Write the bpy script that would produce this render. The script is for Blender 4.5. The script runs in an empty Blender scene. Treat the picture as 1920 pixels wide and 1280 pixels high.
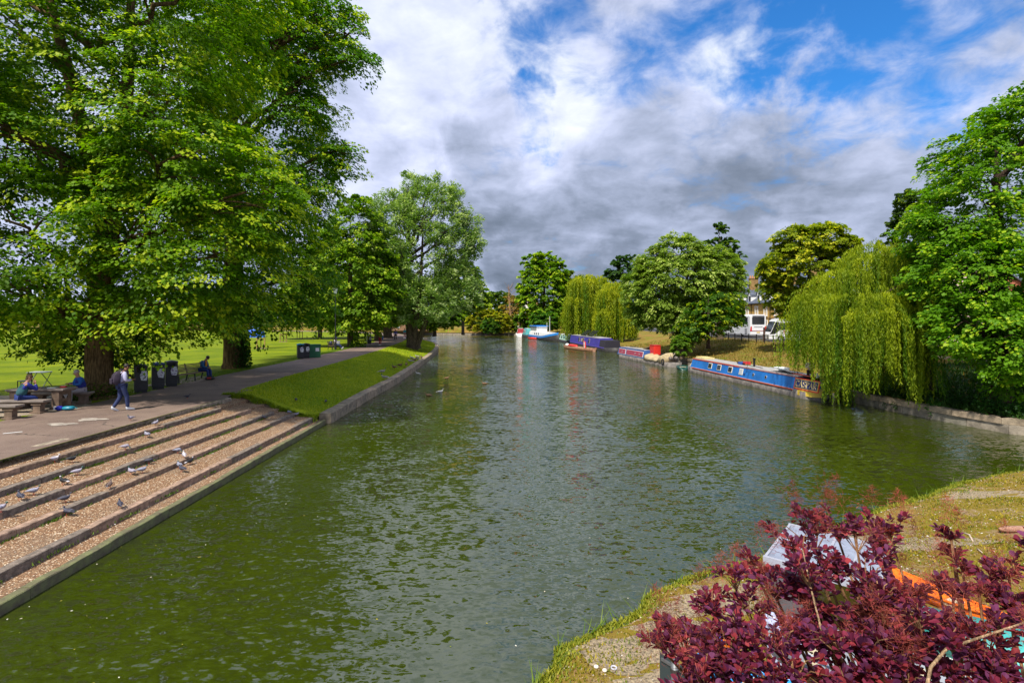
import bpy, math, random
import numpy as np
from mathutils import Vector, Matrix
R = math.radians
random.seed(7)
rng = np.random.default_rng(11)
scene = bpy.context.scene
col = scene.collection
F = 960.0          # focal length in photo pixels
HY = 598.0         # horizon row
CZ = 4.8           # eye height over the water
# ------------------------------------------------------------ camera
cam = bpy.data.cameras.new('camera')
cam.lens = 18.0; cam.sensor_width = 36.0
cam.shift_y = -(640 - HY) / 1920.0
cam.clip_start = 0.05; cam.clip_end = 3000
camo = bpy.data.objects.new('camera', cam); col.objects.link(camo)
camo.location = (0, 0, CZ); camo.rotation_euler = (R(90), 0, 0)
scene.camera = camo
# ------------------------------------------------------------ light
SUN_DIR = Vector((-0.45, -0.89, 0.0)).normalized()     # where the sun stands (horizontal)
SUN_EL = R(55)
sun = bpy.data.lights.new('sun', 'SUN'); sun.energy = 3.9; sun.angle = R(2.5); sun.color = (1.0, 0.94, 0.82)
suno = bpy.data.objects.new('sun', sun); col.objects.link(suno)
sd = Vector((SUN_DIR.x * math.cos(SUN_EL), SUN_DIR.y * math.cos(SUN_EL), math.sin(SUN_EL)))
suno.rotation_euler = sd.to_track_quat('Z', 'Y').to_euler()
suno.location = (-30, -30, 60)
scene.view_settings.view_transform = 'Standard'
scene.view_settings.look = 'None'
scene.view_settings.gamma = 1.0
scene.view_settings.use_curve_mapping = False
scene.view_settings.exposure = 0.7
scene.render.engine = 'CYCLES'
scene.cycles.max_bounces = 6
scene.cycles.transparent_max_bounces = 6
scene.cycles.use_denoising = True

class NT:
    """small helper to write node trees"""
    def __init__(s, tree): s.t = tree; s.n = tree.nodes; s.l = tree.links
    def put(s, sock, v):
        if isinstance(v, bpy.types.NodeSocket): s.l.new(v, sock)
        elif v is not None:
            if isinstance(v, (tuple, list)) and len(v) == 3 and sock.type == 'RGBA': v = (*v, 1)
            sock.default_value = v
    def m(s, op, a, b=None, c=None, clamp=False):
        k = s.n.new('ShaderNodeMath'); k.operation = op; k.use_clamp = clamp
        s.put(k.inputs[0], a)
        if b is not None: s.put(k.inputs[1], b)
        if c is not None: s.put(k.inputs[2], c)
        return k.outputs[0]
    def vm(s, op, a, b=None, out=0):
        k = s.n.new('ShaderNodeVectorMath'); k.operation = op
        s.put(k.inputs[0], a)
        if b is not None:
            if op == 'SCALE': s.put(k.inputs['Scale'], b)
            else: s.put(k.inputs[1], b)
        return k.outputs['Value'] if op in ('DOT_PRODUCT', 'LENGTH') else k.outputs[0]
    def noise(s, vec, scale, detail=4, rough=.5, dist=0, out='Fac'):
        k = s.n.new('ShaderNodeTexNoise'); s.put(k.inputs['Vector'], vec)
        k.inputs['Scale'].default_value = scale; k.inputs['Detail'].default_value = detail
        k.inputs['Roughness'].default_value = rough; k.inputs['Distortion'].default_value = dist
        return k.outputs[out]
    def vor(s, vec, scale, out='Distance', feature='F1'):
        k = s.n.new('ShaderNodeTexVoronoi'); k.feature = feature
        s.put(k.inputs['Vector'], vec); k.inputs['Scale'].default_value = scale
        return k.outputs[out]
    def mix(s, f, a, b, mode='MIX'):
        k = s.n.new('ShaderNodeMix'); k.data_type = 'RGBA'; k.blend_type = mode
        s.put(k.inputs[0], f); s.put(k.inputs[6], a); s.put(k.inputs[7], b)
        return k.outputs[2]
    def step(s, x, lo, hi):
        k = s.n.new('ShaderNodeMapRange'); k.interpolation_type = 'SMOOTHSTEP'
        s.put(k.inputs[0], x); k.inputs[1].default_value = lo; k.inputs[2].default_value = hi
        return k.outputs[0]
    def ramp(s, x, stops):
        k = s.n.new('ShaderNodeValToRGB'); e = k.color_ramp.elements
        while len(e) < len(stops): e.new(.5)
        for i, (p, c) in enumerate(stops): e[i].position = p; e[i].color = (*c, 1)
        s.put(k.inputs[0], x); return k.outputs[0]
    def comb(s, x, y, z):
        k = s.n.new('ShaderNodeCombineXYZ'); s.put(k.inputs[0], x); s.put(k.inputs[1], y); s.put(k.inputs[2], z); return k.outputs[0]
    def sep(s, v):
        k = s.n.new('ShaderNodeSeparateXYZ'); s.put(k.inputs[0], v); return k.outputs
# ------------------------------------------------------------ sky
world = bpy.data.worlds.new('World'); scene.world = world; world.use_nodes = True
W = NT(world.node_tree)
for n in list(W.n): W.n.remove(n)
wo = W.n.new('ShaderNodeOutputWorld'); bg = W.n.new('ShaderNodeBackground')
W.l.new(bg.outputs[0], wo.inputs[0]); bg.inputs[1].default_value = 0.1
sky = W.n.new('ShaderNodeTexSky'); sky.sky_type = 'NISHITA'; sky.sun_disc = False
sky.sun_elevation = SUN_EL
sky.sun_rotation = math.atan2(SUN_DIR.x, SUN_DIR.y)
tc = W.n.new('ShaderNodeTexCoord'); D = tc.outputs['Generated']
dx, dy, dz = W.sep(D)
zz = W.m('MAXIMUM', dz, 0.0)
k = W.m('DIVIDE', 1.0, W.m('ADD', zz, 0.34))
PL = W.comb(W.m('MULTIPLY', dx, k), W.m('MULTIPLY', dy, k), W.m('MULTIPLY', zz, .6))
wob = W.noise(W.vm('SCALE', D, 3.0), 1.6, 6, .6, .4, out='Color')
DW = W.vm('NORMALIZE', W.vm('ADD', D, W.vm('SCALE', W.vm('SUBTRACT', wob, (.5, .5, .5)), .42)))
def spot(px, py, rad):
    v = Vector(((px - 960) / F, 1, (HY - py) / F)).normalized()
    a = W.vm('DOT_PRODUCT', DW, tuple(v))
    return W.step(a, math.cos(rad), 1.0)
n1 = W.noise(W.vm('ADD', PL, (3.1, 1.7, 0)), 2.2, 8, .55, .3)
n2 = W.noise(W.vm('ADD', W.vm('MULTIPLY', PL, (1.0, 1.25, 1)), (8.3, 4.4, 2)), 2.3, 10, .56, .25)
n3 = W.noise(W.vm('ADD', PL, (1.3, 9.4, 5)), 9, 7, .6, .4)
n4 = W.noise(W.vm('ADD', PL, (6.3, 2.4, 1)), 1.1, 4, .5, .3)
clear = W.m('MULTIPLY', spot(1720, 10, .24), .19)
clear = W.m('ADD', clear, W.m('MULTIPLY', spot(1430, 0, .20), .145))
clear = W.m('ADD', clear, W.m('MULTIPLY', spot(1075, 60, .13), .145))
clear = W.m('ADD', clear, W.m('MULTIPLY', spot(1030, 190, .075), .15))
clear = W.m('ADD', clear, W.m('MULTIPLY', spot(1215, 195, .11), .11))
clear = W.m('ADD', clear, W.m('MULTIPLY', spot(930, 150, .08), .08))
cv = W.m('SUBTRACT', W.m('ADD', W.m('ADD', W.m('MULTIPLY', n1, .55), .27), W.m('MULTIPLY', W.m('SUBTRACT', n3, .5), .42)), clear)
cover = W.step(cv, .24, .50)
hz = W.step(dz, 0.26, 0.05)
dark = W.m('MULTIPLY', spot(1180, 500, .34), .34)
dark = W.m('ADD', dark, W.m('MULTIPLY', spot(1000, 510, .22), .10))
dark = W.m('ADD', dark, W.m('MULTIPLY', spot(1600, 400, .30), .20))
dark = W.m('ADD', dark, W.m('MULTIPLY', spot(880, 300, .10), .16))
dark = W.m('ADD', dark, W.m('MULTIPLY', hz, .06))
lite = W.m('MULTIPLY', spot(790, 190, .17), .14)
lite = W.m('ADD', lite, W.m('MULTIPLY', spot(1180, 300, .26), .17))
lite = W.m('ADD', lite, W.m('MULTIPLY', spot(720, 360, .15), .14))
lite = W.m('ADD', lite, W.m('MULTIPLY', W.m('MULTIPLY', spot(945, 575, .11), W.step(dz, .085, .055)), .55))
b = W.m('ADD', W.m('MULTIPLY', W.m('SUBTRACT', n2, .5), 1.35), .60)
b = W.m('ADD', b, W.m('MULTIPLY', W.m('SUBTRACT', n3, .5), .44))
b = W.m('ADD', b, W.m('MULTIPLY', W.m('SUBTRACT', n4, .5), .35))
b = W.m('ADD', W.m('SUBTRACT', b, dark), lite, clamp=True)
ccol = W.ramp(b, [(0.0, (.15, .19, .26)), (.28, (.25, .30, .41)), (.50, (.41, .47, .64)), (.72, (.60, .66, .88)), (1.0, (.88, .93, 1.0))])
cl10 = W.vm('SCALE', ccol, 7.0)
blue = W.mix(1.0, sky.outputs[0], (.22, .76, 1.3), 'MULTIPLY')
W.put(bg.inputs[0], W.mix(cover, blue, cl10))
# ------------------------------------------------------------ placing helpers
def P(px, py, z=0.0):
    d = F * (CZ - z) / (py - HY)
    return ((px - 960) / F * d, d, z)
def XD(px, d): return (px - 960) / F * d
def ZD(py, d): return CZ - (py - HY) / F * d

def tag(o, label=None, cat=None, group=None, kind=None):
    if label: o['label'] = label
    if cat: o['category'] = cat
    if group: o['group'] = group
    if kind: o['kind'] = kind
    return o
def empty(name, loc=(0, 0, 0), rz=0.0, label=None, cat=None, group=None):
    o = bpy.data.objects.new(name, None); col.objects.link(o)
    o.empty_display_size = .2
    o.location = loc; o.rotation_euler = (0, 0, rz)
    return tag(o, label, cat, group)
def link(name, me, parent=None, kind=None):
    o = bpy.data.objects.new(name, me); col.objects.link(o)
    if parent is not None: o.parent = parent
    if kind: o['kind'] = kind
    return o
def dup(o, parent=None, top=True):
    c = o.copy(); col.objects.link(c)
    c.parent = parent
    for ch in o.children: dup(ch, c, False)
    return c
# ------------------------------------------------------------ materials
MATS = {}
def mat(name, c, rough=.7, metal=0.0, var=0.0, vs=8.0, bump=0.0, bs=40.0, c2=None, spec=None, trans=0.0, alpha=None, emit=None):
    if name in MATS: return MATS[name]
    m_ = bpy.data.materials.new(name); m_.use_nodes = True
    T = NT(m_.node_tree); p = T.n['Principled BSDF']
    g = T.n.new('ShaderNodeTexCoord').outputs['Object']
    if var or c2:
        f = T.noise(g, vs, 5, .6)
        a = tuple(max(0, x * (1 - var)) for x in c); b_ = c2 or tuple(min(1, x * (1 + var)) for x in c)
        T.put(p.inputs['Base Color'], T.mix(T.step(f, .3, .7), a, b_))
    else: p.inputs['Base Color'].default_value = (*c, 1)
    p.inputs['Roughness'].default_value = rough; p.inputs['Metallic'].default_value = metal
    if spec is not None: p.inputs['Specular IOR Level'].default_value = spec
    if bump:
        k = T.n.new('ShaderNodeBump'); k.inputs['Strength'].default_value = bump; k.inputs['Distance'].default_value = .02
        T.put(k.inputs['Height'], T.noise(g, bs, 5, .6)); T.l.new(k.outputs[0], p.inputs['Normal'])
    MATS[name] = m_; return m_
def leafmat(name, tr=.35, rough=.55, spec=.25):
    if name in MATS: return MATS[name]
    m_ = bpy.data.materials.new(name); m_.use_nodes = True
    T = NT(m_.node_tree); p = T.n['Principled BSDF']; out = T.n['Material Output']
    a = T.n.new('ShaderNodeAttribute'); a.attribute_name = 'tint'
    T.put(p.inputs['Base Color'], a.outputs['Color']); p.inputs['Roughness'].default_value = rough
    p.inputs['Specular IOR Level'].default_value = spec
    tl = T.n.new('ShaderNodeBsdfTranslucent'); T.put(tl.inputs[0], T.mix(1.0, a.outputs['Color'], (1.35, 1.5, .5), 'MULTIPLY'))
    mx = T.n.new('ShaderNodeMixShader'); mx.inputs[0].default_value = tr
    T.l.new(p.outputs[0], mx.inputs[1]); T.l.new(tl.outputs[0], mx.inputs[2]); T.l.new(mx.outputs[0], out.inputs[0])
    MATS[name] = m_; return m_
# ------------------------------------------------------------ mesh builder
class MB:
    def __init__(s): s.v = []; s.f = []; s.mi = []; s.cur = 0
    def mat(s, i): s.cur = i; return s
    def add(s, vs, fs):
        o = len(s.v); s.v += [tuple(p) for p in vs]
        for f in fs: s.f.append(tuple(o + i for i in f)); s.mi.append(s.cur)
        return s
    def box(s, c, d, rz=0.0, rx=0.0, ry=0.0, taper=1.0):
        hx, hy, hz_ = d[0] / 2, d[1] / 2, d[2] / 2
        M_ = Matrix.Rotation(rz, 3, 'Z') @ Matrix.Rotation(ry, 3, 'Y') @ Matrix.Rotation(rx, 3, 'X')
        vs = []
        for z in (-1, 1):
            t = taper if z > 0 else 1
            for x, y in ((-1, -1), (1, -1), (1, 1), (-1, 1)):
                vs.append(Vector(c) + M_ @ Vector((x * hx * t, y * hy * t, z * hz_)))
        return s.add(vs, [(3, 2, 1, 0), (4, 5, 6, 7), (0, 1, 5, 4), (1, 2, 6, 5), (2, 3, 7, 6), (3, 0, 4, 7)])
    def bar(s, a, b, w, h=None):
        """box beam from a to b"""
        a = Vector(a); b = Vector(b); h = h or w; d = (b - a).normalized()
        up = Vector((0, 0, 1)) if abs(d.z) < .95 else Vector((1, 0, 0))
        r = d.cross(up).normalized() * w / 2; u = r.cross(d).normalized() * h / 2
        vs = [a - r - u, a + r - u, a + r + u, a - r + u, b - r - u, b + r - u, b + r + u, b - r + u]
        return s.add(vs, [(0, 1, 2, 3), (7, 6, 5, 4), (0, 4, 5, 1), (1, 5, 6, 2), (2, 6, 7, 3), (3, 7, 4, 0)])
    def tube(s, pts, rad, seg=8, cap=True, jit=0.0, flat=1.0):
        pts = [Vector(p) for p in pts]; n = len(pts)
        if not isinstance(rad, (list, tuple)): rad = [rad] * n
        vs = []; ref = None
        for i in range(n):
            t = (pts[min(i + 1, n - 1)] - pts[max(i - 1, 0)]).normalized()
            if ref is None: ref = t.orthogonal().normalized()
            r = (ref - t * ref.dot(t)).normalized(); ref = r; b_ = t.cross(r)
            for k_ in range(seg):
                a = 2 * math.pi * k_ / seg
                j = 1 + (random.uniform(-jit, jit) if jit else 0)
                vs.append(pts[i] + (r * math.cos(a) + b_ * math.sin(a) * flat) * rad[i] * j)
        fs = []
        for i in range(n - 1):
            for k_ in range(seg):
                q = (k_ + 1) % seg
                fs.append((i * seg + k_, i * seg + q, (i + 1) * seg + q, (i + 1) * seg + k_))
        if cap:
            fs.append(tuple(range(seg - 1, -1, -1))); fs.append(tuple((n - 1) * seg + k_ for k_ in range(seg)))
        return s.add(vs, fs)
    def cyl(s, a, b, r, r2=None, seg=12): return s.tube([a, b], [r, r if r2 is None else r2], seg)
    def ell(s, c, r, seg=12, rings=8, M_=None):
        vs = []; fs = []
        for i in range(1, rings):
            th = math.pi * i / rings
            for k_ in range(seg):
                a = 2 * math.pi * k_ / seg
                v = Vector((r[0] * math.sin(th) * math.cos(a), r[1] * math.sin(th) * math.sin(a), r[2] * math.cos(th)))
                vs.append(Vector(c) + (M_ @ v if M_ else v))
        for e in (1, -1):
            v = Vector((0, 0, e * r[2])); vs.append(Vector(c) + (M_ @ v if M_ else v))
        top, bot = len(vs) - 2, len(vs) - 1
        for i in range(rings - 2):
            for k_ in range(seg):
                q = (k_ + 1) % seg; fs.append((i * seg + k_, (i + 1) * seg + k_, (i + 1) * seg + q, i * seg + q))
        for k_ in range(seg):
            q = (k_ + 1) % seg; fs.append((top, k_, q)); fs.append((bot, (rings - 2) * seg + q, (rings - 2) * seg + k_))
        return s.add(vs, fs)
    def prism(s, poly, axis, a, b):
        """extrude a 2-D polygon; axis 'x': poly=(y,z); 'y': (x,z); 'z': (x,y)"""
        def q(u, w, t): return {'x': (t, u, w), 'y': (u, t, w), 'z': (u, w, t)}[axis]
        n = len(poly); vs = [q(u, w, a) for u, w in poly] + [q(u, w, b) for u, w in poly]
        fs = [tuple(range(n - 1, -1, -1)), tuple(range(n, 2 * n))] + [(i, (i + 1) % n, n + (i + 1) % n, n + i) for i in range(n)]
        return s.add(vs, fs)
    def loft(s, rings, cap=True):
        n = len(rings[0]); vs = [p for r in rings for p in r]; fs = []
        for i in range(len(rings) - 1):
            for k_ in range(n):
                q = (k_ + 1) % n; fs.append((i * n + k_, i * n + q, (i + 1) * n + q, (i + 1) * n + k_))
        if cap: fs.append(tuple(range(n - 1, -1, -1))); fs.append(tuple((len(rings) - 1) * n + k_ for k_ in range(n)))
        return s.add(vs, fs)
    def mesh(s, name, mats, smooth=False):
        me = bpy.data.meshes.new(name); me.from_pydata(s.v, [], s.f)
        for m_ in (mats if isinstance(mats, (list, tuple)) else [mats]): me.materials.append(m_)
        me.polygons.foreach_set('material_index', s.mi)
        if smooth: me.polygons.foreach_set('use_smooth', [True] * len(s.f))
        me.update(); return me
    def build(s, name, mats, parent=None, smooth=False, kind=None, bevel=0.0):
        o = link(name, s.mesh(name, mats, smooth), parent, kind)
        if bevel:
            b_ = o.modifiers.new('bevel', 'BEVEL'); b_.width = bevel; b_.segments = 2; b_.limit_method = 'ANGLE'
        return o
def np_mesh(name, V, nper, matl, tint=None):
    """faces of nper vertices each, V (n, nper, 3)"""
    n = V.shape[0]; me = bpy.data.meshes.new(name)
    me.vertices.add(n * nper); me.vertices.foreach_set('co', V.astype(np.float32).ravel())
    me.loops.add(n * nper); me.loops.foreach_set('vertex_index', np.arange(n * nper, dtype=np.int32))
    me.polygons.add(n); me.polygons.foreach_set('loop_start', np.arange(0, n * nper, nper, dtype=np.int32))
    me.update(calc_edges=True); me.materials.append(matl)
    if tint is not None:
        at = me.attributes.new('tint', 'FLOAT_COLOR', 'FACE')
        at.data.foreach_set('color', np.concatenate([tint, np.ones((n, 1))], 1).astype(np.float32).ravel())
    return me
def unit(a): return a / np.maximum(np.linalg.norm(a, axis=-1, keepdims=True), 1e-6)
def leaves(C, A, N, L, Wd, fold=.15):
    """diamond leaves: C centres, A long axis, N normal"""
    A = unit(A); S = unit(np.cross(A, N)); N = np.cross(S, A)
    L = L[:, None]; Wd = Wd[:, None]
    return np.stack([C - A * L / 2, C + S * Wd / 2 + N * Wd * fold + A * L * .05, C + A * L / 2, C - S * Wd / 2 + N * Wd * fold + A * L * .05], 1)
def blades(name, pts, h, w, c0, c1, lean=.5, parent=None, label=None, r=None):
    """grass blades, one triangle each, as one stuff mesh"""
    r = r or rng; n = len(pts); a = r.uniform(0, 2 * np.pi, n); hh = h * r.uniform(.5, 1.3, n)
    s = np.stack([np.cos(a), np.sin(a), np.zeros(n)], 1) * w * .5
    ln = np.stack([-np.sin(a), np.cos(a), np.zeros(n)], 1) * (hh * lean * r.uniform(-1, 1, n))[:, None]
    up = np.stack([np.zeros(n), np.zeros(n), hh], 1)
    V = np.stack([pts - s, pts + s, pts + up + ln], 1)
    k_ = r.uniform(0, 1, (n, 1)); t = np.array(c0) * (1 - k_) + np.array(c1) * k_
    o = link(name, np_mesh(name, V, 3, leafmat('grass_blade', .3), t), parent, 'stuff')
    if label: o['label'] = label
    return o
# ============================================================ GROUND, WATER, BANKS
def interp(tab, y):
    return float(np.interp(y, [t[0] for t in tab], [t[1] for t in tab]))
# water side of the left coping, as (y, x)
BL = [(-8, -8.0), (8.35, -8.35), (23.3, -8.6), (23.5, -8.3), (30.5, -8.5), (37.3, -8.5), (48, -9.0), (62.3, -9.9), (72, -10.6), (80, -11.5), (88, -12.7), (95, -14.2), (104, -17.0), (116, -22.5), (132, -34), (150, -64), (166, -150)]
PR = [(-8, -12.5), (22.2, -12.3), (24.7, -13.1), (30, -13.4), (39.8, -13.7), (57, -14.6), (77.7, -16.6), (95, -19), (109, -22.5), (125, -29), (140, -45), (150, -66), (166, -152)]
PLf = [(-8, -17.0), (17, -17.0), (23, -17.0), (32, -17.6), (39.8, -17.8), (54.4, -18.4), (69.4, -19.6), (83.7, -21.4), (100, -25), (116, -31), (132, -43), (150, -76), (166, -164)]
BR = [(16.5, 42), (18.2, 27), (20.7, 20.9), (24, 20.1), (29, 19.6), (46, 19.0), (60, 18.2), (72, 17.2), (90, 14.5), (110, 11), (130, 7), (144, 3.5), (152, -2), (156, -10), (160, -60), (168, -160), (185, -420)]
BB = [(-3, 0.1), (6.3, .25), (6.9, .35), (7.47, .62), (7.7, .96), (8.0, 1.5), (8.2, 1.85), (9, 2.35), (9.76, 3.76), (10.5, 5.4), (12.4, 8.3), (13.5, 10.4), (15, 13.1), (16.0, 15.4), (16.5, 19), (16.9, 30)]
def smooth(t): t = min(1, max(0, t)); return t * t * (3 - 2 * t)
def vnoise(x, y, s=1.0, sd=0):
    x *= s; y *= s
    return (math.sin(x * 1.3 + sd) + math.sin(y * 1.7 + 2.1 + sd) + math.sin((x + y) * .9 + 4 + sd) + math.sin((x - y) * 2.3 + 1 + sd) * .5) / 3.5
def zleft(x, y):
    xc = interp(BL, y) - .5; xp = interp(PR, y)
    if y < 23.0: return 1.4
    if x >= xc: return .46
    if x <= xp: return 1.4
    return .46 + (1.4 - .46) * smooth((xc - x) / max(.5, (xc - xp)) * 1.05) + .035 * vnoise(x, y, 2.2)
def zright(x, y):
    d = x - interp(BR, y)
    return .62 + 1.38 * smooth((d - .5) / 13.0) + (.06 * vnoise(x, y, 1.1) if .6 < d < 12 else 0)
def zbeach(x, y):
    d = x - interp(BB, y)
    w = min(d, 40) if y < 9 else min(d * .75, 40)
    return -.06 + .14 * smooth(w / .5) + .55 * smooth(w / 9.0) + .02 * vnoise(x, y, 5) + .03 * vnoise(x, y, 1.9, 3)
def ground(name, matl, ys, xs_of, z_of, skirt=True, label=None):
    vs = []; fs = []; n = None
    for y in ys:
        xs = xs_of(y); n = len(xs)
        for x in xs: vs.append((x, y, z_of(x, y)))
    for j in range(len(ys) - 1):
        for i in range(n - 1):
            a = j * n + i; fs.append((a, a + 1, a + n + 1, a + n))
    me = bpy.data.meshes.new(name); me.from_pydata(vs, [], fs); me.materials.append(matl)
    me.polygons.foreach_set('use_smooth', [True] * len(fs)); me.update()
    o = link(name, me, None, 'structure')
    if label: o['label'] = label
    return o
# ---- materials
def grass_mat(name, a, b_, c, dirt, dirt_amt, s=1.0, wild=.2):
    m_ = bpy.data.materials.new(name); m_.use_nodes = True; T = NT(m_.node_tree); p = T.n['Principled BSDF']
    g = T.n.new('ShaderNodeNewGeometry').outputs['Position']
    f1 = T.noise(g, .35 * s, 5, .6); f2 = T.noise(g, 6 * s, 5, .7); f3 = T.noise(g, 55 * s, 3, .6); fd = T.noise(T.vm('ADD', g, (7, 3, 0)), .8 * s, 6, .65)
    c1 = T.mix(T.step(f1, .35, .65), a, b_); c1 = T.mix(T.m('MULTIPLY', T.step(f2, .4, .75), .6), c1, c)
    c1 = T.mix(T.m('MULTIPLY', T.step(f3, .35, .7), wild), c1, tuple(x * .45 for x in a))
    c1 = T.mix(T.step(fd, dirt_amt, dirt_amt + .1), c1, dirt)
    T.put(p.inputs['Base Color'], c1); p.inputs['Roughness'].default_value = .9; p.inputs['Specular IOR Level'].default_value = .1
    k_ = T.n.new('ShaderNodeBump'); k_.inputs['Strength'].default_value = .6; k_.inputs['Distance'].default_value = .05
    T.put(k_.inputs['Height'], T.m('ADD', f2, f3)); T.l.new(k_.outputs[0], p.inputs['Normal']); return m_
m_lawn = grass_mat('lawn_grass', (.10, .165, .003), (.20, .25, .004), (.25, .27, .008), (.16, .15, .03), .66)
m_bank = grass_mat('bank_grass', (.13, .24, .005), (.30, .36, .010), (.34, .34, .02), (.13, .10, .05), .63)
m_dry = grass_mat('dry_grass', (.17, .13, .02), (.30, .17, .055), (.14, .16, .015), (.15, .20, .015), .52, wild=.35)
m_moss = grass_mat('mossy_gravel', (.26, .19, .018), (.30, .19, .05), (.16, .17, .010), (.30, .21, .11), .54, 2.2, .5)
# water
m_water = bpy.data.materials.new('river_water'); m_water.use_nodes = True
T = NT(m_water.node_tree); p = T.n['Principled BSDF']; g = T.n.new('ShaderNodeNewGeometry').outputs['Position']
f = T.noise(g, .12, 4, .6)
T.put(p.inputs['Base Color'], T.mix(f, (.021, .031, .002), (.036, .048, .003)))
p.inputs['Roughness'].default_value = .045; p.inputs['IOR'].default_value = 1.95
# ripples: the surface slope is read straight from stretched noise at several wavelengths
def slope(sc, off, det=2, dist=.4):
    c = T.noise(T.vm('ADD', T.vm('MULTIPLY', g, (1.0, 1.9, 1.0)), off), sc, det, .55, dist, out='Color')
    return T.vm('SUBTRACT', c, (.5, .5, .5))
calm = T.step(T.noise(T.vm('MULTIPLY', g, (.5, .22, 1)), .35, 3, .55), .33, .62)
amp = T.m('ADD', T.m('MULTIPLY', calm, .95), .5)
sl = T.vm('SCALE', slope(1.1, (3, 5, 1)), .34)
sl = T.vm('ADD', sl, T.vm('SCALE', slope(2.9, (13, 2, 4), 2, .6), .60))
sl = T.vm('ADD', sl, T.vm('SCALE', slope(6.5, (1, 22, 7), 1, .3), .55))
sl = T.vm('ADD', sl, T.vm('SCALE', slope(14, (9, 2, 7), 1, .3), .18))
sl = T.vm('MULTIPLY', T.vm('SCALE', sl, amp), (.62, 1.15, 0))
T.put(p.inputs['Normal'], T.vm('NORMALIZE', T.vm('ADD', sl, (0, 0, 1))))
me = bpy.data.meshes.new('river_water'); me.from_pydata([(-700, -40, 0), (700, -40, 0), (700, 700, 0), (-700, 700, 0)], [], [(0, 1, 2, 3)]); me.materials.append(m_water)
o = link('river_water', me, None, 'structure')
# left lawn with the sloping bank
ysl = list(np.arange(-8, 22.9, 1.5)) + [22.99] + list(np.arange(23.0, 60, .5)) + list(np.arange(60, 166.1, 1.5))
def xs_left(y):
    xp = interp(PR, y); xc = (interp(BL, y) - .5) if y >= 23.0 else xp + .01
    return [xp - q for q in (700, 300, 150, 80, 40, 20, 12, 8, 5, 2.5, 1, 0.02)] + [xp + (xc - xp) * t for t in np.linspace(0, 1, 14)]
T = NT(m_lawn.node_tree); p = T.n['Principled BSDF']; g = T.n.new('ShaderNodeNewGeometry').outputs['Position']
old = p.inputs['Base Color'].links[0].from_socket
stk = T.noise(T.vm('MULTIPLY', g, (.10, .55, 1)), 1.0, 6, .62, .3)      # worn and mown streaks across the common
T.put(p.inputs['Base Color'], T.mix(T.m('MULTIPLY', T.step(stk, .48, .62), .55), old, (.085, .125, .006)))
ground('grass_ground', m_lawn, ysl, xs_left, zleft)
# right bank and land
ysr = list(np.arange(16.6, 60, .8)) + list(np.arange(60, 186, 2.0)) + [200, 260, 400, 900]
def xs_right(y):
    x0 = interp(BR, y) + .42
    return [x0 + q for q in (0, .4, .8, 1.3, 2, 3, 4, 5, 6, 7, 8, 9, 10, 11, 12, 13, 14, 16, 20, 30, 50, 90, 160, 300, 560, 1100)]
ground('grass_slope', m_dry, ysr, xs_right, zright)
# near mossy bank
ysb = list(np.arange(-3, 16.9, .22)) + [16.9]
def xs_beach(y):
    x0 = interp(BB, y) + .07 * math.sin(y * 3.7) + .05 * math.sin(y * 9.1)
    return [x0 + q for q in [0, .1, .2, .35, .5, .7, .9, 1.1, 1.3, 1.6, 1.9, 2.2, 2.5, 2.9, 3.3, 3.8, 4.3, 4.9, 5.6, 6.4, 7.3, 8.5, 10, 14, 20, 40]]
ground('mossy_bank', m_moss, ysb, xs_beach, zbeach)
def blob_sheet(name, cx, cy, rx, ry, z, matl, sd=0, n=36, z_of=None):
    vs = [(cx, cy, z_of(cx, cy) + z if z_of else z)]; 
    for rr in (.25, .5, .75, 1.0):
        for i in range(n):
            a = 2 * math.pi * i / n; q = rr * (1 + .22 * math.sin(3 * a + sd) + .12 * math.sin(7 * a + sd * 2) + .07 * math.sin(13 * a))
            x, y = cx + rx * q * math.cos(a), cy + ry * q * math.sin(a)
            vs.append((x, y, z_of(x, y) + z if z_of else z))
    fs = [(0, 1 + i, 1 + (i + 1) % n) for i in range(n)] + [(1 + q * n + i, 1 + (q + 1) * n + i, 1 + (q + 1) * n + (i + 1) % n, 1 + q * n + (i + 1) % n) for q in range(3) for i in range(n)]
    me = bpy.data.meshes.new(name); me.from_pydata(vs, [], fs); me.materials.append(matl)
    return link(name, me, None, 'structure')
# longer, wilder, yellower bank grass, its colour also brightened against the limes' shade
def xs_bank(y): a, b_ = interp(PR, y), interp(BL, y) - .52; return [a + (b_ - a) * t for t in np.linspace(0.0, 1, 13)]
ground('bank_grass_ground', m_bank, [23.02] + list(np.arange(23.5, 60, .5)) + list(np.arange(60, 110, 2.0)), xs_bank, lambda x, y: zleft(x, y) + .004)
m_grav2 = mat('brown_gravel', (.26, .20, .14), .9, var=.55, vs=26, bump=.9, bs=50, c2=(.40, .31, .19))
for i, (x, y, a, b_) in enumerate(((1.55, 7.25, .75, .42), (2.6, 7.6, 1.0, .5), (3.7, 8.5, 1.2, .55), (5.2, 9.6, 1.1, .5), (2.3, 6.3, .9, .5), (8.0, 10.6, 1.6, .5), (12.5, 13.6, 1.8, .32), (6.9, 11.3, .8, .2))): blob_sheet('gravel_patch', x, y, a, b_, .006, m_grav2, i * 1.7, z_of=zbeach)
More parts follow.
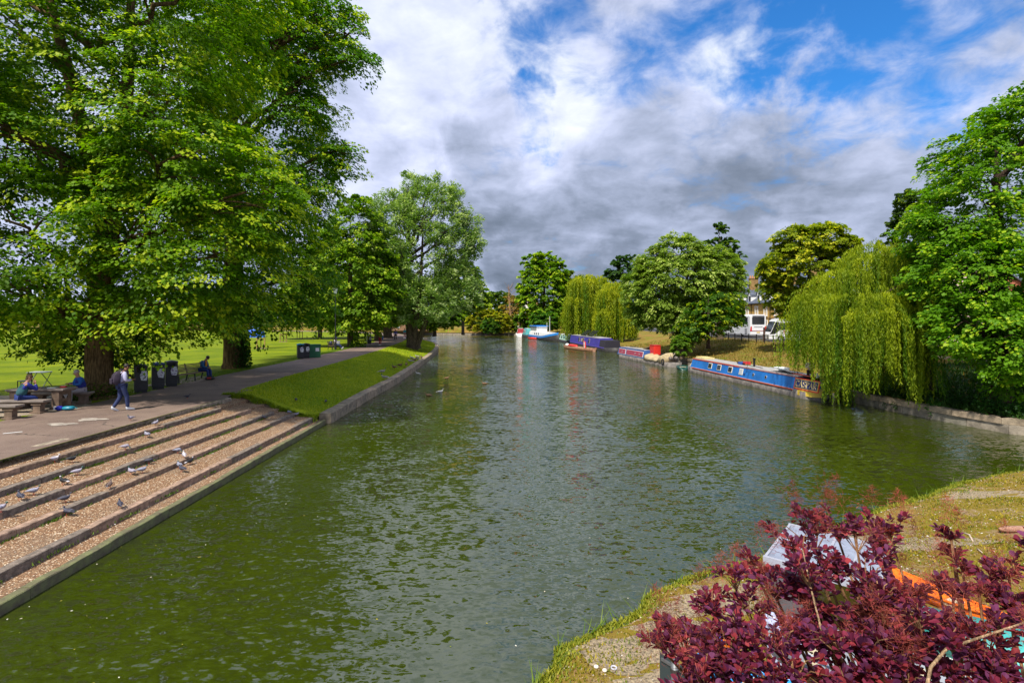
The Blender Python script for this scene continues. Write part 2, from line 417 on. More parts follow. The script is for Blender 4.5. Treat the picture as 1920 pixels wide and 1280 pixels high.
# ---- path: one tarmac sheet 4 mm above the lawn
m_path = bpy.data.materials.new('path_tarmac'); m_path.use_nodes = True
T = NT(m_path.node_tree); p = T.n['Principled BSDF']; g = T.n.new('ShaderNodeNewGeometry').outputs['Position']
c = T.mix(T.step(T.noise(g, .6, 6, .65), .3, .7), (.125, .08, .065), (.205, .14, .11))
c = T.mix(T.step(T.noise(g, 60, 3, .7), .5, .72), c, (.27, .22, .18))
cr = T.vor(T.vm('ADD', g, T.vm('SCALE', T.noise(g, 1.2, 3, .6, out='Color'), 1.3)), .42, 'Distance', 'DISTANCE_TO_EDGE')
c = T.mix(T.m('MULTIPLY', T.step(cr, .014, .003), T.step(T.noise(g, .3, 3), .45, .6)), c, (.04, .03, .025))
T.put(p.inputs['Base Color'], c); p.inputs['Roughness'].default_value = .85
k_ = T.n.new('ShaderNodeBump'); k_.inputs['Strength'].default_value = .4; k_.inputs['Distance'].default_value = .01
T.put(k_.inputs['Height'], T.noise(g, 70, 3, .7)); T.l.new(k_.outputs[0], p.inputs['Normal'])
vs = []; fs = []
ysp = list(np.arange(-8, 100, .7)) + list(np.arange(100, 165, 3))
for j, y in enumerate(ysp):
    a, b_ = interp(PLf, y), interp(PR, y)
    a += .10 * vnoise(0, y, 1.6) + .05 * math.sin(y * 5.3)
    if y > 23: b_ += .08 * vnoise(3, y, 1.9) + .05 * math.sin(y * 6.1)
    else: b_ -= .01
    vs += [(a, y, 1.404), ((a + b_) / 2, y, 1.412), (b_, y, 1.404)]
    if j: q = j * 3; fs += [(q - 3, q - 2, q + 1, q), (q - 2, q - 1, q + 2, q + 1)]
me = bpy.data.meshes.new('path'); me.from_pydata(vs, [], fs); me.materials.append(m_path); link('path', me, None, 'structure')
# gravel under the picnic tables, worn earth where the path meets the bank
m_gravel = mat('pale_gravel', (.30, .24, .18), .9, var=.45, vs=30, bump=.8, bs=60)
m_earth = mat('worn_earth', (.15, .11, .075), .95, var=.4, vs=5, bump=.9, bs=25)
blob_sheet('gravel_path_edge', -20.3, 19.2, 3.0, 4.4, 1.4085, m_gravel, 1)
blob_sheet('worn_earth_path', -18.0, 28.2, .9, 2.2, 1.4165, mat('pale_dust', (.30, .22, .17), .95, var=.3, vs=9), 2)
m_patch = mat('pale_mortar', (.36, .31, .27), .8, var=.3, vs=6)
for i, (px, py, a, b_) in enumerate(((115, 796, .42, .22), (172, 787, .45, .24))):
    x, y, _ = P(px, py, 1.4); blob_sheet('path_patch', x, y, a, b_, 1.424, m_patch, i)
x, y, _ = P(24, 812, 1.4)
MB().box((x, y, 1.422), (.42, .06, .006), R(38)).build('path_marking', mat('white_line', (.75, .75, .75), .7), None, kind='structure')
blob_sheet('worn_earth_path', -12.75, 23.9, .35, .8, .012, m_earth, 5, z_of=zleft)
# ============================================================ STEPS
m_agg = bpy.data.materials.new('exposed_aggregate'); m_agg.use_nodes = True
T = NT(m_agg.node_tree); p = T.n['Principled BSDF']; g = T.n.new('ShaderNodeNewGeometry').outputs['Position']
vc = T.vor(g, 42, 'Color'); vd = T.vor(g, 42, 'Distance')
pc = T.ramp(T.sep(vc)[0], [(0, (.09, .042, .02)), (.35, (.21, .10, .048)), (.65, (.30, .16, .078)), (.85, (.46, .31, .18)), (1, (.75, .64, .48))])
c = T.mix(T.step(vd, .45, .75), pc, (.16, .095, .05))
c = T.mix(T.m('MULTIPLY', T.step(T.noise(g, .9, 5, .65), .45, .75), .55), c, (.16, .12, .085))
T.put(p.inputs['Base Color'], c); p.inputs['Roughness'].default_value = .8
k_ = T.n.new('ShaderNodeBump'); k_.inputs['Strength'].default_value = .7; k_.inputs['Distance'].default_value = .012; k_.invert = True
T.put(k_.inputs['Height'], vd); T.l.new(k_.outputs[0], p.inputs['Normal'])
m_stones = [mat('step_stone_a', (.24, .165, .115), .9, var=.45, vs=7, bump=.8, bs=22), mat('step_stone_b', (.17, .135, .11), .9, var=.45, vs=7, bump=.8, bs=22),
            mat('step_stone_c', (.30, .20, .145), .9, var=.45, vs=6, bump=.8, bs=22)]
m_kerb = mat('pale_kerb_stone', (.27, .22, .165), .9, var=.5, vs=5, bump=.9, bs=20)
m_edge = mat('mossy_edge_stone', (.22, .18, .12), .9, var=.55, vs=4, bump=.9, bs=18, c2=(.16, .17, .07))
# line i: (x at y=-8 .. , x at far end, y far end, z top)
SL = [(-13.0, -12.3, 22.2, 1.40), (-12.2, -11.85, 20.7, 1.20), (-11.55, -11.1, 21.6, 1.0), (-10.75, -10.4, 22.2, .8), (-10.05, -9.76, 23.1, .6), (-8.98, -8.98, 23.3, .4), (-8.32, -8.6, 23.4, .2)]
def sx(i, y): a = SL[i]; return a[0] + (a[1] - a[0]) * (y - 8.0) / (a[2] - 8.0) if i < 6 else -8.35 - .25 * (y - 8.35) / 15
steps = empty('riverside_steps', (-10, 10, 0)); tag(steps, 'broad brown aggregate steps with dark stone edges leading down to the water', kind='structure')
def pnt(o): o.parent = steps; o.location = Vector(o.location) - Vector((-10, 10, 0)); return o
for i in range(6):
    z = SL[i + 1][3]; vs = []; fs = []
    ys = list(np.arange(-8, 23.3, 1.0)) + [23.3]
    for j, y in enumerate(ys):
        vs += [(sx(i, y) - .1, y, z + (.085 if i != 5 else .03)), (sx(i + 1, y) - .05, y, z - .014)]
        vs.append((sx(i + 1, y) - .045, y, z - .35))
        if j: q = 3 * j; fs += [(q - 3, q - 2, q + 1, q), (q - 2, q - 1, q + 2, q + 1)]
    me = bpy.data.meshes.new('tread'); me.from_pydata(vs, [], fs); me.materials.append(m_agg); pnt(link('tread', me))
r_ = random.Random(5)
stone_mesh = {}
for i in range(7):
    y = -7.5 + r_.random()
    wdt = .19 if i not in (0, 6) else (.26 if i == 0 else .17)
    deep = .24 if i < 6 else .7
    while y < SL[i][2]:
        L = r_.uniform(1.0, 1.9) if i not in (5, 6) else r_.uniform(1.8, 2.9)
        y2 = min(y + L, SL[i][2])
        if y2 - y < .2: break
        a = Vector((sx(i, y + .006), y + .006, 0)); b_ = Vector((sx(i, y2 - .006), y2 - .006, 0))
        mid = (a + b_) / 2; rz = math.atan2(b_.y - a.y, b_.x - a.x)
        mm = m_kerb if i == 0 else (m_edge if i == 6 else r_.choice(m_stones))
        mb = MB(); zt = r_.uniform(-.008, .008)
        ln = (b_ - a).length
        # uneven slab: six stations along
        rings = []
        for k2 in range(6):
            t = -ln / 2 + ln * k2 / 5; j1, j2, j3 = [r_.uniform(-.010, .010) for _ in range(3)]
            rings.append([(t, -wdt / 2 + j1, -deep), (t, -wdt / 2 + j1, -.012), (t, -wdt / 2 + .014 + j1, j3), (t, wdt / 2, j3), (t, wdt / 2, -deep)])
        mb.loft(rings)
        o = mb.build('stone', mm); o.location = (mid.x, mid.y, SL[i][3] + zt); o.rotation_euler = (0, 0, rz)
        pnt(o); y = y2
# earth face where the steps die into the bank
mb = MB(); xs_ = np.linspace(-12.4, -8.75, 16)
mb.add([(x, 23.0, zleft(x, 23.0) + .005) for x in xs_] + [(x, 22.93, -.3) for x in xs_], [(i, i + 1, 17 + i, 16 + i) for i in range(15)])
mb.build('bank_end_face', m_earth, None, kind='structure')
# weeds growing along the foot of the risers
pts = []
for i in range(0, 6):
    for _ in range(16):
        y0 = r_.uniform(7.5, 22); n_ = int(r_.choice([6, 12, 20, 40, 60])); ln = r_.choice([.1, .2, .35])
        for _k in range(n_):
            y = y0 + r_.gauss(0, ln); 
            if y < SL[i][2]: pts.append((sx(i, y) + .11 + abs(r_.gauss(0, .035)), y, SL[i + 1][3] + .06))
blades('weed_tufts', np.array(pts), .055, .03, (.05, .11, .01), (.13, .2, .015), 1.2)
pts = []
for _ in range(420):
    i = r_.randrange(0, 6); y = r_.uniform(7, 22); t = r_.uniform(.15, .95); xa, xb = sx(i, y) + .12, sx(i + 1, y) - .12
    pts.append((xa + (xb - xa) * t, y, SL[i + 1][3] + .075 * (1 - t)))
DROP = np.array(pts)
# ============================================================ LEFT COPING
m_cop = [mat('coping_a', (.32, .245, .17), .9, var=.35, vs=4, bump=.7, bs=16), mat('coping_b', (.25, .20, .14), .9, var=.4, vs=4, bump=.7, bs=16)]
wall = empty('stone_river_edge', (-8.5, 24, 0)); tag(wall, 'pale stone coping along the curving grass bank', kind='structure')
y = 23.52
while y < 118:
    L = r_.uniform(.8, 1.5); y2 = y + L
    a = Vector((interp(BL, y + .008), y + .008, 0)); b_ = Vector((interp(BL, y2 - .008), y2 - .008, 0)); w = .56
    nrm = Vector((-(b_ - a).y, (b_ - a).x, 0)).normalized(); nrm = nrm if nrm.x < 0 else -nrm
    j = r_.uniform(-.015, .015); zt = .47 + r_.uniform(-.012, .012)
    q = [a - nrm * j, b_ - nrm * j, b_ + nrm * w, a + nrm * w]
    mb = MB(); o0 = Vector((-8.5, 24, 0))
    vs = [(p_.x - o0.x, p_.y - o0.y, -.6) for p_ in q] + [(p_.x - o0.x, p_.y - o0.y, zt - .02) for p_ in q]
    ins = [q[0] + nrm * .025, q[1] + nrm * .025, q[2], q[3]]
    vs += [(p_.x - o0.x, p_.y - o0.y, zt) for p_ in ins]
    mb.add(vs, [(0, 1, 5, 4), (1, 2, 6, 5), (2, 3, 7, 6), (3, 0, 4, 7), (4, 5, 9, 8), (5, 6, 10, 9), (6, 7, 11, 10), (7, 4, 8, 11), (8, 9, 10, 11)])
    mb.build('stone', r_.choice(m_cop), wall); y = y2
# ============================================================ RIGHT WALL
m_blk = [mat('wall_block_a', (.26, .22, .17), .9, var=.4, vs=3, bump=.7, bs=14), mat('wall_block_b', (.20, .18, .14), .9, var=.4, vs=3, bump=.7, bs=14)]
rw = empty('river_wall', (20, 24, 0)); tag(rw, 'low concrete block wall under the trees on the far bank', kind='structure')
def wall_run(y0, y1, zb, zt, L0, w, off, mats_, name, joint=.012):
    y = y0
    while y < y1:
        L = L0 * r_.uniform(.85, 1.15) * (1.0 if y < 60 else 2.5); y2 = y + L
        a = Vector((interp(BR, y + joint) + off, y + joint, 0)); b_ = Vector((interp(BR, y2 - joint) + off, y2 - joint, 0))
        if (b_ - a).length < .2: y = y2; continue
        n_ = Vector(((b_ - a).y, -(b_ - a).x, 0)).normalized(); n_ = n_ if n_.x > 0 else -n_
        j = r_.uniform(-.008, .008); q = [a + n_ * j, b_ + n_ * j, b_ + n_ * w, a + n_ * w]
        vs = [(p_.x - 20, p_.y - 24, zb) for p_ in q] + [(p_.x - 20, p_.y - 24, zt) for p_ in q]
        MB().add(vs, [(0, 1, 5, 4), (1, 2, 6, 5), (2, 3, 7, 6), (3, 0, 4, 7), (4, 5, 6, 7)]).build(name, r_.choice(mats_), rw); y = y2
wall_run(17.5, 60, -.5, .36, 1.4, .45, .06, m_blk, 'block')
wall_run(17.5, 60, .372, .62, 2.0, .5, 0, m_cop, 'coping_stone')
wall_run(60, 154, -.5, .5, 2.2, .5, 0, m_blk, 'block')
# ============================================================ ROAD on the right
m_road = mat('road_asphalt', (.06, .06, .062), .85, var=.3, vs=3, bump=.3, bs=60)
def strip(name, x0, x1, y0, y1, z, matl, n=10):
    vs = []; fs = []
    for i in range(n + 1):
        y = y0 + (y1 - y0) * i / n; vs += [(x0, y, z), (x1, y, z)]
        if i: q = 2 * i; fs.append((q - 2, q - 1, q + 1, q))
    me = bpy.data.meshes.new(name); me.from_pydata(vs, [], fs); me.materials.append(matl); return link(name, me, None, 'structure')
strip('road', 31.2, 43.6, 18, 190, 2.006, m_road)
strip('road_marking', 39.4, 39.52, 20, 188, 2.012, mat('road_paint', (.7, .7, .68), .6))
MB().box((31.05, 104, 2.0), (.26, 172, .2)).build('road_kerb', m_kerb, None, kind='structure')
MB().box((44.9, 104, 2.03), (2.5, 172, .22)).build('pavement', mat('paving', (.3, .28, .26), .85, var=.2, vs=2), None, kind='structure')
# ============================================================ GRASS GEOMETRY (stuff)
def scat(n, yr, xf, zf, dens=None):
    ys_ = rng.uniform(yr[0], yr[1], n); out = []
    for y in ys_:
        a, b_ = xf(y); x = rng.uniform(a, b_); out.append((x, y, zf(x, y)))
    return np.array(out)
pb = scat(34000, (23.6, 50), lambda y: (interp(PR, y) + .1, interp(BL, y) - .52), zleft)
blades('bank_grass', pb, .075, .03, (.13, .25, .004), (.46, .46, .015), 1.0)  # blade colours likewise raised to lift the shaded bank
pb = scat(12000, (50, 100), lambda y: (interp(PR, y) + .1, interp(BL, y) - .52), zleft)
blades('bank_grass', pb, .10, .06, (.14, .25, .005), (.46, .46, .015), 1.0)
fr = []
for _ in range(2600):
    x = rng.uniform(-13.0, -8.7); y = 22.95 + abs(rng.normal(0, .12)) - rng.uniform(0, .22) * (math.sin(x * 7) + 1) * .6; fr.append((x, y, zleft(x, max(y, 23.0)) - max(0, 23.0 - y) * .9))
blades('bank_edge_grass', np.array(fr), .11, .035, (.09, .19, .004), (.30, .34, .012), 1.3)
pb = scat(5000, (22.6, 60), lambda y: (interp(PLf, y) - 1.2, interp(PLf, y) - .02), zleft)
blades('path_edge_grass', pb, .08, .03, (.07, .15, .008), (.18, .26, .012), 1.0)
pb = scat(16000, (30, 80), lambda y: (interp(BR, y) + .6, interp(BR, y) + 15), zright)
blades('dry_bank_grass', pb, .22, .07, (.12, .13, .02), (.34, .22, .05), 1.0)
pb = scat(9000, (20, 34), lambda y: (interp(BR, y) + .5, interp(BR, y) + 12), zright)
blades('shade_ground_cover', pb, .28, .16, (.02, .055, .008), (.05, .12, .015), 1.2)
# moss, weed and pebbles on the near bank
def clumps(nc, per, sp, yr, xf, zf):
    out = []
    for _ in range(nc):
        y = rng.uniform(*yr); a, b_ = xf(y); x = rng.uniform(a, b_); k_ = rng.uniform(.3, 1.6) * sp
        for _q in range(int(per * rng.uniform(.4, 1.6))):
            xx, yy = x + rng.normal(0, k_), y + rng.normal(0, k_ * .7)
            if yy < 16.4 and xx > interp(BB, yy) + .05: out.append((xx, yy, zf(xx, yy)))
    return np.array(out)
bx = lambda y: (interp(BB, y) + .05, interp(BB, y) + 9)
blades('moss_tufts', clumps(260, 70, .22, (5, 16.4), bx, zbeach), .045, .03, (.13, .15, .008), (.40, .30, .02), 1.4)
blades('moss_tufts', clumps(160, 60, .25, (5, 16.4), bx, zbeach), .05, .022, (.09, .14, .01), (.20, .24, .015), 1.4)
blades('dead_stalks', clumps(120, 40, .3, (5, 16.4), bx, zbeach), .04, .018, (.22, .13, .06), (.42, .27, .12), 2.5)
def edge_pts(n, spread):
    out = []
    for _ in range(n):
        y = rng.uniform(5.6, 16.4); x0 = interp(BB, y) + .07 * math.sin(y * 3.7) + .05 * math.sin(y * 9.1)
        x = x0 + abs(rng.normal(0, spread)) + .02; out.append((x, y, max(.0, zbeach(x, y))))
    return np.array(out)
blades('shore_weed', edge_pts(9000, .16), .05, .03, (.12, .17, .008), (.36, .34, .03), 1.5)
sx_ = edge_pts(260, .03); sx_[:, 2] = .005
blades('shore_reed_grass', sx_, .24, .022, (.07, .14, .01), (.16, .22, .02), 1.6)
def pebbles(name, pts, s0, s1, cols):
    n = len(pts); s = rng.uniform(s0, s1, n)[:, None]
    base = np.array([[1, 0, 0], [-.2, .9, 0], [-.8, -.5, 0], [0, 0, .7]], float); V = []
    for f_ in ((0, 1, 3), (1, 2, 3), (2, 0, 3)):
        V.append(np.stack([pts + base[i] * s * rng.uniform(.8, 1.2, (n, 3)) for i in f_], 1))
    V = np.concatenate(V); c_ = np.array(cols)[rng.integers(0, len(cols), n)]; t = np.concatenate([c_] * 3)
    return link(name, np_mesh(name, V, 3, leafmat('pebble', 0.0, .8), t), None, 'stuff')
pb = scat(16000, (5, 16.5), lambda y: (interp(BB, y) + .1, interp(BB, y) + 8), zbeach)
pebbles('gravel', pb, .006, .022, [(.3, .22, .14), (.16, .11, .07), (.42, .33, .2), (.10, .07, .05), (.62, .55, .48)])
pebbles('droppings', DROP, .008, .022, [(.7, .68, .62), (.5, .47, .4), (.3, .25, .18)])
pb = scat(220, (5, 16.5), lambda y: (interp(BB, y) + .1, interp(BB, y) + 8), zbeach)
pebbles('shell_litter', pb, .015, .035, [(.75, .72, .66), (.65, .6, .5)])

fl = []
for _ in range(170):
    y = 6 + 34 * rng.uniform() ** 1.6; a = interp(BL, y) + .1; b_ = interp(BB, y) if y < 16 else 17
    x = a + abs(rng.normal(0, 1.6)) if rng.uniform() < .6 else rng.uniform(a, b_)
    if x < b_ - .1: fl.append((x, y, .004))
fl = np.array(fl); n_ = len(fl); sz = rng.uniform(.02, .05, n_)
V = leaves(fl, rng.normal(0, 1, (n_, 3)) * (1, 1, 0), np.tile((0, 0, 1.0), (n_, 1)), sz, sz * .6, 0.02)
link('floating_leaves', np_mesh('floating_leaves', V, 4, leafmat('pebble', 0.0, .8), np.array([(.35, .30, .05), (.5, .45, .35), (.16, .2, .03), (.6, .58, .5)])[rng.integers(0, 4, n_)]), None, 'stuff')
# ============================================================ TREES
m_leaf = leafmat('leaf', .46); m_leaf2 = leafmat('leaf_soft', .42, .6)
def bark(name, c, s=1.0):
    if name in MATS: return MATS[name]
    m_ = bpy.data.materials.new(name); m_.use_nodes = True; T = NT(m_.node_tree); p = T.n['Principled BSDF']
    g = T.n.new('ShaderNodeTexCoord').outputs['Object']; v = T.vm('MULTIPLY', g, (6 * s, 6 * s, 1.1 * s))
    f = T.noise(v, 2.2, 6, .65, .4)
    T.put(p.inputs['Base Color'], T.mix(T.step(f, .35, .68), tuple(x * .45 for x in c), tuple(x * 1.45 for x in c)))
    p.inputs['Roughness'].default_value = .95; p.inputs['Specular IOR Level'].default_value = .1
    k_ = T.n.new('ShaderNodeBump'); k_.inputs['Strength'].default_value = 1.0; k_.inputs['Distance'].default_value = .06
    T.put(k_.inputs['Height'], f); T.l.new(k_.outputs[0], p.inputs['Normal']); MATS[name] = m_; return m_
b_brown = bark('bark_brown', (.13, .085, .04)); b_grey = bark('bark_grey', (.12, .09, .06)); b_dark = bark('bark_dark', (.06, .04, .03))
def lobe_points(r, lobes, n, inner=.5):
    """points inside a union of ellipsoids, more of them near the outside, on a bumpy surface"""
    L = np.array(lobes, float); area = (L[:, 3] * L[:, 4] + L[:, 3] * L[:, 5] + L[:, 4] * L[:, 5]); area /= area.sum()
    out = []; oc = []
    bump = r.normal(0, 1, (9, 3)) * 2.6; ph = r.uniform(0, 6, 9)
    while sum(len(a) for a in out) < n:
        k_ = r.choice(len(L), n, p=area); d = unit(r.normal(0, 1, (n, 3)))
        q = inner + (1 - inner) * r.uniform(0, 1, n) ** .45
        q *= 1 + .10 * np.sin(d @ bump.T + ph).sum(1) / 2.2
        p_ = L[k_, :3] + d * L[k_, 3:] * q[:, None]
        dep = np.stack([np.linalg.norm((p_ - l[:3]) / l[3:], axis=1) for l in L], 1)
        dep[np.arange(n), k_] = 9
        ok = dep.min(1) > .62
        out.append(p_[ok]); oc.append(L[k_[ok], :3])
    return np.concatenate(out)[:n], np.concatenate(oc)[:n]
def crown(r, lobes, n, m_, ls, size, c0, c1, tip, droop=.8, up=.75, axis=(0, 0), aspect=.7, inner=.5, upward=0.0, flat=.10, zmin=None):
    p_, oc = lobe_points(r, lobes, n, inner)
    if zmin is not None: ok = p_[:, 2] > zmin; p_ = p_[ok]; oc = oc[ok]
    n = len(p_)
    o_ = p_ - oc; o_[:, :2] = unit(o_)[:, :2] + .6 * unit(p_ - np.array([axis[0], axis[1], 0]))[:, :2]
    o_[:, 2] = unit(p_ - oc)[:, 2] * .35 + upward; o_ = unit(o_ + r.normal(0, .22, (n, 3)))
    s = size * r.uniform(.6, 1.35, n)[:, None, None]
    t = r.uniform(0, 1, (n, m_, 1)) ** .8
    l = r.uniform(-1, 1, (n, m_, 1)) * (.25 + .75 * np.sin(np.pi * np.clip(t * .9 + .05, 0, 1)))
    O = o_[:, None, :]; Z = np.array([0, 0, 1.0]); S = unit(np.cross(O, Z[None, None] + 0 * O)); U = np.cross(S, O)
    C = p_[:, None, :] + O * (t - .35) * s + S * l * s * .55 + U * r.normal(0, flat, (n, m_, 1)) * s - Z * droop * (t ** 2 + .4 * l * l) * s * .5
    A = O + S * l * 1.1 - Z * (droop * t * .9 + .15) + r.normal(0, .35, (n, m_, 3))
    N = U * up + O * .35 + r.normal(0, .27, (n, m_, 3))
    C = C.reshape(-1, 3); A = A.reshape(-1, 3); N = N.reshape(-1, 3); k_ = len(C)
    lsz = ls * r.uniform(.65, 1.3, k_)
    V = leaves(C, A, N, lsz, lsz * aspect)
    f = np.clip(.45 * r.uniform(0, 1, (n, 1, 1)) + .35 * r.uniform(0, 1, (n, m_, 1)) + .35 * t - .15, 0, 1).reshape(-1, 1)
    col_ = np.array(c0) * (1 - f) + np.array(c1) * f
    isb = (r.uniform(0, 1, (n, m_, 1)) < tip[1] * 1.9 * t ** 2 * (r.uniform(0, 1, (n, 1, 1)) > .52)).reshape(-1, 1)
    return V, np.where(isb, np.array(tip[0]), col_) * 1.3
def bez(a, b_, c_, n): return [tuple((1 - t) ** 2 * a[i] + 2 * t * (1 - t) * b_[i] + t * t * c_[i] for i in range(3)) for t in np.linspace(0, 1, n)]
def tree(name, loc, label, h, tr, lobes, n, m_, ls, size, c0, c1, tip, barkm=None, group=None, seed=1, limbs=True, lean=(0, 0), trunks=None, flare=1.5, twigs=5, limb_z=.28, cat='tree', crown_name='crown', leafm=None, cull=None, **kw):
    r = np.random.default_rng(seed); random.seed(seed)
    root = empty(name, loc, 0, label, cat, group)
    barkm = barkm or b_grey
    mb = MB()
    for (pts, rad) in (trunks or [([(0, 0, -.15), (0, 0, .35), (lean[0] * .15, lean[1] * .15, h * .2), (lean[0] * .5, lean[1] * .5, h * .5), (lean[0], lean[1], h * .85)], [tr * flare, tr * 1.12, tr, tr * .7, tr * .12])]):
        P_ = []; R_ = []
        for i in range(len(pts) - 1):
            for q in range(4):
                t = q / 4; P_.append(tuple(pts[i][j] + (pts[i + 1][j] - pts[i][j]) * t for j in range(3))); R_.append(rad[i] + (rad[i + 1] - rad[i]) * t)
        P_.append(pts[-1]); R_.append(rad[-1])
        P_ = [(x + random.uniform(-1, 1) * tr * .07, y + random.uniform(-1, 1) * tr * .07, z) for x, y, z in P_]
        mb.tube(P_, R_, 14, jit=.07)
    mb.build('trunk', barkm, root, True)
    if limbs:
        for L in lobes:
            c_ = L[:3]; hz_ = max(h * .12, min(c_[2] - .45 * math.hypot(c_[0], c_[1]) - .5, h * .7)) if c_[2] > h * limb_z else h * .14
            t = hz_ / h; a = (lean[0] * t, lean[1] * t, hz_)
            mid = ((a[0] + c_[0]) * .5, (a[1] + c_[1]) * .5, max(a[2], c_[2] - .2 * L[5]) if c_[2] > a[2] else (a[2] + .8))
            lb = MB(); r0 = tr * (.38 if math.hypot(c_[0], c_[1]) > .3 * h * .3 else .3)
            end = (c_[0] + (c_[0] - a[0]) * .08, c_[1] + (c_[1] - a[1]) * .08, c_[2] + L[5] * .1)
            pp = bez(a, mid, end, 9); pp = [(x + random.uniform(-1, 1) * .02 * h * (i > 0), y + random.uniform(-1, 1) * .02 * h * (i > 0), z) for i, (x, y, z) in enumerate(pp)]
            lb.tube(pp, [r0 * (1 - i / 9.5) + .012 for i in range(9)], 7, jit=.06)
            for q in range(twigs):
                d = unit(r.normal(0, 1, 3)); e = np.array(c_) + d * np.array(L[3:]) * .6
                b0 = pp[random.choice([3, 4, 5, 6, 7])]
                mdl = tuple((b0[j] + e[j]) / 2 + (.06 * h if j == 2 else 0) * .4 for j in range(3))
                lb.tube(bez(b0, mdl, tuple(e), 6), [r0 * .25 * (1 - i / 6.5) + .006 for i in range(6)], 5)
            lb.build('branch', barkm, root, True)
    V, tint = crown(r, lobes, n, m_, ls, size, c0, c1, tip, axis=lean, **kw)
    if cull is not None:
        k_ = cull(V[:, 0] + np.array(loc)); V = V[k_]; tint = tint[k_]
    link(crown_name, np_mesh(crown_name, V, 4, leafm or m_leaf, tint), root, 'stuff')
    return root
def L_(px, py, d, rx, ry, rz, base):  # lobe given by where its middle shows, at distance d
    return (XD(px, d) - base[0], d - base[1], ZD(py, d) - base[2], rx, ry, rz)
lime0, lime1, limeT = (.030, .10, .002), (.145, .25, .003), ((.29, .36, .010), .45)
# --- first big lime (behind the picnic table)
B = (-17.95, 22.2, 1.4)
lob = [(0, 1.5, 14, 6.0, 5.5, 6.5), (-3, -1.5, 17, 5, 4, 5), (4.0, 0, 17.5, 4.2, 4, 4.5),
       L_(40, 60, 20, 3.2, 3, 3.4, B), L_(30, 250, 20, 3.0, 2.6, 2.4, B), L_(40, 430, 19.5, 3.8, 2.6, 2.4, B), L_(60, 535, 20.5, 3.4, 2.8, 1.7, B),
       L_(300, 190, 20.5, 2.6, 2.4, 2.2, B), L_(360, 300, 20.5, 3.2, 2.5, 2.3, B), L_(450, 370, 20.5, 2.9, 2.4, 1.9, B), L_(400, 480, 21, 3.4, 2.8, 2.2, B),
       L_(270, 430, 19.8, 2.8, 2.2, 2.0, B), L_(150, 572, 20.8, 2.8, 2.0, 1.1, B), L_(300, 572, 21.5, 3.6, 2.4, 1.3, B), L_(-120, 500, 20, 3.2, 3, 3, B), L_(-100, 200, 20, 3.4, 3, 3.4, B)]
tree('lime_tree', B, 'huge lime tree with flared trunk behind the picnic table', 21, .50, lob, 2150, 90, .168, 1.5, lime0, lime1, limeT, b_brown, 'tall limes along the park path', 3, flare=2.0, flat=.045, up=1.0,
     trunks=[([(0, 0, -.2), (0, 0, .1), (0, 0, .7), (.15, 0, 5), (.3, .3, 8.5)], [1.05, .80, .50, .46, .40]), ([(.2, .2, 6.5), (-.3, 0, 10), (-.9, -.5, 14), (-2.0, -1, 20)], [.34, .29, .22, .08]), ([(.3, .3, 8.0), (.8, .5, 12), (1.2, .5, 20)], [.34, .27, .1])], droop=.8, inner=.55)
# --- second big lime
B = (-19.3, 35.5, 1.4)
lob = [(0, 1, 17, 6.6, 6.4, 8.4), L_(540, 70, 33.5, 3.7, 3.2, 3.2, B), L_(610, 40, 33.5, 2.2, 2.2, 2.2, B), L_(450, -20, 34, 5, 4, 4, B), L_(540, 185, 33, 2.7, 3, 2.0, B),
       L_(590, 320, 34, 2.4, 2.8, 2.0, B), L_(545, 410, 34, 2.6, 3, 2.2, B), L_(555, 520, 33.5, 2.4, 3, 1.9, B), L_(500, 580, 33, 3.0, 2.6, 1.2, B), L_(380, 575, 33.5, 3.2, 2.6, 1.4, B), L_(420, 490, 31, 3.8, 3, 2.3, B), L_(655, 110, 32.5, 1.3, 1.3, .7, B), L_(650, 60, 33, 1.2, 1.2, 1.0, B), L_(640, 290, 34, 1.0, 1.2, .9, B)]
tree('lime_tree', B, 'very tall lime with thick ivy edged trunk just past the near bench', 27, .62, lob, 1500, 82, .21, 1.7, lime0, (.10, .22, .003), limeT, b_brown, 'tall limes along the park path', 5, flare=1.35, droop=.8, inner=.5, flat=.05, up=1.0)
ivy = np.random.default_rng(8); n_ = 1500; a = ivy.uniform(-.9, 1.3, n_); z = ivy.uniform(0, 2.9, n_); rr = .7 + ivy.uniform(0, .5, n_) * (1.2 - z / 4)
C = np.stack([B[0] + rr * np.cos(a), B[1] - rr * np.sin(a) * .6, B[2] + z], 1)
V = leaves(C, ivy.normal(0, 1, (n_, 3)) - np.array([0, 0, .6]), ivy.normal(0, .6, (n_, 3)) + np.array([.4, -.5, .5]), np.full(n_, .15), np.full(n_, .12))
o = link('ivy_growth', np_mesh('ivy_growth', V, 4, m_leaf, np.array((.03, .09, .006)) * ivy.uniform(.5, 1.6, (n_, 1))), None, 'stuff'); o['label'] = 'dark ivy growing beside the thick lime trunk'
# suckers round the foot of the first lime
n_ = 1300; a = ivy.uniform(-2.6, .4, n_); z = ivy.uniform(0, .75, n_); rr = .62 + ivy.uniform(0, .38, n_)
C = np.stack([-17.95 + rr * np.cos(a), 22.2 + rr * np.sin(a), 1.4 + z * ivy.uniform(.2, 1, n_)], 1)
V = leaves(C, ivy.normal(0, 1, (n_, 3)), ivy.normal(0, .6, (n_, 3)) + np.array([0, -.3, .7]), np.full(n_, .09), np.full(n_, .065))
link('trunk_foot_shoots', np_mesh('trunk_foot_shoots', V, 4, m_leaf, np.array((.07, .13, .008)) * ivy.uniform(.4, 1.5, (n_, 1))), None, 'stuff')
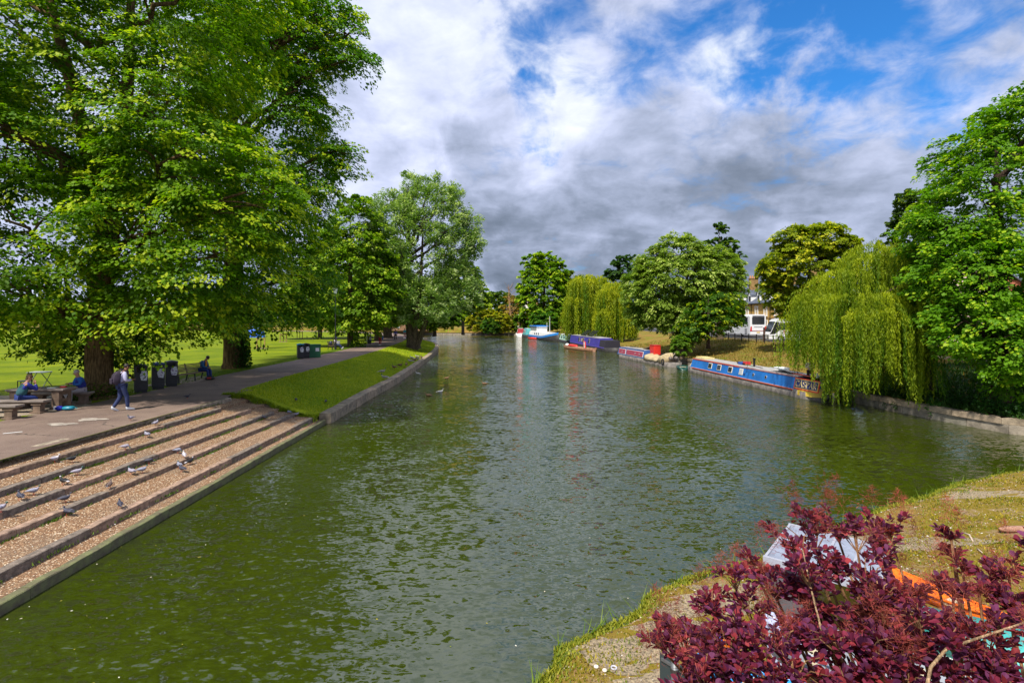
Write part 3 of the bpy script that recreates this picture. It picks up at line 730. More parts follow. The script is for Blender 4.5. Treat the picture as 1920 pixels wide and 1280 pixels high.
# low hanging dark boughs in front of the first trunk: suckering growth between trunk and bins
B = (-17.3, 23.6, 1.4)
tree('lime_sucker_shrub', B, 'dense leafy growth hanging low between the big lime trunk and the bins', 3.2, .05, [L_(225, 650, 23.2, 1.5, .8, .9, B), L_(140, 655, 23.2, 1.3, .7, .55, B), L_(262, 640, 23, 1.1, .8, .6, B), L_(90, 640, 22, 1.4, .7, .5, B)], 150, 40, .14, .6, (.014, .06, .003), (.045, .12, .004), limeT, b_brown, None, 9, twigs=2, cat='shrub', inner=.2)
# --- smaller limes further along
def smalllime(px, d, top, rpx, low, seed, label, c1=(.14, .25, .004), n=620, tr=.32, extra=(), xw=1.0):
    x = XD(px, d); h = ZD(top, d) - 1.4; r = rpx / F * d; zl = ZD(low, d) - 1.4
    lo = [(0, 0, zl + (h - zl) * .38, r * .95, r * .9, (h - zl) * .40), (r * .1, 0, zl + (h - zl) * .72, r * .62, r * .62, (h - zl) * .30),
          (-r * .5, -r * .3, zl + (h - zl) * .26, r * .6, r * .6, (h - zl) * .22), (r * .5, -r * .2, zl + (h - zl) * .28, r * .6, r * .6, (h - zl) * .24), (-r * .3, -.1, zl + (h - zl) * .55, r * .6, r * .5, (h - zl) * .22)] + list(extra)
    return tree('lime_tree', (x, d, 1.4), label, h, tr, lo, n, 46, .0048 * d + .05, r * .22, (.035, .09, .002), c1, ((.30, .38, .02), .36), b_grey, 'tall limes along the park path', seed, flare=1.5, droop=.7, inner=.5)
smalllime(657, 64, 372, 92, 615, 21, 'mid sized lime tree beside the lamp post and far bench', n=1000)
smalllime(706, 79, 430, 60, 612, 22, 'slim lime trunk next to the far litter bin')
smalllime(727, 92, 450, 60, 610, 23, 'stout old lime near the walkers on the path', tr=.7)
smalllime(600, 88, 470, 70, 605, 24, 'pale green lime on the lawn left of the lamp post')
# --- silver willow at the bank
B = (XD(771, 67), 67, 1.0)
lob = [L_(785, 470, 67, 6.6, 6, 6, B), L_(810, 400, 67, 4.6, 4, 4, B), L_(845, 450, 67, 3.3, 3, 4.2, B), L_(740, 420, 67, 4.4, 4, 3.6, B), L_(850, 540, 67, 3.6, 3.4, 3.6, B), L_(720, 520, 68, 4, 4, 4, B), L_(790, 565, 64, 4, 3, 2.8, B),
       L_(768, 352, 67, 1.1, 1.1, 1.7, B), L_(815, 352, 67, 1.2, 1.1, 1.6, B), L_(853, 372, 67, .9, .9, 1.6, B), L_(884, 420, 67, 1.0, .9, 1.6, B), L_(893, 462, 67, .9, .9, 1.2, B), L_(733, 380, 67, 1.2, 1.1, 1.4, B)]
tree('silver_willow', B, 'large silvery green willow with forked trunk leaning over the bank', 19, .55, lob, 1500, 50, .40, 1.25, (.07, .15, .022), (.22, .30, .095), ((.38, .44, .22), .4), b_grey, None, 31,
     trunks=[([(0, 0, -.2), (0, 0, .3), (-.3, 0, 3), (-.8, 0, 8), (-1.5, 0, 14)], [.95, .6, .42, .3, .1]), ([(.5, 0, -.2), (.45, 0, .4), (.5, 0, 3), (1.2, 0, 8), (1.5, 0, 15)], [.6, .5, .36, .26, .1]), ([(.8, 0, -.1), (.8, 0, .4), (1.9, 0, 3.6), (3.4, 0, 8)], [.55, .4, .3, .15])], droop=.2, up=.3, upward=.55, aspect=.34, flat=.2, inner=.45, leafm=m_leaf2)
# --- trees behind it
smalllime(868, 118, 492, 48, 585, 25, 'rounded green tree at the river bend behind the willow', (.10, .19, .006), n=420)
smalllime(815, 106, 520, 50, 616, 26, 'small bankside tree just past the forked willow', n=420)
def roundtree(name, px, d, top, rpx, low, seed, label, c0, c1, tip=((.2, .25, .02), .2), n=420, m_=40, tr=.35, cat='tree', group=None, gz=1.4, lsf=1.0, upward=.05, aspect=.65, droop=.5, bk=None, twigs=4, lob=None, size=.22, trunks=None, flare=1.5, inner=.5):
    x = XD(px, d); h = ZD(top, d) - gz; r = rpx / F * d; zl = max(.3, ZD(low, d) - gz); H = h - zl
    lo = lob or [(0, 0, zl + H * .45, r, r * .9, H * .46), (-r * .35, -r * .2, zl + H * .7, r * .55, r * .5, H * .3), (r * .4, -r * .1, zl + H * .62, r * .55, r * .5, H * .3), (r * .05, 0, zl + H * .82, r * .5, r * .45, H * .2), (-r * .5, -r * .2, zl + H * .3, r * .55, r * .5, H * .26), (r * .5, -r * .2, zl + H * .3, r * .55, r * .5, H * .26)]
    return tree(name, (x, d, gz), label, h, tr, lo, int(n * 1.35), m_, (.0052 * d + .05) * lsf, r * size, c0, c1, tip, bk or b_grey, group, seed, droop=droop, upward=upward, aspect=aspect, twigs=twigs, cat=cat, inner=inner, trunks=trunks, flare=flare)
G0, G1 = (.035, .085, .006), (.11, .19, .008)
roundtree('broadleaf_tree', 1020, 150, 474, 46, 612, 41, 'tall oval green tree behind the blue and white barge', (.04, .12, .003), (.16, .27, .006), ((.34, .42, .02), .35), n=520, tr=.5)
roundtree('round_bush', 1020, 136, 584, 28, 618, 42, 'low rounded bush on the bank behind the white barge', (.03, .10, .006), (.08, .19, .01), n=160, cat='bush', gz=1.0)
roundtree('broadleaf_tree', 1068, 160, 508, 36, 612, 43, 'olive green tree filling the gap left of the weeping willows', (.04, .09, .006), (.13, .17, .008), n=240)
roundtree('dark_tree', 1178, 128, 480, 40, 600, 44, 'dark green tree crown showing behind the weeping willows', (.02, .055, .012), (.05, .11, .02), ((.06, .12, .02), .2), n=300)
roundtree('golden_shrub', 905, 150, 573, 26, 626, 45, 'golden green shrub at the water on the far bend', (.10, .14, .01), (.30, .29, .015), ((.42, .38, .02), .4), n=190, cat='shrub', gz=.6, upward=.4)
roundtree('golden_shrub', 938, 149, 585, 22, 628, 46, 'smaller yellow shrub right of the golden one on the bend', (.09, .15, .01), (.30, .28, .015), ((.42, .36, .02), .35), n=150, cat='shrub', gz=.6, upward=.4)
roundtree('green_shrub', 920, 146, 598, 16, 628, 47, 'dark green shrub between the two yellow shrubs', (.02, .07, .006), (.06, .15, .01), n=110, cat='shrub', gz=.5)
roundtree('broadleaf_tree', 935, 185, 545, 36, 610, 48, 'distant dark green trees above the yellow shrubs', (.02, .06, .006), (.07, .13, .008), n=220)
roundtree('rusty_tree', 962, 165, 553, 26, 618, 49, 'rust brown half dead tree beside the white house', (.18, .13, .02), (.28, .20, .03), ((.26, .25, .03), .3), n=90, m_=30, inner=.2)
roundtree('green_shrub', 975, 150, 590, 14, 622, 50, 'small green shrub below the white house', (.03, .09, .006), (.10, .18, .01), n=90, cat='shrub', gz=.8)
roundtree('green_shrub', 1100, 132, 596, 30, 622, 51, 'green bank shrub behind the pale green boat', (.04, .09, .006), (.14, .19, .01), n=120, cat='shrub', gz=1.0)
# bare dead tree
B = (XD(956, 150), 150, 1.0); root = empty('dead_tree', B, 0, 'bare leafless brown tree standing by the golden shrubs', 'tree'); mb = MB(); random.seed(4)
mb.tube([(.8, 0, 0), (.3, 0, 4), (-.2, 0, 9), (-.4, 0, 14)], [.35, .26, .16, .04], 7)
for i in range(26):
    z = random.uniform(4, 13); a = random.uniform(0, 6.28); l = random.uniform(1.5, 4.5) * (1.2 - z / 18)
    mb.tube([(.3 - z * .04, 0, z), (.3 + math.cos(a) * l * .5, math.sin(a) * l * .5, z + l * .5), (.3 + math.cos(a) * l, math.sin(a) * l, z + l * 1.1)], [.09, .055, .02], 4)
mb.build('trunk', mat('dead_wood', (.30, .17, .08), .9), root)
# --- large grey-green tree in the middle right with a spiky one behind
B = (XD(1288, 62), 62, 1.6)
lob = [L_(1285, 530, 62, 6.0, 5, 4.6, B), L_(1225, 555, 61, 3.6, 3, 4.3, B), L_(1270, 480, 62, 3.4, 3, 2.7, B), L_(1345, 520, 62, 3.4, 3, 3.6, B), L_(1300, 590, 60, 4.2, 3, 2.6, B), L_(1212, 588, 62, 2.0, 2, 1.3, B), L_(1365, 575, 61, 1.5, 1.8, 1.8, B), L_(1225, 495, 62, 2.1, 2, 1.6, B), L_(1285, 632, 59, 1.2, 1.2, .8, B), L_(1250, 520, 60, 2.6, 2.2, 2.6, B), L_(1310, 500, 60.5, 2.8, 2.2, 2.4, B)]
tree('grey_willow', B, 'broad grey green bushy tree behind the maroon panelled narrowboat', 12.5, .35, lob, 1500, 48, .38, 1.1, (.06, .125, .008), (.20, .27, .030), ((.36, .42, .10), .35), b_grey, None, 61, droop=.6, aspect=.45, inner=.5, leafm=m_leaf2)
roundtree('slender_tree', 1350, 72, 412, 34, 600, 62, 'slender spiky tree top rising above the grey green tree', (.03, .08, .012), (.08, .15, .02), n=260, m_=26, gz=2.0, upward=.35,
          lob=[(0, 0, 9, 3.6, 3, 3.2), (.3, 0, 12.4, 2.7, 2, 2.0), (-2.2, 0, 11.2, 1.3, 1, 1), (0, 0, 15.1, .9, .9, 1.7), (1.5, 0, 13.5, .8, .8, 1.1), (-1.7, 0, 13.0, .8, .8, 1.1), (2.5, 0, 11.5, .8, .8, .8)], inner=.2)
B = (XD(1328, 56), 56, 1.7)
tree('young_tree', B, 'thin trunked small tree on the dry slope before the coaches', 6.5, .17, [L_(1330, 590, 56, 2.6, 2, 1.7, B), L_(1372, 592, 57, 1.3, 1.3, 1.0, B), L_(1352, 565, 57, 1.9, 1.6, 1.3, B), L_(1300, 615, 56, 1.8, 1.6, 1.2, B)], 260, 40, .27, .8, (.02, .07, .005), (.07, .15, .008), limeT, b_dark, None, 63)
roundtree('bank_shrub', 1276, 54, 630, 17, 668, 64, 'green shrub at the water between the two moored narrowboats', (.04, .11, .008), (.15, .25, .02), n=100, cat='shrub', gz=.7)
# --- yellow-green tree behind the big willow
B = (XD(1517, 50), 50, 1.9)
lob = [L_(1515, 505, 50, 4.4, 3.6, 3.4, B), L_(1540, 450, 50, 2.7, 2.4, 1.9, B), L_(1490, 450, 50, 1.9, 2, 1.6, B), L_(1465, 500, 50, 1.7, 2, 1.6, B), L_(1460, 545, 50, 1.5, 1.6, 1.7, B), L_(1480, 580, 50, 1.4, 1.5, .7, B), L_(1575, 470, 50, 1.8, 1.8, 1.8, B)]
tree('yellow_green_tree', B, 'rounded yellow green tree in front of the brick house', 12, .3, lob, 800, 50, .29, .85, (.05, .10, .003), (.24, .28, .005), ((.44, .42, .02), .4), b_dark, None, 65, droop=.6, inner=.55)
# --- big maple at the right edge and the tree behind it
B = (22.9, 24.0, 1.0)
lob = [(3.0, 2.5, 8.5, 4.4, 4, 6), L_(1900, 300, 25, 2.6, 2.4, 2.6, B), L_(1850, 360, 25, 2.2, 2, 2.2, B), L_(1800, 420, 25, 1.9, 2, 2.0, B), L_(1950, 230, 26, 3.0, 2.6, 1.8, B), L_(1760, 440, 25.5, 1.6, 1.8, 1.5, B), L_(1790, 500, 24.5, 2.0, 1.8, 1.6, B), L_(1850, 520, 23.5, 2.4, 2, 2.0, B), L_(1830, 610, 23, 2.2, 1.8, 1.2, B), L_(1900, 640, 22, 1.7, 1.6, 1.6, B), L_(1770, 560, 25, 1.6, 1.6, 1.5, B), L_(1990, 450, 24, 3, 2.6, 3.4, B), L_(1985, 620, 22.5, 2.2, 2, 1.8, B), L_(1895, 700, 22.3, .8, .9, .8, B)]
tree('maple_tree', B, 'large bright green maple at the right edge of the river', 15, .36, lob, 1750, 56, .18, .85, (.04, .125, .003), (.13, .26, .005), ((.28, .38, .015), .3), b_dark, None, 71, lean=(1.2, 1.5), droop=.6, inner=.55)
roundtree('grey_green_tree', 1715, 46, 352, 52, 600, 72, 'darker tree crown rising behind the weeping willow and maple', (.025, .06, .008), (.07, .12, .02), n=420, m_=40, gz=2.0, cat='tree')
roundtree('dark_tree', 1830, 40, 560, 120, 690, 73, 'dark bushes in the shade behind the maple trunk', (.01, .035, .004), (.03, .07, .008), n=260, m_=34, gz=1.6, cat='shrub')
# ============================================================ WEEPING WILLOWS
def weeping(name, loc, label, domes, nt, per, ls, lw, spread, c0, c1, trunks, barkm, low, seed, group=None, limbs=()):
    """domes: ellipsoids (x,y,z,rx,ry,rz) in local space; tresses hang from their upper surface"""
    r = np.random.default_rng(seed); random.seed(seed)
    root = empty(name, loc, 0, label, 'tree', group); mb = MB()
    for pts, rad in trunks: mb.tube(pts, rad, 12, jit=.08)
    mb.build('trunk', barkm, root, True)
    for pts in limbs:
        lb = MB(); q = bez(pts[0], pts[1], pts[2], 9); lb.tube(q, [.13 * (1 - i / 9.5) + .012 for i in range(9)], 7, jit=.1); lb.build('branch', barkm, root, True)
    Ds = np.array(domes, float); ar = Ds[:, 3] * Ds[:, 4]; ar /= ar.sum(); Cs = []; As = []; Ns = []; T_ = []; TW = []
    for i in range(nt):
        k_ = r.choice(len(Ds), p=ar); d = r.normal(0, 1, 3); d[2] = abs(d[2]) * .8; d /= np.linalg.norm(d)
        c = Ds[k_, :3] + d * Ds[k_, 3:] * r.uniform(.55, 1.0)
        oo = np.array([d[0], d[1], 0]); zl = low(c + oo * .55) + abs(r.normal(0, .45)) + (r.uniform(0, 1) < .25) * r.uniform(0, max(.1, (c[2] - low(c)) * .5))
        ln0 = max(.6, c[2] - zl); out = np.array([d[0], d[1], 0]); out /= max(.2, np.linalg.norm(out))
        tk = r.uniform(0, 1); sway = r.normal(0, .045, 2)
        for j in range(per):
            ln = ln0 * r.uniform(.72, 1.03); o0 = r.normal(0, spread, 3) * (1, 1, .6)
            n = max(8, int(ln / (ls * .36))); t = np.linspace(0, 1, n)[:, None]
            arc = r.uniform(.35, .8) * min(1.2, ln * .25)
            p_ = c + o0 + out * arc * np.minimum(1, t * ln / .9) ** .6 + np.array([0, 0, .30]) * np.sin(np.clip(t * ln / .9, 0, 1) * np.pi) * .8 - np.array([0, 0, 1]) * (t * ln)
            p_[:, :2] += sway * t * ln + (c[:2] + out[:2] * arc - p_[:, :2]) * (t * .35)
            p_ = p_ + r.normal(0, ls * .16, (n, 3))
            a_ = np.stack([r.normal(0, .42, n), r.normal(0, .42, n), -np.ones(n)], 1)
            Cs.append(p_); As.append(a_); Ns.append(r.normal(0, 1, (n, 3)) + np.array([0, 0, .5]) + out * .7)
            f = np.clip(.60 * tk + .25 * r.uniform(0, 1, (n, 1)) + .4 * np.exp(-t * ln / .8) - .1, 0, 1)
            T_.append(np.array(c0) * (1 - f) + np.array(c1) * f)
    C = np.concatenate(Cs); n = len(C); sz = ls * r.uniform(.7, 1.3, n)
    V = leaves(C, np.concatenate(As), np.concatenate(Ns), sz, sz * lw)
    link('crown', np_mesh('crown', V, 4, m_leaf2, np.concatenate(T_)), root, 'stuff')
    return root
B = (22.9, 28.3, .9)
def D_(px, py, d, rx, ry, rz): return L_(px, py, d, rx, ry, rz, B)
dm = [D_(1645, 492, 28.5, 1.8, 1.9, 1.05), D_(1585, 528, 29, 1.5, 1.7, .95), D_(1695, 515, 28, 1.2, 1.7, 1.15), D_(1530, 568, 30.5, 1.3, 1.4, .95), D_(1625, 565, 27, 2.0, 1.5, .8), D_(1700, 570, 26.5, 1.3, 1.4, 1.0), D_(1660, 595, 26, 1.5, 1.2, .8), D_(1572, 598, 27.8, 1.2, 1.1, .8), D_(1497, 600, 31.5, .8, 1.1, .75), D_(1725, 590, 27.5, .55, 1.2, .8), D_(1650, 463, 28.6, 1.0, .9, .35), D_(1600, 480, 28.8, .7, .8, .4)]
def low1(c):
    px = 960 + (c[0] + B[0]) / (c[1] + B[1]) * F
    zt = np.interp(px, [1440, 1475, 1500, 1530, 1546, 1556, 1585, 1605, 1640, 1655, 1680, 1715, 1738, 1770], [680, 690, 697, 694, 700, 765, 778, 720, 765, 700, 730, 782, 775, 600])
    return ZD(zt, c[1] + B[1]) - B[2]
weeping('weeping_willow', B, 'large bright weeping willow trailing over the blue boat and wall', dm, 290, 7, .18, .24, .10, (.05, .14, .004), (.40, .45, .010),
        [([(0, 0, -.4), (0, 0, .2), (-.25, 0, 2), (-.9, .1, 4.3), (-2.0, .2, 6.5)], [.62, .45, .36, .3, .15]), ([(-.2, 0, 1.8), (.3, .6, 4), (-.4, .9, 7.2)], [.3, .22, .08])], b_dark, low1, 81,
        limbs=[[(-1.2, .1, 5), (-3, -.3, 7.3), (-4.6, .3, 5.8)], [(-1.0, .1, 4.6), (-2.5, -1.6, 6.3), (-4.0, -2.0, 4.9)], [(-1.4, .2, 5.4), (-2.5, .5, 8.0), (-3.6, 1, 7.4)], [(-.8, 0, 4.2), (-1.5, -2, 6), (-2.6, -2.6, 4.9)], [(-.5, .2, 3.8), (.1, -1, 6), (-.4, -1.5, 5.4)]])
B = (XD(1095, 100), 100, .8)
dm = [D_(1095, 530, 100, 2.6, 2.6, 1.7), D_(1078, 565, 99, 1.7, 2.2, 1.3), D_(1122, 530, 102, 1.8, 2.4, 1.3), D_(1063, 590, 99, .7, 1.6, 1.0)]
weeping('weeping_willow', B, 'left one of the two distant golden topped weeping willows', dm, 150, 7, .5, .26, .28, (.06, .16, .003), (.50, .50, .012), [([(0, 0, -.3), (0, 0, 3), (-.5, 0, 8)], [.5, .35, .15])], b_dark, lambda c: .35, 82, 'distant weeping willows')
B = (XD(1150, 92), 92, .8)
dm = [D_(1150, 552, 89, 2.3, 2.4, 1.7), D_(1172, 580, 88, 1.2, 2.0, 1.2), D_(1130, 590, 88, 1.1, 2.0, 1.1), D_(1151, 535, 90, 1.3, 1.4, .6), D_(1188, 608, 87, .7, 1.2, .8)]
weeping('weeping_willow', B, 'right one of the two distant weeping willows, above the violet narrowboat', dm, 150, 7, .46, .26, .25, (.06, .16, .003), (.50, .50, .012), [([(0, 0, -.3), (0, 0, 3), (.3, 0, 8)], [.5, .35, .15])], b_dark, lambda c: .5, 83, 'distant weeping willows')
# ============================================================ far trees round the common
rt = random.Random(77)
ordn = ['first', 'second', 'third', 'fourth', 'fifth', 'sixth', 'seventh', 'eighth', 'ninth', 'tenth', 'eleventh', 'twelfth', 'thirteenth', 'fourteenth']
spots_ = sorted([(-40, 150, 560, 60), (30, 170, 568, 50), (95, 140, 560, 50), (160, 180, 566, 50), (230, 160, 562, 46), (300, 185, 570, 40), (365, 165, 564, 44), (430, 190, 566, 40), (500, 175, 560, 42), (560, 190, 566, 36), (615, 170, 560, 36), (668, 180, 566, 34), (-120, 150, 560, 60), (-220, 150, 560, 60)])
for i, (px, d, top, rp) in enumerate(spots_):
    roundtree('far_tree', px, d, top, rp, 603, 100 + i, 'distant tree beyond the common, ' + ordn[i] + ' from the left in the row', (.03, .085, .008), (.09, .16, .012), n=80, m_=26, tr=.3, twigs=0, group='distant trees beyond the common', lsf=1.3)
for i, (px, d, top, rp) in enumerate(sorted([(1440, 150, 560, 60), (1560, 140, 550, 60), (1250, 170, 545, 60), (1130, 200, 560, 60), (1660, 120, 530, 70), (1760, 100, 540, 90)])):
    roundtree('far_tree', px, d, top, rp, 603, 130 + i, 'distant tree behind the right bank, ' + ordn[i] + ' from the left', (.025, .07, .01), (.07, .13, .015), n=120, m_=26, gz=2.0, twigs=0, group='distant trees behind the right bank', lsf=1.3)
# a far hedge closing the horizon
def hedge(name, x0, x1, y0, y1, z0, hh, label, c0, c1, seed):
    r = np.random.default_rng(seed); n = 7000; t = r.uniform(0, 1, n)
    C = np.stack([x0 + (x1 - x0) * t, y0 + (y1 - y0) * t + r.uniform(-2, 2, n), z0 + r.uniform(0, 1, n) * hh * (1 + .35 * np.sin(t * 60) + .2 * np.sin(t * 171))], 1)
    f = r.uniform(0, 1, (n, 1)); V = leaves(C, r.normal(0, 1, (n, 3)), r.normal(0, .5, (n, 3)) + np.array([0, -.4, .7]), np.full(n, 1.4), np.full(n, 1.0))
    o = link(name, np_mesh(name, V, 4, m_leaf, np.array(c0) * (1 - f) + np.array(c1) * f), None, 'stuff'); o['label'] = label
hedge('far_woodland', -420, -45, 215, 205, 1.2, 9, 'dark woodland closing the common', (.02, .06, .01), (.07, .13, .012), 3)
hedge('far_woodland', -45, 30, 205, 190, 0, 8, 'dark woodland beyond the river bend', (.02, .06, .01), (.07, .13, .012), 4)
hedge('far_woodland', 30, 330, 190, 160, 2, 9, 'dark woodland behind the street', (.02, .06, .01), (.07, .13, .012), 5)
# undergrowth on the shady right bank and the plant on the wall
def smallplant(px, py, d, w, h, n, ls, label, c0, c1, seed, name='wall_plant', zb=None):
    r = np.random.default_rng(seed); x = XD(px, d); z = ZD(py, d) if zb is None else zb
    root = empty(name, (x, d, z), 0, label, 'plant')
    st = MB(); tips = []
    for i in range(9):
        a = r.uniform(0, 6.28); q = r.uniform(.2, 1) * w; t = (q * math.cos(a), q * math.sin(a) * .6, h * r.uniform(.5, 1)); tips.append(t)
        st.tube([(0, 0, -.05), (t[0] * .4, t[1] * .4, t[2] * .6), t], [.012, .009, .004], 4)
    st.build('stem', b_brown, root)
    T3 = np.array(tips)[r.integers(0, 9, n)] * r.uniform(.35, 1.08, (n, 1)); C = T3 + r.normal(0, .10 * w + .02, (n, 3))
    f = r.uniform(0, 1, (n, 1)); V = leaves(C, C * .5 + r.normal(0, .5, (n, 3)), r.normal(0, .5, (n, 3)) + np.array([0, -.3, .8]), np.full(n, ls) * r.uniform(.6, 1.2, n), np.full(n, ls * .6))
    link('leaf_mass', np_mesh('leaf_mass', V, 4, m_leaf, np.array(c0) * (1 - f) + np.array(c1) * f), root, 'stuff')
smallplant(1752, 783, 24.6, .42, .8, 420, .10, 'bright green leafy plant sprouting from the river wall', (.02, .09, .01), (.06, .20, .02), 1)
smallplant(1775, 787, 24.2, .28, .5, 240, .09, 'smaller leafy sprout right of the bright wall plant', (.03, .10, .01), (.08, .20, .02), 2)
smallplant(1665, 768, 27.2, .35, .4, 240, .09, 'low green sprout on the wall under the willow', (.02, .08, .01), (.05, .15, .02), 3)
smallplant(1690, 775, 26.5, .4, .5, 300, .09, 'dark weeds hanging over the wall beneath the trailing willow tips', (.02, .07, .01), (.05, .12, .02), 4)
for i, (px, d, w, h, lb) in enumerate([(1800, 24.5, 1.0, .8, 'dark leafy bramble patch left of the maple trunk'), (1850, 22.6, 1.1, .7, 'bramble patch on the bank before the maple trunk'), (1905, 21.9, .9, .6, 'rightmost bramble patch on the shady bank'), (1700, 27.5, .9, .7, 'bramble patch under the trailing willow'), (1640, 29.2, .8, .6, 'bramble patch behind the river wall near the blue boat')]):
    x = XD(px, d); smallplant(px, 0, d, w, h, 620, .13, lb, (.012, .05, .008), (.04, .12, .012), 20 + i, 'bramble_patch', zright(x, d))
# saplings with stakes on the common
def sapling(px, py, label, seed):
    x, y, z = P(px, py, 1.4); root = empty('sapling', (x, y, 1.4), 0, label, 'young tree', 'staked saplings on the common'); random.seed(seed)
    MB().tube([(0, 0, 0), (.03, 0, 1.4), (0, 0, 2.9)], [.05, .045, .02], 6).build('trunk', b_brown, root)
    for a in (-.45, .45): MB().box((a, 0, .65), (.09, .09, 1.3)).build('stake', mat('stake_wood', (.35, .22, .08), .8), root)
    MB().box((0, .06, 1.1), (1.0, .04, .1)).build('crossbar', mat('stake_wood', (.35, .22, .08), .8), root)
    r = np.random.default_rng(seed); n = 500; C = r.normal(0, 1, (n, 3)) * (.55, .55, .75) + (0, 0, 3.1)
    f = r.uniform(0, 1, (n, 1)); V = leaves(C, r.normal(0, 1, (n, 3)), r.normal(0, .5, (n, 3)) + np.array([0, 0, .8]), np.full(n, .22), np.full(n, .15))
    link('crown', np_mesh('crown', V, 4, m_leaf, np.array((.05, .12, .01)) * (1 - f) + np.array((.10, .18, .01)) * f), root, 'stuff')
    MB().cyl((0, 0, .0), (0, 0, .03), .7, .6, 12).build('mulch_ring', m_earth, root)
sapling(489, 653, 'nearest staked sapling on the lawn between the limes', 1)
sapling(531, 641, 'middle staked sapling on the lawn', 2)
sapling(562, 635, 'farthest staked sapling on the lawn', 3)
# ============================================================ SMOKE BUSH in the foreground
m_plum = [leafmat('plum_leaf', .3, .6, .2)]
random.seed(12); r = np.random.default_rng(12)
B = np.array((2.7, 2.55, zbeach(2.7, 2.55)))
bush = empty('smoke_bush', tuple(B), 0, 'purple leaved smoke bush with reddish fluffy plumes filling the near corner', 'bush')
cl = [(1530, 985, 3.3, .20), (1570, 975, 3.4, .16), (1490, 1010, 3.2, .14), (1600, 1000, 3.3, .14), (1640, 985, 3.5, .12), (1680, 975, 3.5, .13), (1665, 1000, 3.4, .10), (1400, 1030, 3.2, .07), (1440, 1045, 3.1, .06),
      (1570, 1045, 3.0, .15), (1620, 1060, 2.9, .15), (1660, 1040, 3.1, .10), (1540, 1065, 2.9, .12), (1490, 1080, 2.9, .13), (1450, 1095, 2.8, .11), (1385, 1085, 2.9, .10), (1400, 1110, 2.8, .11), (1330, 1095, 2.9, .08), (1345, 1125, 2.8, .10), (1300, 1150, 2.7, .11), (1255, 1165, 2.7, .09), (1235, 1195, 2.6, .08), (1275, 1205, 2.6, .12), (1330, 1180, 2.6, .12), (1370, 1165, 2.6, .10),
      (1790, 990, 3.2, .07), (1805, 1010, 3.2, .07), (1765, 1060, 3.1, .09), (1785, 1080, 3.0, .09), (1800, 1045, 3.1, .06), (1860, 1060, 3.1, .10), (1900, 1050, 3.1, .09), (1885, 1090, 3.0, .11), (1840, 1085, 3.0, .08), (1915, 1120, 2.9, .1), (1700, 1100, 2.9, .10), (1650, 1110, 2.8, .13), (1600, 1120, 2.8, .14), (1550, 1130, 2.7, .12), (1690, 1150, 2.7, .12),
      (1400, 1200, 2.5, .13), (1460, 1190, 2.5, .13), (1530, 1180, 2.6, .12), (1600, 1190, 2.5, .14), (1660, 1200, 2.5, .13), (1730, 1190, 2.5, .11), (1780, 1150, 2.7, .07), (1350, 1240, 2.4, .12), (1420, 1255, 2.4, .13), (1490, 1245, 2.4, .12), (1560, 1250, 2.4, .14), (1640, 1255, 2.4, .14), (1710, 1250, 2.4, .12), (1770, 1240, 2.4, .09), (1800, 1190, 2.5, .07), (1830, 1160, 2.6, .07), (1905, 1180, 2.5, .08), (1880, 1235, 2.4, .09), (1915, 1265, 2.4, .10), (1830, 1270, 2.3, .08),
      (1940, 1000, 3.0, .12), (1990, 1080, 2.8, .16), (1980, 1180, 2.5, .16), (1960, 1260, 2.3, .14), (1500, 1310, 2.3, .16), (1620, 1320, 2.2, .16), (1740, 1310, 2.3, .16), (1400, 1320, 2.3, .15), (1680, 1120, 2.9, .13), (1330, 1290, 2.3, .12), (1850, 1310, 2.2, .14)]
cl += [(r.uniform(1290, 1930), r.uniform(1150, 1290), r.uniform(2.35, 2.75), r.uniform(.08, .13)) for _ in range(24)]
cl += [(r.uniform(1480, 1720), r.uniform(1060, 1160), r.uniform(2.7, 2.95), r.uniform(.07, .11)) for _ in range(10)]
stem = MB(); LC = []; LA = []; LN = []; pl = []
for i, (px, py, d, rad) in enumerate(cl):
    rad *= 1.2; px -= 4; py += 16
    c = np.array((XD(px, d), d, ZD(py, d))) - B
    c += r.normal(0, .02, 3); mid = c * .5 + np.array((r.normal(0, .12), .05, .25))
    pp = bez((r.normal(0, .08), r.normal(0, .08), 0), tuple(mid), tuple(c), 8)
    stem.tube(pp, [.017 * (1 - k_ / 9) + .003 for k_ in range(8)], 5)
    dirn = unit(np.array(pp[-1]) - np.array(pp[-3]))
    for s_ in range(max(3, int(rad * 62))):                       # small twigs, each carrying a rosette
        e = r.normal(0, 1, 3); e[2] = abs(e[2]) * .6 + .1; e = unit(e) * rad * r.uniform(.35, 1.15) * (1.15, 1.0, .8)
        q = c + e; stem.tube([tuple(c - dirn * rad * .5), tuple(c + e * .5 + (0, 0, .01)), tuple(q)], [.004, .003, .002], 3)
        tw = unit(e + dirn * .05)
        for k_ in range(r.integers(9, 15)):
            t = k_ / 13; a = k_ * 2.4; sd_ = unit(np.cross(tw, (0.3, .2, 1))); up_ = np.cross(sd_, tw)
            rd = sd_ * math.cos(a) + up_ * math.sin(a)
            ax = unit(rd * (1.1 - .5 * t) + tw * (.35 + t) + (0, 0, .12)); p0 = q - tw * (.075 * (1 - t))
            ln = r.uniform(.034, .062) * (1 - .3 * t)
            LC.append(p0 + ax * (ln * .62)); LA.append(ax * ln); LN.append(unit(np.cross(np.cross(ax, (0, 0, 1)), ax) + r.normal(0, .25, 3)))
    if r.uniform() < .22: pl.append(c + dirn * rad * .8 + np.array((0, 0, rad * .5)))
stem.build('stem', bark('twig_tan', (.26, .14, .07)), bush)
mb = MB()
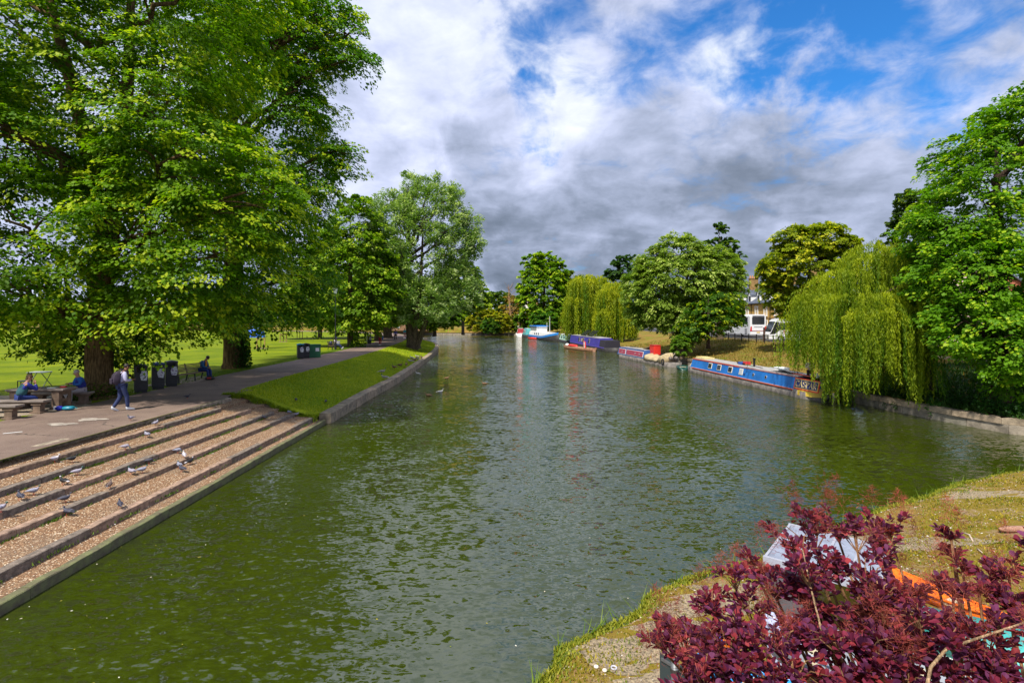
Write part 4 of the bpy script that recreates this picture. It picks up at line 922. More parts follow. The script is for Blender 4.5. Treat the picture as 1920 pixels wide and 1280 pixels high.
mb.tube([tuple(np.array((XD(a, d), d, ZD(b_, d))) - B) for a, b_, d in ((1735, 1300, 2.2), (1745, 1250, 2.3), (1775, 1215, 2.35), (1850, 1190, 2.4), (1925, 1165, 2.5), (1990, 1150, 2.6))], [.007, .0065, .006, .005, .004, .003], 7)
mb.tube([tuple(np.array((XD(a, d), d, ZD(b_, d))) - B) for a, b_, d in ((1540, 1180, 2.45), (1520, 1100, 2.7), (1505, 1030, 2.95))], [.005, .004, .003], 6)
mb.build('branch', bark('twig_pale', (.42, .28, .16)), bush)
LC = np.array(LC); LA = np.array(LA); LN = np.array(LN); nL = len(LC)
# leaf outline: eight-sided oval folded along the midrib
out8 = [(-.5, 0), (-.28, .24), (.05, .33), (.34, .22), (.5, 0), (.34, -.22), (.05, -.33), (-.28, -.24)]
def leafmesh(nm, fold, c_):
    vs = [(x, y, abs(y) * fold - .12 * x * x) for x, y in out8]; fs = [(0, 1, 2, 3), (0, 3, 4), (0, 4, 5), (0, 5, 6, 7)]
    me = bpy.data.meshes.new(nm); me.from_pydata(vs, [], fs); me.materials.append(m_plum[0]); me.update()
    at = me.attributes.new('tint', 'FLOAT_COLOR', 'FACE'); at.data.foreach_set('color', list((*c_, 1)) * 4); return me
plum = [(.13, .018, .050), (.19, .022, .050), (.075, .014, .050), (.27, .035, .045), (.15, .035, .10)]
lms = [leafmesh('leaf', f_, c_) for f_ in (.25, .55) for c_ in plum]
wpos = LC + B; px_ = 960 + wpos[:, 0] / wpos[:, 1] * F; py_ = HY + (CZ - wpos[:, 2]) / wpos[:, 1] * F
vis = (px_ < 1920) & (py_ < 1280); order = np.argsort(np.where(vis, wpos[:, 1], 99))
for i in order[:300]:
    o = link('leaf', lms[i % len(lms)], bush)
    x_ = Vector(LA[i]).normalized(); n_ = Vector(LN[i]).normalized(); y_ = n_.cross(x_).normalized(); n_ = x_.cross(y_)
    M3 = Matrix((x_, y_, n_)).transposed(); s = np.linalg.norm(LA[i])
    o.matrix_local = Matrix.Translation(Vector(LC[i])) @ M3.to_4x4() @ Matrix.Scale(s, 4)
rest = order[300:]; A = LA[rest]; ln = np.linalg.norm(A, axis=1)[:, None]; A = A / ln; S = unit(np.cross(LN[rest], A)); N = np.cross(A, S)
pt = lambda x, y: LC[rest] + A * ln * x + S * ln * y + N * ln * (abs(y) * .4 - .12 * x * x)
O8 = [pt(x, y) for x, y in out8]
V = np.concatenate([np.stack([O8[0], O8[1], O8[2], O8[3]], 1), np.stack([O8[0], O8[3], O8[4], O8[5]], 1), np.stack([O8[0], O8[5], O8[6], O8[7]], 1)])
tn = np.array(plum)[r.integers(0, 5, len(rest))] * r.uniform(.7, 1.35, (len(rest), 1))
link('leaf_mass', np_mesh('leaf_mass', V, 4, m_plum[0], np.concatenate([tn] * 3)), bush, 'stuff')
# plumes: very fine hair-thin threads
ex = [(1545, 945, 3.4), (1500, 960, 3.3), (1580, 950, 3.5), (1680, 945, 3.6), (1690, 960, 3.6), (1430, 1010, 3.2), (1350, 1070, 2.9), (1310, 1100, 2.9), (1240, 1130, 2.8), (1230, 1180, 2.6), (1660, 1010, 3.2), (1620, 1025, 3.1), (1630, 1150, 2.7), (1500, 1120, 2.8), (1420, 1075, 3.0), (1440, 1130, 2.8), (1770, 1030, 3.2), (1800, 980, 3.4), (1890, 1010, 3.2), (1830, 1120, 2.8), (1700, 1070, 3.0), (1740, 1120, 2.8), (1580, 1210, 2.5), (1700, 1220, 2.4), (1850, 1210, 2.4), (1260, 1150, 2.75), (1215, 1210, 2.6), (1380, 1050, 3.0), (1480, 930, 3.5), (1720, 1010, 3.3)]
pl += [np.array((XD(a, d), d, ZD(b_, d))) - B for a, b_, d in ex]
P0 = []; P1 = []; PT = []
for c in pl:
    n = 360; ax = unit(np.array((r.normal(0, .3), r.normal(0, .3), 1))); t = r.uniform(0, 1, (n, 1)); w = r.normal(0, .036, (n, 3)) * (1.15 - t)
    a = c + ax * (t - .3) * .17 + w * (1.1 - .3 * t); b_ = a + (w * .5 + r.normal(0, .014, (n, 3)))
    P0.append(a); P1.append(b_); PT.append(np.tile(np.array((.34, .075, .055)) * r.uniform(.5, 1.25), (n, 1)) * r.uniform(.6, 1.3, (n, 1)))
P0 = np.concatenate(P0); P1 = np.concatenate(P1); s = r.normal(0, .0007, P0.shape)
link('flower_plume', np_mesh('flower_plume', np.stack([P0 - s, P0 + s, P1], 1), 3, leafmat('plume', .3), np.concatenate(PT)), bush, 'stuff')
# ============================================================ HOUSES
m_ybrick = mat('yellow_brick', (.50, .30, .07), .85, var=.25, vs=3, bump=.3, bs=8)
m_dbrick = mat('dark_yellow_brick', (.27, .16, .055), .85, var=.3, vs=3)
m_slate = mat('slate', (.075, .09, .125), .6, var=.3, vs=2)
m_white = mat('white_paint', (.8, .8, .78), .5); m_glass = mat('dark_glass', (.02, .025, .03), .08)
m_pot = mat('terracotta', (.55, .25, .08), .8, var=.2); m_red = mat('red_door', (.45, .02, .02), .4); m_black = mat('black_paint', (.012, .012, .014), .4)
m_curt = mat('net_curtain', (.55, .55, .53), .9)
def win(parent, y, z, w, h, x=0, sill=True, arch=False):
    """sash window on a wall whose face is x (looks to -x)"""
    f = MB(); f.box((x - .04, y - w / 2 - .05, z + h / 2), (.16, .12, h + .2)).box((x - .04, y + w / 2 + .05, z + h / 2), (.16, .12, h + .2)).box((x - .05, y, z + h + .06), (.2, w + .26, .14)).box((x - .02, y, z + h / 2), (.07, w - .01, .07)).box((x - .015, y, z + h / 2), (.06, .05, h - .01))
    o = f.build('window', m_white, parent)
    MB().box((x + .045, y, z + h / 2), (.05, w + .02, h + .04)).build('pane', m_glass, o)
    if sill: MB().box((x - .10, y, z - .09), (.3, w + .36, .12)).build('sill', m_white, o)
def house(y0, w, label, dorm=True, hz=7.75, seed=0, door=True):
    """terraced house: front wall on x=46, faces the river"""
    root = empty('terraced_house', (46, y0, 2.0), 0, label, 'house', 'yellow brick terrace behind the coaches')
    e = hz - 2.0; rg = e + 3.3; d = 9
    MB().prism([(0, 0), (0, e), (d / 2, rg - .12), (d, e), (d, 0)], 'y', 0, w).build('wall', m_ybrick, root)
    MB().prism([(-.35, e - .12), (d / 2, rg + .05), (d + .35, e - .12), (d + .35, e + .03), (d / 2, rg + .22), (-.35, e + .03)], 'y', -.02, w + .02).build('roof', m_slate, root)
    MB().box((-.36, w / 2, e - .08), (.14, w, .12)).build('gutter', m_black, root)
    MB().box((-.025, w / 2, 2.95), (.05, w - .02, .22)).build('brick_band', m_dbrick, root)
    MB().box((-.08, .35, e / 2), (.09, .09, e)).build('drainpipe', m_black, root)
    for yy in ((w * .28, w * .75)): win(root, yy, 3.45, .95, 1.65)
    win(root, w * .30, .9, 1.5, 1.6)
    if door:
        ar = [(w * .75 + .62 * math.cos(t), 2.15 + .62 * math.sin(t)) for t in np.linspace(0, math.pi, 10)]
        dd = MB().prism([(w * .75 + .62, .02)] + ar + [(w * .75 - .62, .02)], 'x', -.06, .05).build('door_surround', m_white, root)
        MB().box((-.08, w * .75, 1.05), (.05, .9, 2.1)).build('door', m_red, dd)
        MB().prism([(w * .75 + .40 * math.cos(t), 2.2 + .40 * math.sin(t)) for t in np.linspace(0, math.pi, 9)], 'x', -.09, -.055).build('fanlight', m_glass, dd)
    if dorm:
        for yy in (w * .2, w * .72):
            dz = e + .35; o = MB().box((1.15, yy, dz + .65), (1.9, 1.15, 1.3)).prism([(yy - .62, dz + 1.3), (yy, dz + 2.1), (yy + .62, dz + 1.3)], 'x', .2, 2.1).build('dormer', m_white, root)
            MB().prism([(yy - .78, dz + 1.22), (yy, dz + 2.2), (yy + .78, dz + 1.22), (yy + .78, dz + 1.34), (yy, dz + 2.34), (yy - .78, dz + 1.34)], 'x', .05, 2.6).build('dormer_roof', m_slate, o)
            MB().box((.17, yy, dz + .65), (.05, .62, .95)).box((.12, yy, dz + 2.45), (.07, .07, .5)).build('dormer_window', m_glass, o)
    ch = MB().box((3.6, w - .02, rg + .45), (1.7, .62, 3.1)).box((3.6, w - .02, rg + 2.04), (1.9, .82, .16)).build('chimney', m_dbrick, root)
    for k_ in range(4): MB().cyl((2.95 + k_ * .43, w - .02, rg + 2.1), (2.95 + k_ * .43, w - .02, rg + 2.65), .15, .12, 8).build('chimney_pot', m_pot, ch)
    return root
for i, y0 in enumerate((62, 69.2, 76.4, 83.6, 90.8, 98, 105.2, 112.4, 119.6)):
    house(y0, 7.2, ['yellow brick terraced house hidden behind the yellow green tree', 'yellow brick house behind the parked minibus', 'yellow brick house with arched red door between the two coaches', 'yellow brick house with white dormers above the big coach',
                    'yellow brick house with broad chimney stack over the coach roof', 'yellow brick house half hidden by the grey green tree', 'house of the brick terrace just behind the grey green tree', 'far terraced house glimpsed through the small tree', 'farthest house of the brick terrace'][i])
ae = empty('tv_aerial', (49.5, 97.9, 11.2), 0, 'thin television aerial on the terrace roof ridge', 'aerial')
MB().cyl((0, 0, 0), (0, 0, 4.0), .035, .02, 5).build('mast', m_black, ae); MB().box((0, 0, 3.7), (.04, 1.3, .04)).box((0, .4, 3.55), (.5, .03, .03)).box((0, -.4, 3.55), (.5, .03, .03)).build('antenna', m_black, ae)
# red and white houses glimpsed behind the maple
def backhouse(name, px, d, w, h, label, wallm, roofm, rise=2.5, gz=2.0, dp=7, nw=3, storeys=2, rz=0.0, chim=True):
    root = empty(name, (XD(px, d), d, gz), rz, label, 'house')
    MB().prism([(-w / 2, 0), (w / 2, 0), (w / 2, h), (0, h + rise - .1), (-w / 2, h)], 'y', 0, dp).build('wall', wallm, root)
    MB().prism([(-w / 2 - .35, h - .25), (0, h + rise), (w / 2 + .35, h - .25), (w / 2 + .35, h - .05), (0, h + rise + .2), (-w / 2 - .35, h - .05)], 'y', -.35, dp + .3).build('roof', roofm, root)
    for s_ in range(storeys):
        for k_ in range(nw):
            x = -w / 2 + w * (k_ + .5) / nw; z = .9 + s_ * 2.6
            f = MB().box((x, -.03, z + .6), (1.1, .1, 1.35)).build('window', m_white, root); MB().box((x, -.09, z + .6), (.9, .05, 1.1)).build('pane', m_glass, f)
    if chim:
        c = MB().box((w * .28, dp * .5, h + rise + .2), (.9, .7, 1.8)).build('chimney', m_dbrick, root)
        for q in (-.2, .2): MB().cyl((w * .28 + q, dp * .5, h + rise + 1.1), (w * .28 + q, dp * .5, h + rise + 1.5), .13, .11, 7).build('chimney_pot', m_pot, c)
m_rtile = mat('red_tile', (.28, .10, .06), .85, var=.3, vs=2); m_pinkr = mat('pink_render', (.75, .55, .52), .8)
backhouse('white_house', 990, 178, 7.5, 5.2, 'white gabled house with brown tile roof beyond the moored cruisers', mat('white_render', (.78, .76, .72), .8), m_rtile, 5.0, 1.4)
backhouse('brown_house', 1000, 186, 12, 5.5, 'grey brown roofed house just behind the white gabled one', m_dbrick, mat('brown_tile', (.20, .13, .09), .85, var=.3), 5.5, 1.4)
backhouse('pink_house', 1815, 56, 9, 6.5, 'pale pink house glimpsed through gaps in the maple', m_pinkr, m_rtile, 2.5, 2.0, nw=4)
backhouse('pink_house', 1870, 62, 8, 6.5, 'red brick house glimpsed through the maple, right of the pink one', mat('red_brick', (.40, .13, .07), .85, var=.2), m_slate, 2.5, 2.0)
backhouse('park_building', 270, 178, 16, 4.5, 'low white building across the common behind the limes', mat('white_render', (.78, .76, .72), .8), m_slate, 2.2, 1.4, nw=6)
backhouse('boat_house', 757, 150, 14, 3.2, 'low brown boat house beyond the far end of the path', mat('timber_wall', (.22, .12, .06), .8, var=.3), m_rtile, 1.8, 1.4, nw=4, storeys=1, chim=False)
# blue tent on the common
tt = empty('blue_tent', (XD(478, 95), 95, 1.4), .3, 'bright blue tent on the common beyond the limes', 'tent')
MB().loft([[(-1.6 * s_, -1.2 * s_, z), (1.6 * s_, -1.2 * s_, z), (1.6 * s_, 1.2 * s_, z), (-1.6 * s_, 1.2 * s_, z)] for s_, z in ((1, 0), (.95, .9), (.6, 1.7), (.1, 2.1))]).build('canopy', mat('tent_blue', (.02, .14, .75), .6), tt)
MB().box((0, -1.17, .55), (.7, .04, 1.1)).build('doorway', m_black, tt)
# ============================================================ COACHES
m_cw = mat('coach_white', (.72, .73, .76), .3); m_tyre = mat('rubber', (.015, .015, .016), .9); m_rim = mat('rim', (.5, .5, .52), .35, .6); m_rlamp = mat('red_lamp', (.55, .01, .015), .3); m_yel = mat('number_plate', (.75, .5, .02), .5)
def wheel(parent, x, y, z, r, w, side):
    o = MB().cyl((x, y, z), (x + side * w, y, z), r, None, 20).build('wheel', m_tyre, parent)
    MB().cyl((x - side * .012, y, z), (x + side * .02, y, z), r * .6, None, 16).build('rim', m_rim, o)
    MB().cyl((x - side * .03, y, z), (x, y, z), r * .2, None, 10).build('hub', m_black, o)
def text(s, size, matl, parent, loc, rot, name='lettering', ext=.01, shear=0.0, bold=0.0, sx=1.0):
    cu = bpy.data.curves.new(name, 'FONT'); cu.body = s; cu.size = size; cu.extrude = ext; cu.align_x = 'CENTER'; cu.align_y = 'CENTER'; cu.shear = shear; cu.offset = bold
    cu.materials.append(matl); tmp = bpy.data.objects.new(name, cu); col.objects.link(tmp); bpy.context.view_layer.update(); me = bpy.data.meshes.new_from_object(tmp.evaluated_get(bpy.context.evaluated_depsgraph_get())); bpy.data.objects.remove(tmp); o = link(name, me, parent); o.location = loc; o.rotation_euler = rot; o.scale = (sx, 1, 1); return o
# big coach: rear towards us, runs away along +y
x0, y0 = 36.55, 78.6
co = empty('coach', (x0, y0, 2.01), 0, 'big white coach seen from behind, red tail lamps, parked by the railing', 'coach', 'white coaches parked on the street')
def body(L, w, h, r=.22, z0=.32, slope=0.0):
    prof = [(0, z0), (w, z0), (w, h - r), (w - r * .4, h - r * .35), (w - r, h), (r, h), (r * .4, h - r * .35), (0, h - r)]
    rg = []
    for t, s_ in ((0, .93), (.1, .985), (.3, 1), (L - .4, 1), (L - .1, .97), (L, .9)):
        rg.append([(w / 2 + (a - w / 2) * s_, t, z0 + (b_ - z0) * (s_ if s_ > .95 else .97)) for a, b_ in prof])
    return MB().loft(rg)
body(12, 2.5, 3.5).build('body', m_cw, co, bevel=.02)
MB().box((-.015, 6.1, 2.55), (.04, 10.6, 1.0)).build('side_window', m_glass, co)
for k_ in range(7): MB().box((-.042, 1.6 + k_ * 1.6, 2.55), (.02, .05, 1.0)).build('window_pillar', m_black, co)
MB().prism([(.35, 2.0), (2.15, 2.0), (2.2, 2.1), (2.2, 3.05), (2.1, 3.12), (.4, 3.12), (.3, 3.05), (.3, 2.1)], 'y', -.05, .06).build('rear_window', m_glass, co)
MB().box((1.25, 0, 3.38), (1.8, .35, .16)).build('rear_spoiler', m_cw, co)
for q in (.14, 2.36):
    MB().prism([(q - .13, .95), (q + .13, .95), (q + .11, 1.65), (q - .05, 1.65)] if q < 1 else [(q - .13, .95), (q + .13, .95), (q + .05, 1.65), (q - .11, 1.65)], 'y', -.06, .05).build('tail_lamp', m_rlamp, co)
MB().box((1.25, -.02, .98), (2.0, .06, .07)).build('rear_stripe', mat('brown_stripe', (.35, .12, .11), .4), co)
MB().box((1.25, -.03, 1.62), (1.3, .05, .05)).build('boot_handle', mat('grey_trim', (.3, .3, .32), .5), co)
MB().box((1.25, -.04, .74), (.52, .03, .12)).build('number_plate', m_yel, co)
MB().box((1.25, -.02, .42), (2.3, .12, .22)).build('bumper', mat('light_grey_trim', (.5, .5, .52), .5), co)
MB().box((-.02, 1.35, .95), (.03, .8, .8)).build('air_grille', mat('grey_trim', (.3, .3, .32), .5), co)
wheel(co, .02, 3.4, .5, .5, .35, 1); wheel(co, .02, 9.5, .5, .5, .35, 1)
# minibus: front to the left, side to us, partly behind the willow
bs = empty('minibus', (XD(1438, 62), 61.5, 2.01), R(-8), 'white minibus with red lettering parked behind the weeping willow', 'minibus', 'white coaches parked on the street')
prof = [(0, .35), (0, .95), (.25, 1.25), (.75, 2.55), (1.05, 2.78), (7.2, 2.82), (7.35, 2.7), (7.4, .35)]
MB().prism(prof, 'y', 0, 2.2).build('body', m_cw, bs, bevel=.05)
MB().prism([(.95, 1.55), (1.2, 2.35), (7.1, 2.4), (7.1, 1.5), (1.3, 1.5)], 'y', -.02, .05).build('side_window', m_glass, bs)
MB().prism([(.22, 1.28), (.70, 2.5), (.76, 2.5), (.30, 1.28)], 'y', .12, 2.08).build('windscreen', m_glass, bs)
MB().prism([(.05, 1.0), (.6, 1.0), (1.25, 1.5), (.95, 1.6), (1.15, 2.4), (.78, 2.45), (.24, 1.2)], 'y', -.03, .04).build('cab_glass', m_black, bs)
MB().box((4.2, 1.1, 2.86), (5.9, 1.9, .10)).build('roof_panel', m_white, bs)
MB().box((-.03, .3, .75), (.06, .35, .25)).build('headlight', m_rim, bs); MB().box((-.03, 1.9, .75), (.06, .35, .25)).build('headlight', m_rim, bs)
for x in (1.35, 5.9):
    o = MB().cyl((x, -.04, .42), (x, .3, .42), .42, None, 18).build('wheel', m_tyre, bs); MB().cyl((x, -.06, .42), (x, .0, .42), .24, None, 14).build('rim', m_rim, o)
m_rtx = mat('red_lettering', (.5, .03, .04), .5)
text('S', .55, m_rtx, bs, (1.75, -.02, 1.22), (R(90), 0, 0), bold=.01); text('T EDMUNDSBURY', .28, m_rtx, bs, (3.3, -.02, 1.30), (R(90), 0, 0)); text('C O A C H E S', .2, mat('pale_lettering', (.45, .42, .45), .6), bs, (3.2, -.02, .98), (R(90), 0, 0))
# white van further left behind the small tree
vn = empty('parked_van', (XD(1290, 98), 98, 2.01), R(90), 'white van half hidden behind the small dark trunked tree', 'van')
MB().prism([(0, .3), (0, .95), (.9, 1.15), (1.5, 1.95), (4.8, 2.0), (4.9, .3)], 'y', 0, 1.9).build('body', m_cw, vn, bevel=.05)
MB().prism([(.95, 1.2), (1.5, 1.85), (2.4, 1.85), (2.4, 1.2)], 'y', -.02, 1.92).build('side_window', m_glass, vn)
for x in (.9, 3.9):
    for yy in (-.02, 1.72): MB().cyl((x, yy, .33), (x, yy + .2, .33), .33, None, 14).build('wheel', m_tyre, vn)
# railing along the street
rl = empty('metal_railing', (29.6, 40, 1.92), 0, 'low dark metal railing along the street edge above the dry slope', 'railing')
for k_ in range(30): MB().box((0, k_ * 2.0, .5), (.09, .09, 1.1)).build('post', m_black, rl)
for z in (.55, .95): MB().box((0, 29, z), (.04, 58, .045)).build('rail', m_black, rl)
bo = MB().cyl((0, 0, 0), (0, 0, 1.7), .14, .12, 10).ell((0, 0, 1.72), (.15, .15, .12)).build('bollard', mat('brown_post', (.07, .03, .02), .6)); bo.location = (XD(1433, 63), 63, 1.95); tag(bo, 'short dark brown post between the coach and the minibus', 'post')
# low jetty wall at the far bend and moored punts
MB().box((0, 0, .45), (34, .5, 1.0)).build('far_river_wall', m_rtile, None, kind='structure').location = (-19, 163, 0)
# ============================================================ BOATS
def C3(c): return mat('paint_%d_%d_%d' % tuple(int(x * 255) for x in c), c, .38, var=.12, vs=1.5)
m_hull = mat('hull_grey', (.17, .15, .135), .7, var=.45, vs=2.5, bump=.3, bs=10); m_hblack = mat('hull_black', (.03, .028, .028), .6, var=.4, vs=2)
m_roofg = mat('roof_grey', (.33, .32, .31), .7, var=.2, vs=2); m_brass = mat('brass', (.6, .45, .2), .35, .7); m_rope = mat('rope', (.5, .42, .28), .9)
def boat_root(name, a, b_, label, cat='narrowboat', group=None):
    """local x runs from a to b along the waterline, local -y is the river side when a is the far end"""
    a = Vector((a[0], a[1], 0)); b_ = Vector((b_[0], b_[1], 0)); d = b_ - a
    return empty(name, tuple(a), math.atan2(d.y, d.x), label, cat, group), d.length
def hull(L, bm, zt, zb=-.35, bow0=2.2, bow1=1.2, rise=.25, flare=.0):
    rg = []; n = 18
    for i in range(n + 1):
        x = L * i / n
        w = 1.0
        if x < bow0: w = math.sin(min(1, (x / bow0) * .97 + .03) * math.pi / 2) ** .75
        if x > L - bow1: w = min(w, math.sin(min(1, ((L - x) / bow1) * .85 + .15) * math.pi / 2) ** .8)
        up = rise * max(0, 1 - x / bow0) ** 1.6 + rise * .4 * max(0, 1 - (L - x) / max(bow1, .1)) ** 1.6
        h = bm / 2 * max(w, .03); rg.append([(x, -h * .9, zb), (x, -h, .0), (x, -h * (1 + flare), zt + up), (x, h * (1 + flare), zt + up), (x, h, 0), (x, h * .9, zb)])
    return rg
def cabin(x0, x1, bm, z0, z1, tum=.12, s0=.15, s1=.15):
    a, c = bm / 2, bm / 2 - tum; zr = z1 + .05
    def ring(x, xs): return [(x, -a, z0), (x + xs, -c, z1), (x + xs, -c * .5, zr), (x + xs, c * .5, zr), (x + xs, c, z1), (x, a, z0)]
    return MB().loft([ring(x0, s0), ring((x0 + x1) / 2, 0), ring(x1, -s1)])
def side_pt(bm, z0, z1, tum, z): return -(bm / 2 - tum * (z - z0) / (z1 - z0))
def bwin(parent, x, z, w, h, bm, z0, z1, tum, fr=None, glass=None, name='window', rad=None):
    fr = fr or m_white; y = side_pt(bm, z0, z1, tum, z); th = math.atan2(tum, z1 - z0)
    if rad:
        f = MB().cyl((0, .01, 0), (0, -.03, 0), rad, None, 14).build(name, fr, parent); g_ = MB().cyl((0, -.02, 0), (0, -.045, 0), rad * .68, None, 12).build('pane', glass or m_glass, f)
    else:
        f = MB().box((0, -.005, 0), (w, .05, h)).build(name, fr, parent, bevel=.01); MB().box((0, -.03, 0), (w - .09, .02, h - .09)).build('pane', glass or m_glass, f)
    f.location = (x, y, z); f.rotation_euler = (-th, 0, 0); return f
# --- the blue boat with the name panel (a = far bow, b = near stern)
cb, Lc = boat_root('narrowboat', (16.95, 48.4), (18.55, 29.7), 'long bright blue narrowboat with red and yellow name panel under the willow', 'narrowboat', 'narrowboats moored along the right bank')
bm = 2.07; z0, z1, tum = .50, 1.22, .16
MB().loft(hull(Lc, bm, .44, rise=.18)).build('hull', m_hull, cb, True)
MB().box((Lc / 2 + .2, -bm / 2 - .012, .46), (Lc - 4.5, .05, .06)).build('gunwale', C3((.55, .09, .04)), cb)
MB().box((Lc / 2, 0, .475), (Lc - 3.4, bm * .98, .05)).build('side_deck', m_roofg, cb)
m_cblue = mat('boat_blue', (.012, .14, .46), .45, var=.2, vs=.8)
cx0, cx1 = 1.9, Lc - 1.75
cabin(cx0, cx1, bm - .16, z0, z1, tum, .25, .35).build('cabin', m_cblue, cb)
bmc = bm - .16
MB().box(((cx0 + cx1) / 2, 0, z1 + .035), (cx1 - cx0 - .6, bmc - 2 * tum + .02, .06)).build('roof', m_roofg, cb)
MB().box(((cx0 + .3 + 10) / 2, -(bmc / 2 - tum) - .005, z1 + .02), (10 - cx0 - .3, .07, .09)).build('roof_edge', C3((.62, .10, .05)), cb)
MB().box(((10.03 + cx1 - .35) / 2, -(bmc / 2 - tum) - .003, z1 + .02), (cx1 - .35 - 10.03, .06, .07)).build('roof_edge', C3((.45, .22, .22)), cb)
# cream canvas cratch at the bow
cr = MB(); cr.loft([[(.75, -.5, .52), (.95, -.1, .95), (.95, .1, .95), (.75, .5, .52)], [(cx0 + .05, -.93, .52), (cx0 + .2, -.45, z1 + .22), (cx0 + .2, .45, z1 + .22), (cx0 + .05, .93, .52)]]).build('cratch_cover', mat('cream_canvas', (.62, .50, .22), .85, var=.15), cb)
MB().box((cx0 + .95, 0, z1 + .13), (1.5, 1.0, .13)).build('bow_hatch', mat('cream_canvas', (.62, .50, .22), .85, var=.15), cb)
t_ = lambda px: (lambda k_: k_)(0)
def along(px):   # distance along the boat where its side shows at column px
    a = Vector((16.95, 48.4)); b_ = Vector((18.55, 29.7)); d = (b_ - a) / (b_ - a).length; k_ = (px - 960) / F
    a = a + Vector((-.1 - bm / 2, 0)); return (k_ * a.y - a.x) / (d.x - k_ * d.y)
for px in (1325, 1341.5, 1362): bwin(cb, along(px), .90, .62, .46, bmc, z0, z1, tum, mat('cream_frame', (.75, .70, .55), .5))
bwin(cb, along(1382), .90, .50, .46, bmc, z0, z1, tum, mat('cream_frame', (.75, .70, .55), .5), mat('lace', (.4, .42, .45), .8))
for px in (1405, 1428): bwin(cb, along(px), .86, 0, 0, bmc, z0, z1, tum, m_rim, name='porthole', rad=.12)
# name panel
xa, xb = along(1481), along(1527); yc = side_pt(bmc, z0, z1, tum, .86); th = math.atan2(tum, z1 - z0); xm = (xa + xb) / 2; w_ = xb - xa
sg = MB().box((0, -.015, 0), (w_, .03, .70)).build('name_panel', C3((.60, .04, .03)), cb); sg.location = (xm, yc, .865); sg.rotation_euler = (-th, 0, 0)
MB().box((0, -.035, 0), (w_ - .16, .02, .56)).build('border', C3((.75, .55, .12)), sg)
MB().box((0, -.050, 0), (w_ - .24, .02, .48)).build('panel_field', C3((.02, .03, .14)), sg)
m_crm = mat('cream_lettering', (.80, .66, .30), .5)
# serif capitals built from strokes, unit height
def glyph(mb, ch, x, s, h):
    def st(a, b_, w): mb.bar((x + a[0] * s, -.064, (a[1] - .5) * h), (x + b_[0] * s, -.064, (b_[1] - .5) * h), w * (s + h) / 2, .012)
    def arc(cx, cz, r1, r2, a0, a1, w, n=9):
        q = [(cx + r1 * math.cos(R(t)), cz + r2 * math.sin(R(t))) for t in np.linspace(a0, a1, n)]
        for i in range(n - 1): st(q[i], q[i + 1], w)
    if ch == 'C': arc(.42, .5, .36, .46, 45, 315, .17, 12); st((.68, .95), (.68, .68), .10)
    if ch == 'A': st((.06, 0), (.40, 1), .11); st((.40, 1), (.74, 0), .19); st((.18, .33), (.62, .33), .09); st((-.04, .04), (.2, .04), .07); st((.6, .04), (.88, .04), .07)
    if ch == 'S': arc(.34, .74, .25, .22, 20, 250, .15); arc(.34, .26, .27, .23, 70, -160, .17); st((.58, .98), (.58, .74), .07); st((.08, .02), (.08, .28), .07)
    if ch in 'PR': st((.14, 0), (.14, 1), .19); arc(.30, .73, .30, .22, 90, -90, .15, 8); st((.14, .95), (.32, .95), .09); st((.14, .50), (.32, .50), .09); st((0, .04), (.32, .04), .07); st((0, .96), (.2, .96), .07)
    if ch == 'R': st((.34, .48), (.72, .02), .18)
lt = MB(); gs = (w_ - .42) / 4.62; xs_ = -(w_ - .42) / 2
for ch, adv in zip('CASPAR', (.82, .86, .74, .72, .84, .7)): glyph(lt, ch, xs_, gs, .37); xs_ += adv * gs
lt.build('lettering', m_crm, sg)
# stern
MB().box((cx1 - .16, 0, .86), (.06, 1.3, .68)).build('cabin_doors', C3((.10, .02, .015)), cb)
MB().loft([[(Lc - 1.55, -bm / 2 - .02, .20), (Lc - 1.55, -bm / 2 - .02, .50), (Lc - 1.55, bm / 2 + .02, .50), (Lc - 1.55, bm / 2 + .02, .20)], [(Lc - .55, -bm / 2 * .86, .20), (Lc - .55, -bm / 2 * .86, .54), (Lc - .55, bm / 2 * .86, .54), (Lc - .55, bm / 2 * .86, .20)], [(Lc - .05, -.42, .22), (Lc - .05, -.42, .58), (Lc - .05, .42, .58), (Lc - .05, .42, .22)]]).build('stern_band', C3((.72, .50, .06)), cb)
MB().tube([(Lc - .35, 0, .5), (Lc - .4, 0, 1.1), (Lc - 1.0, 0, 1.25)], .025, 6).build('tiller', m_brass, cb)
fd = MB()
for k_ in range(14):
    a = 2 * math.pi * k_ / 14; b2 = 2 * math.pi * (k_ + 1) / 14
    fd.tube([(Lc + .06, .25 * math.cos(a) - .35, .34 + .25 * math.sin(a)), (Lc + .06, .25 * math.cos(b2) - .35, .34 + .25 * math.sin(b2))], .075, 6, cap=False)
fd.build('tyre_fender', m_tyre, cb)
MB().cyl((along(1383), .1, z1), (along(1383), .1, z1 + .62), .08, None, 10).cyl((along(1383), .1, z1 + .62), (along(1383), .1, z1 + .68), .12, None, 10).build('stovepipe', m_black, cb)
def onboat(root, x, y, z): return root.matrix_basis @ Vector((x, y, z)) if False else Vector(root.location) + Matrix.Rotation(root.rotation_euler.z, 3, 'Z') @ Vector((x, y, z))
zr = z1 + .066
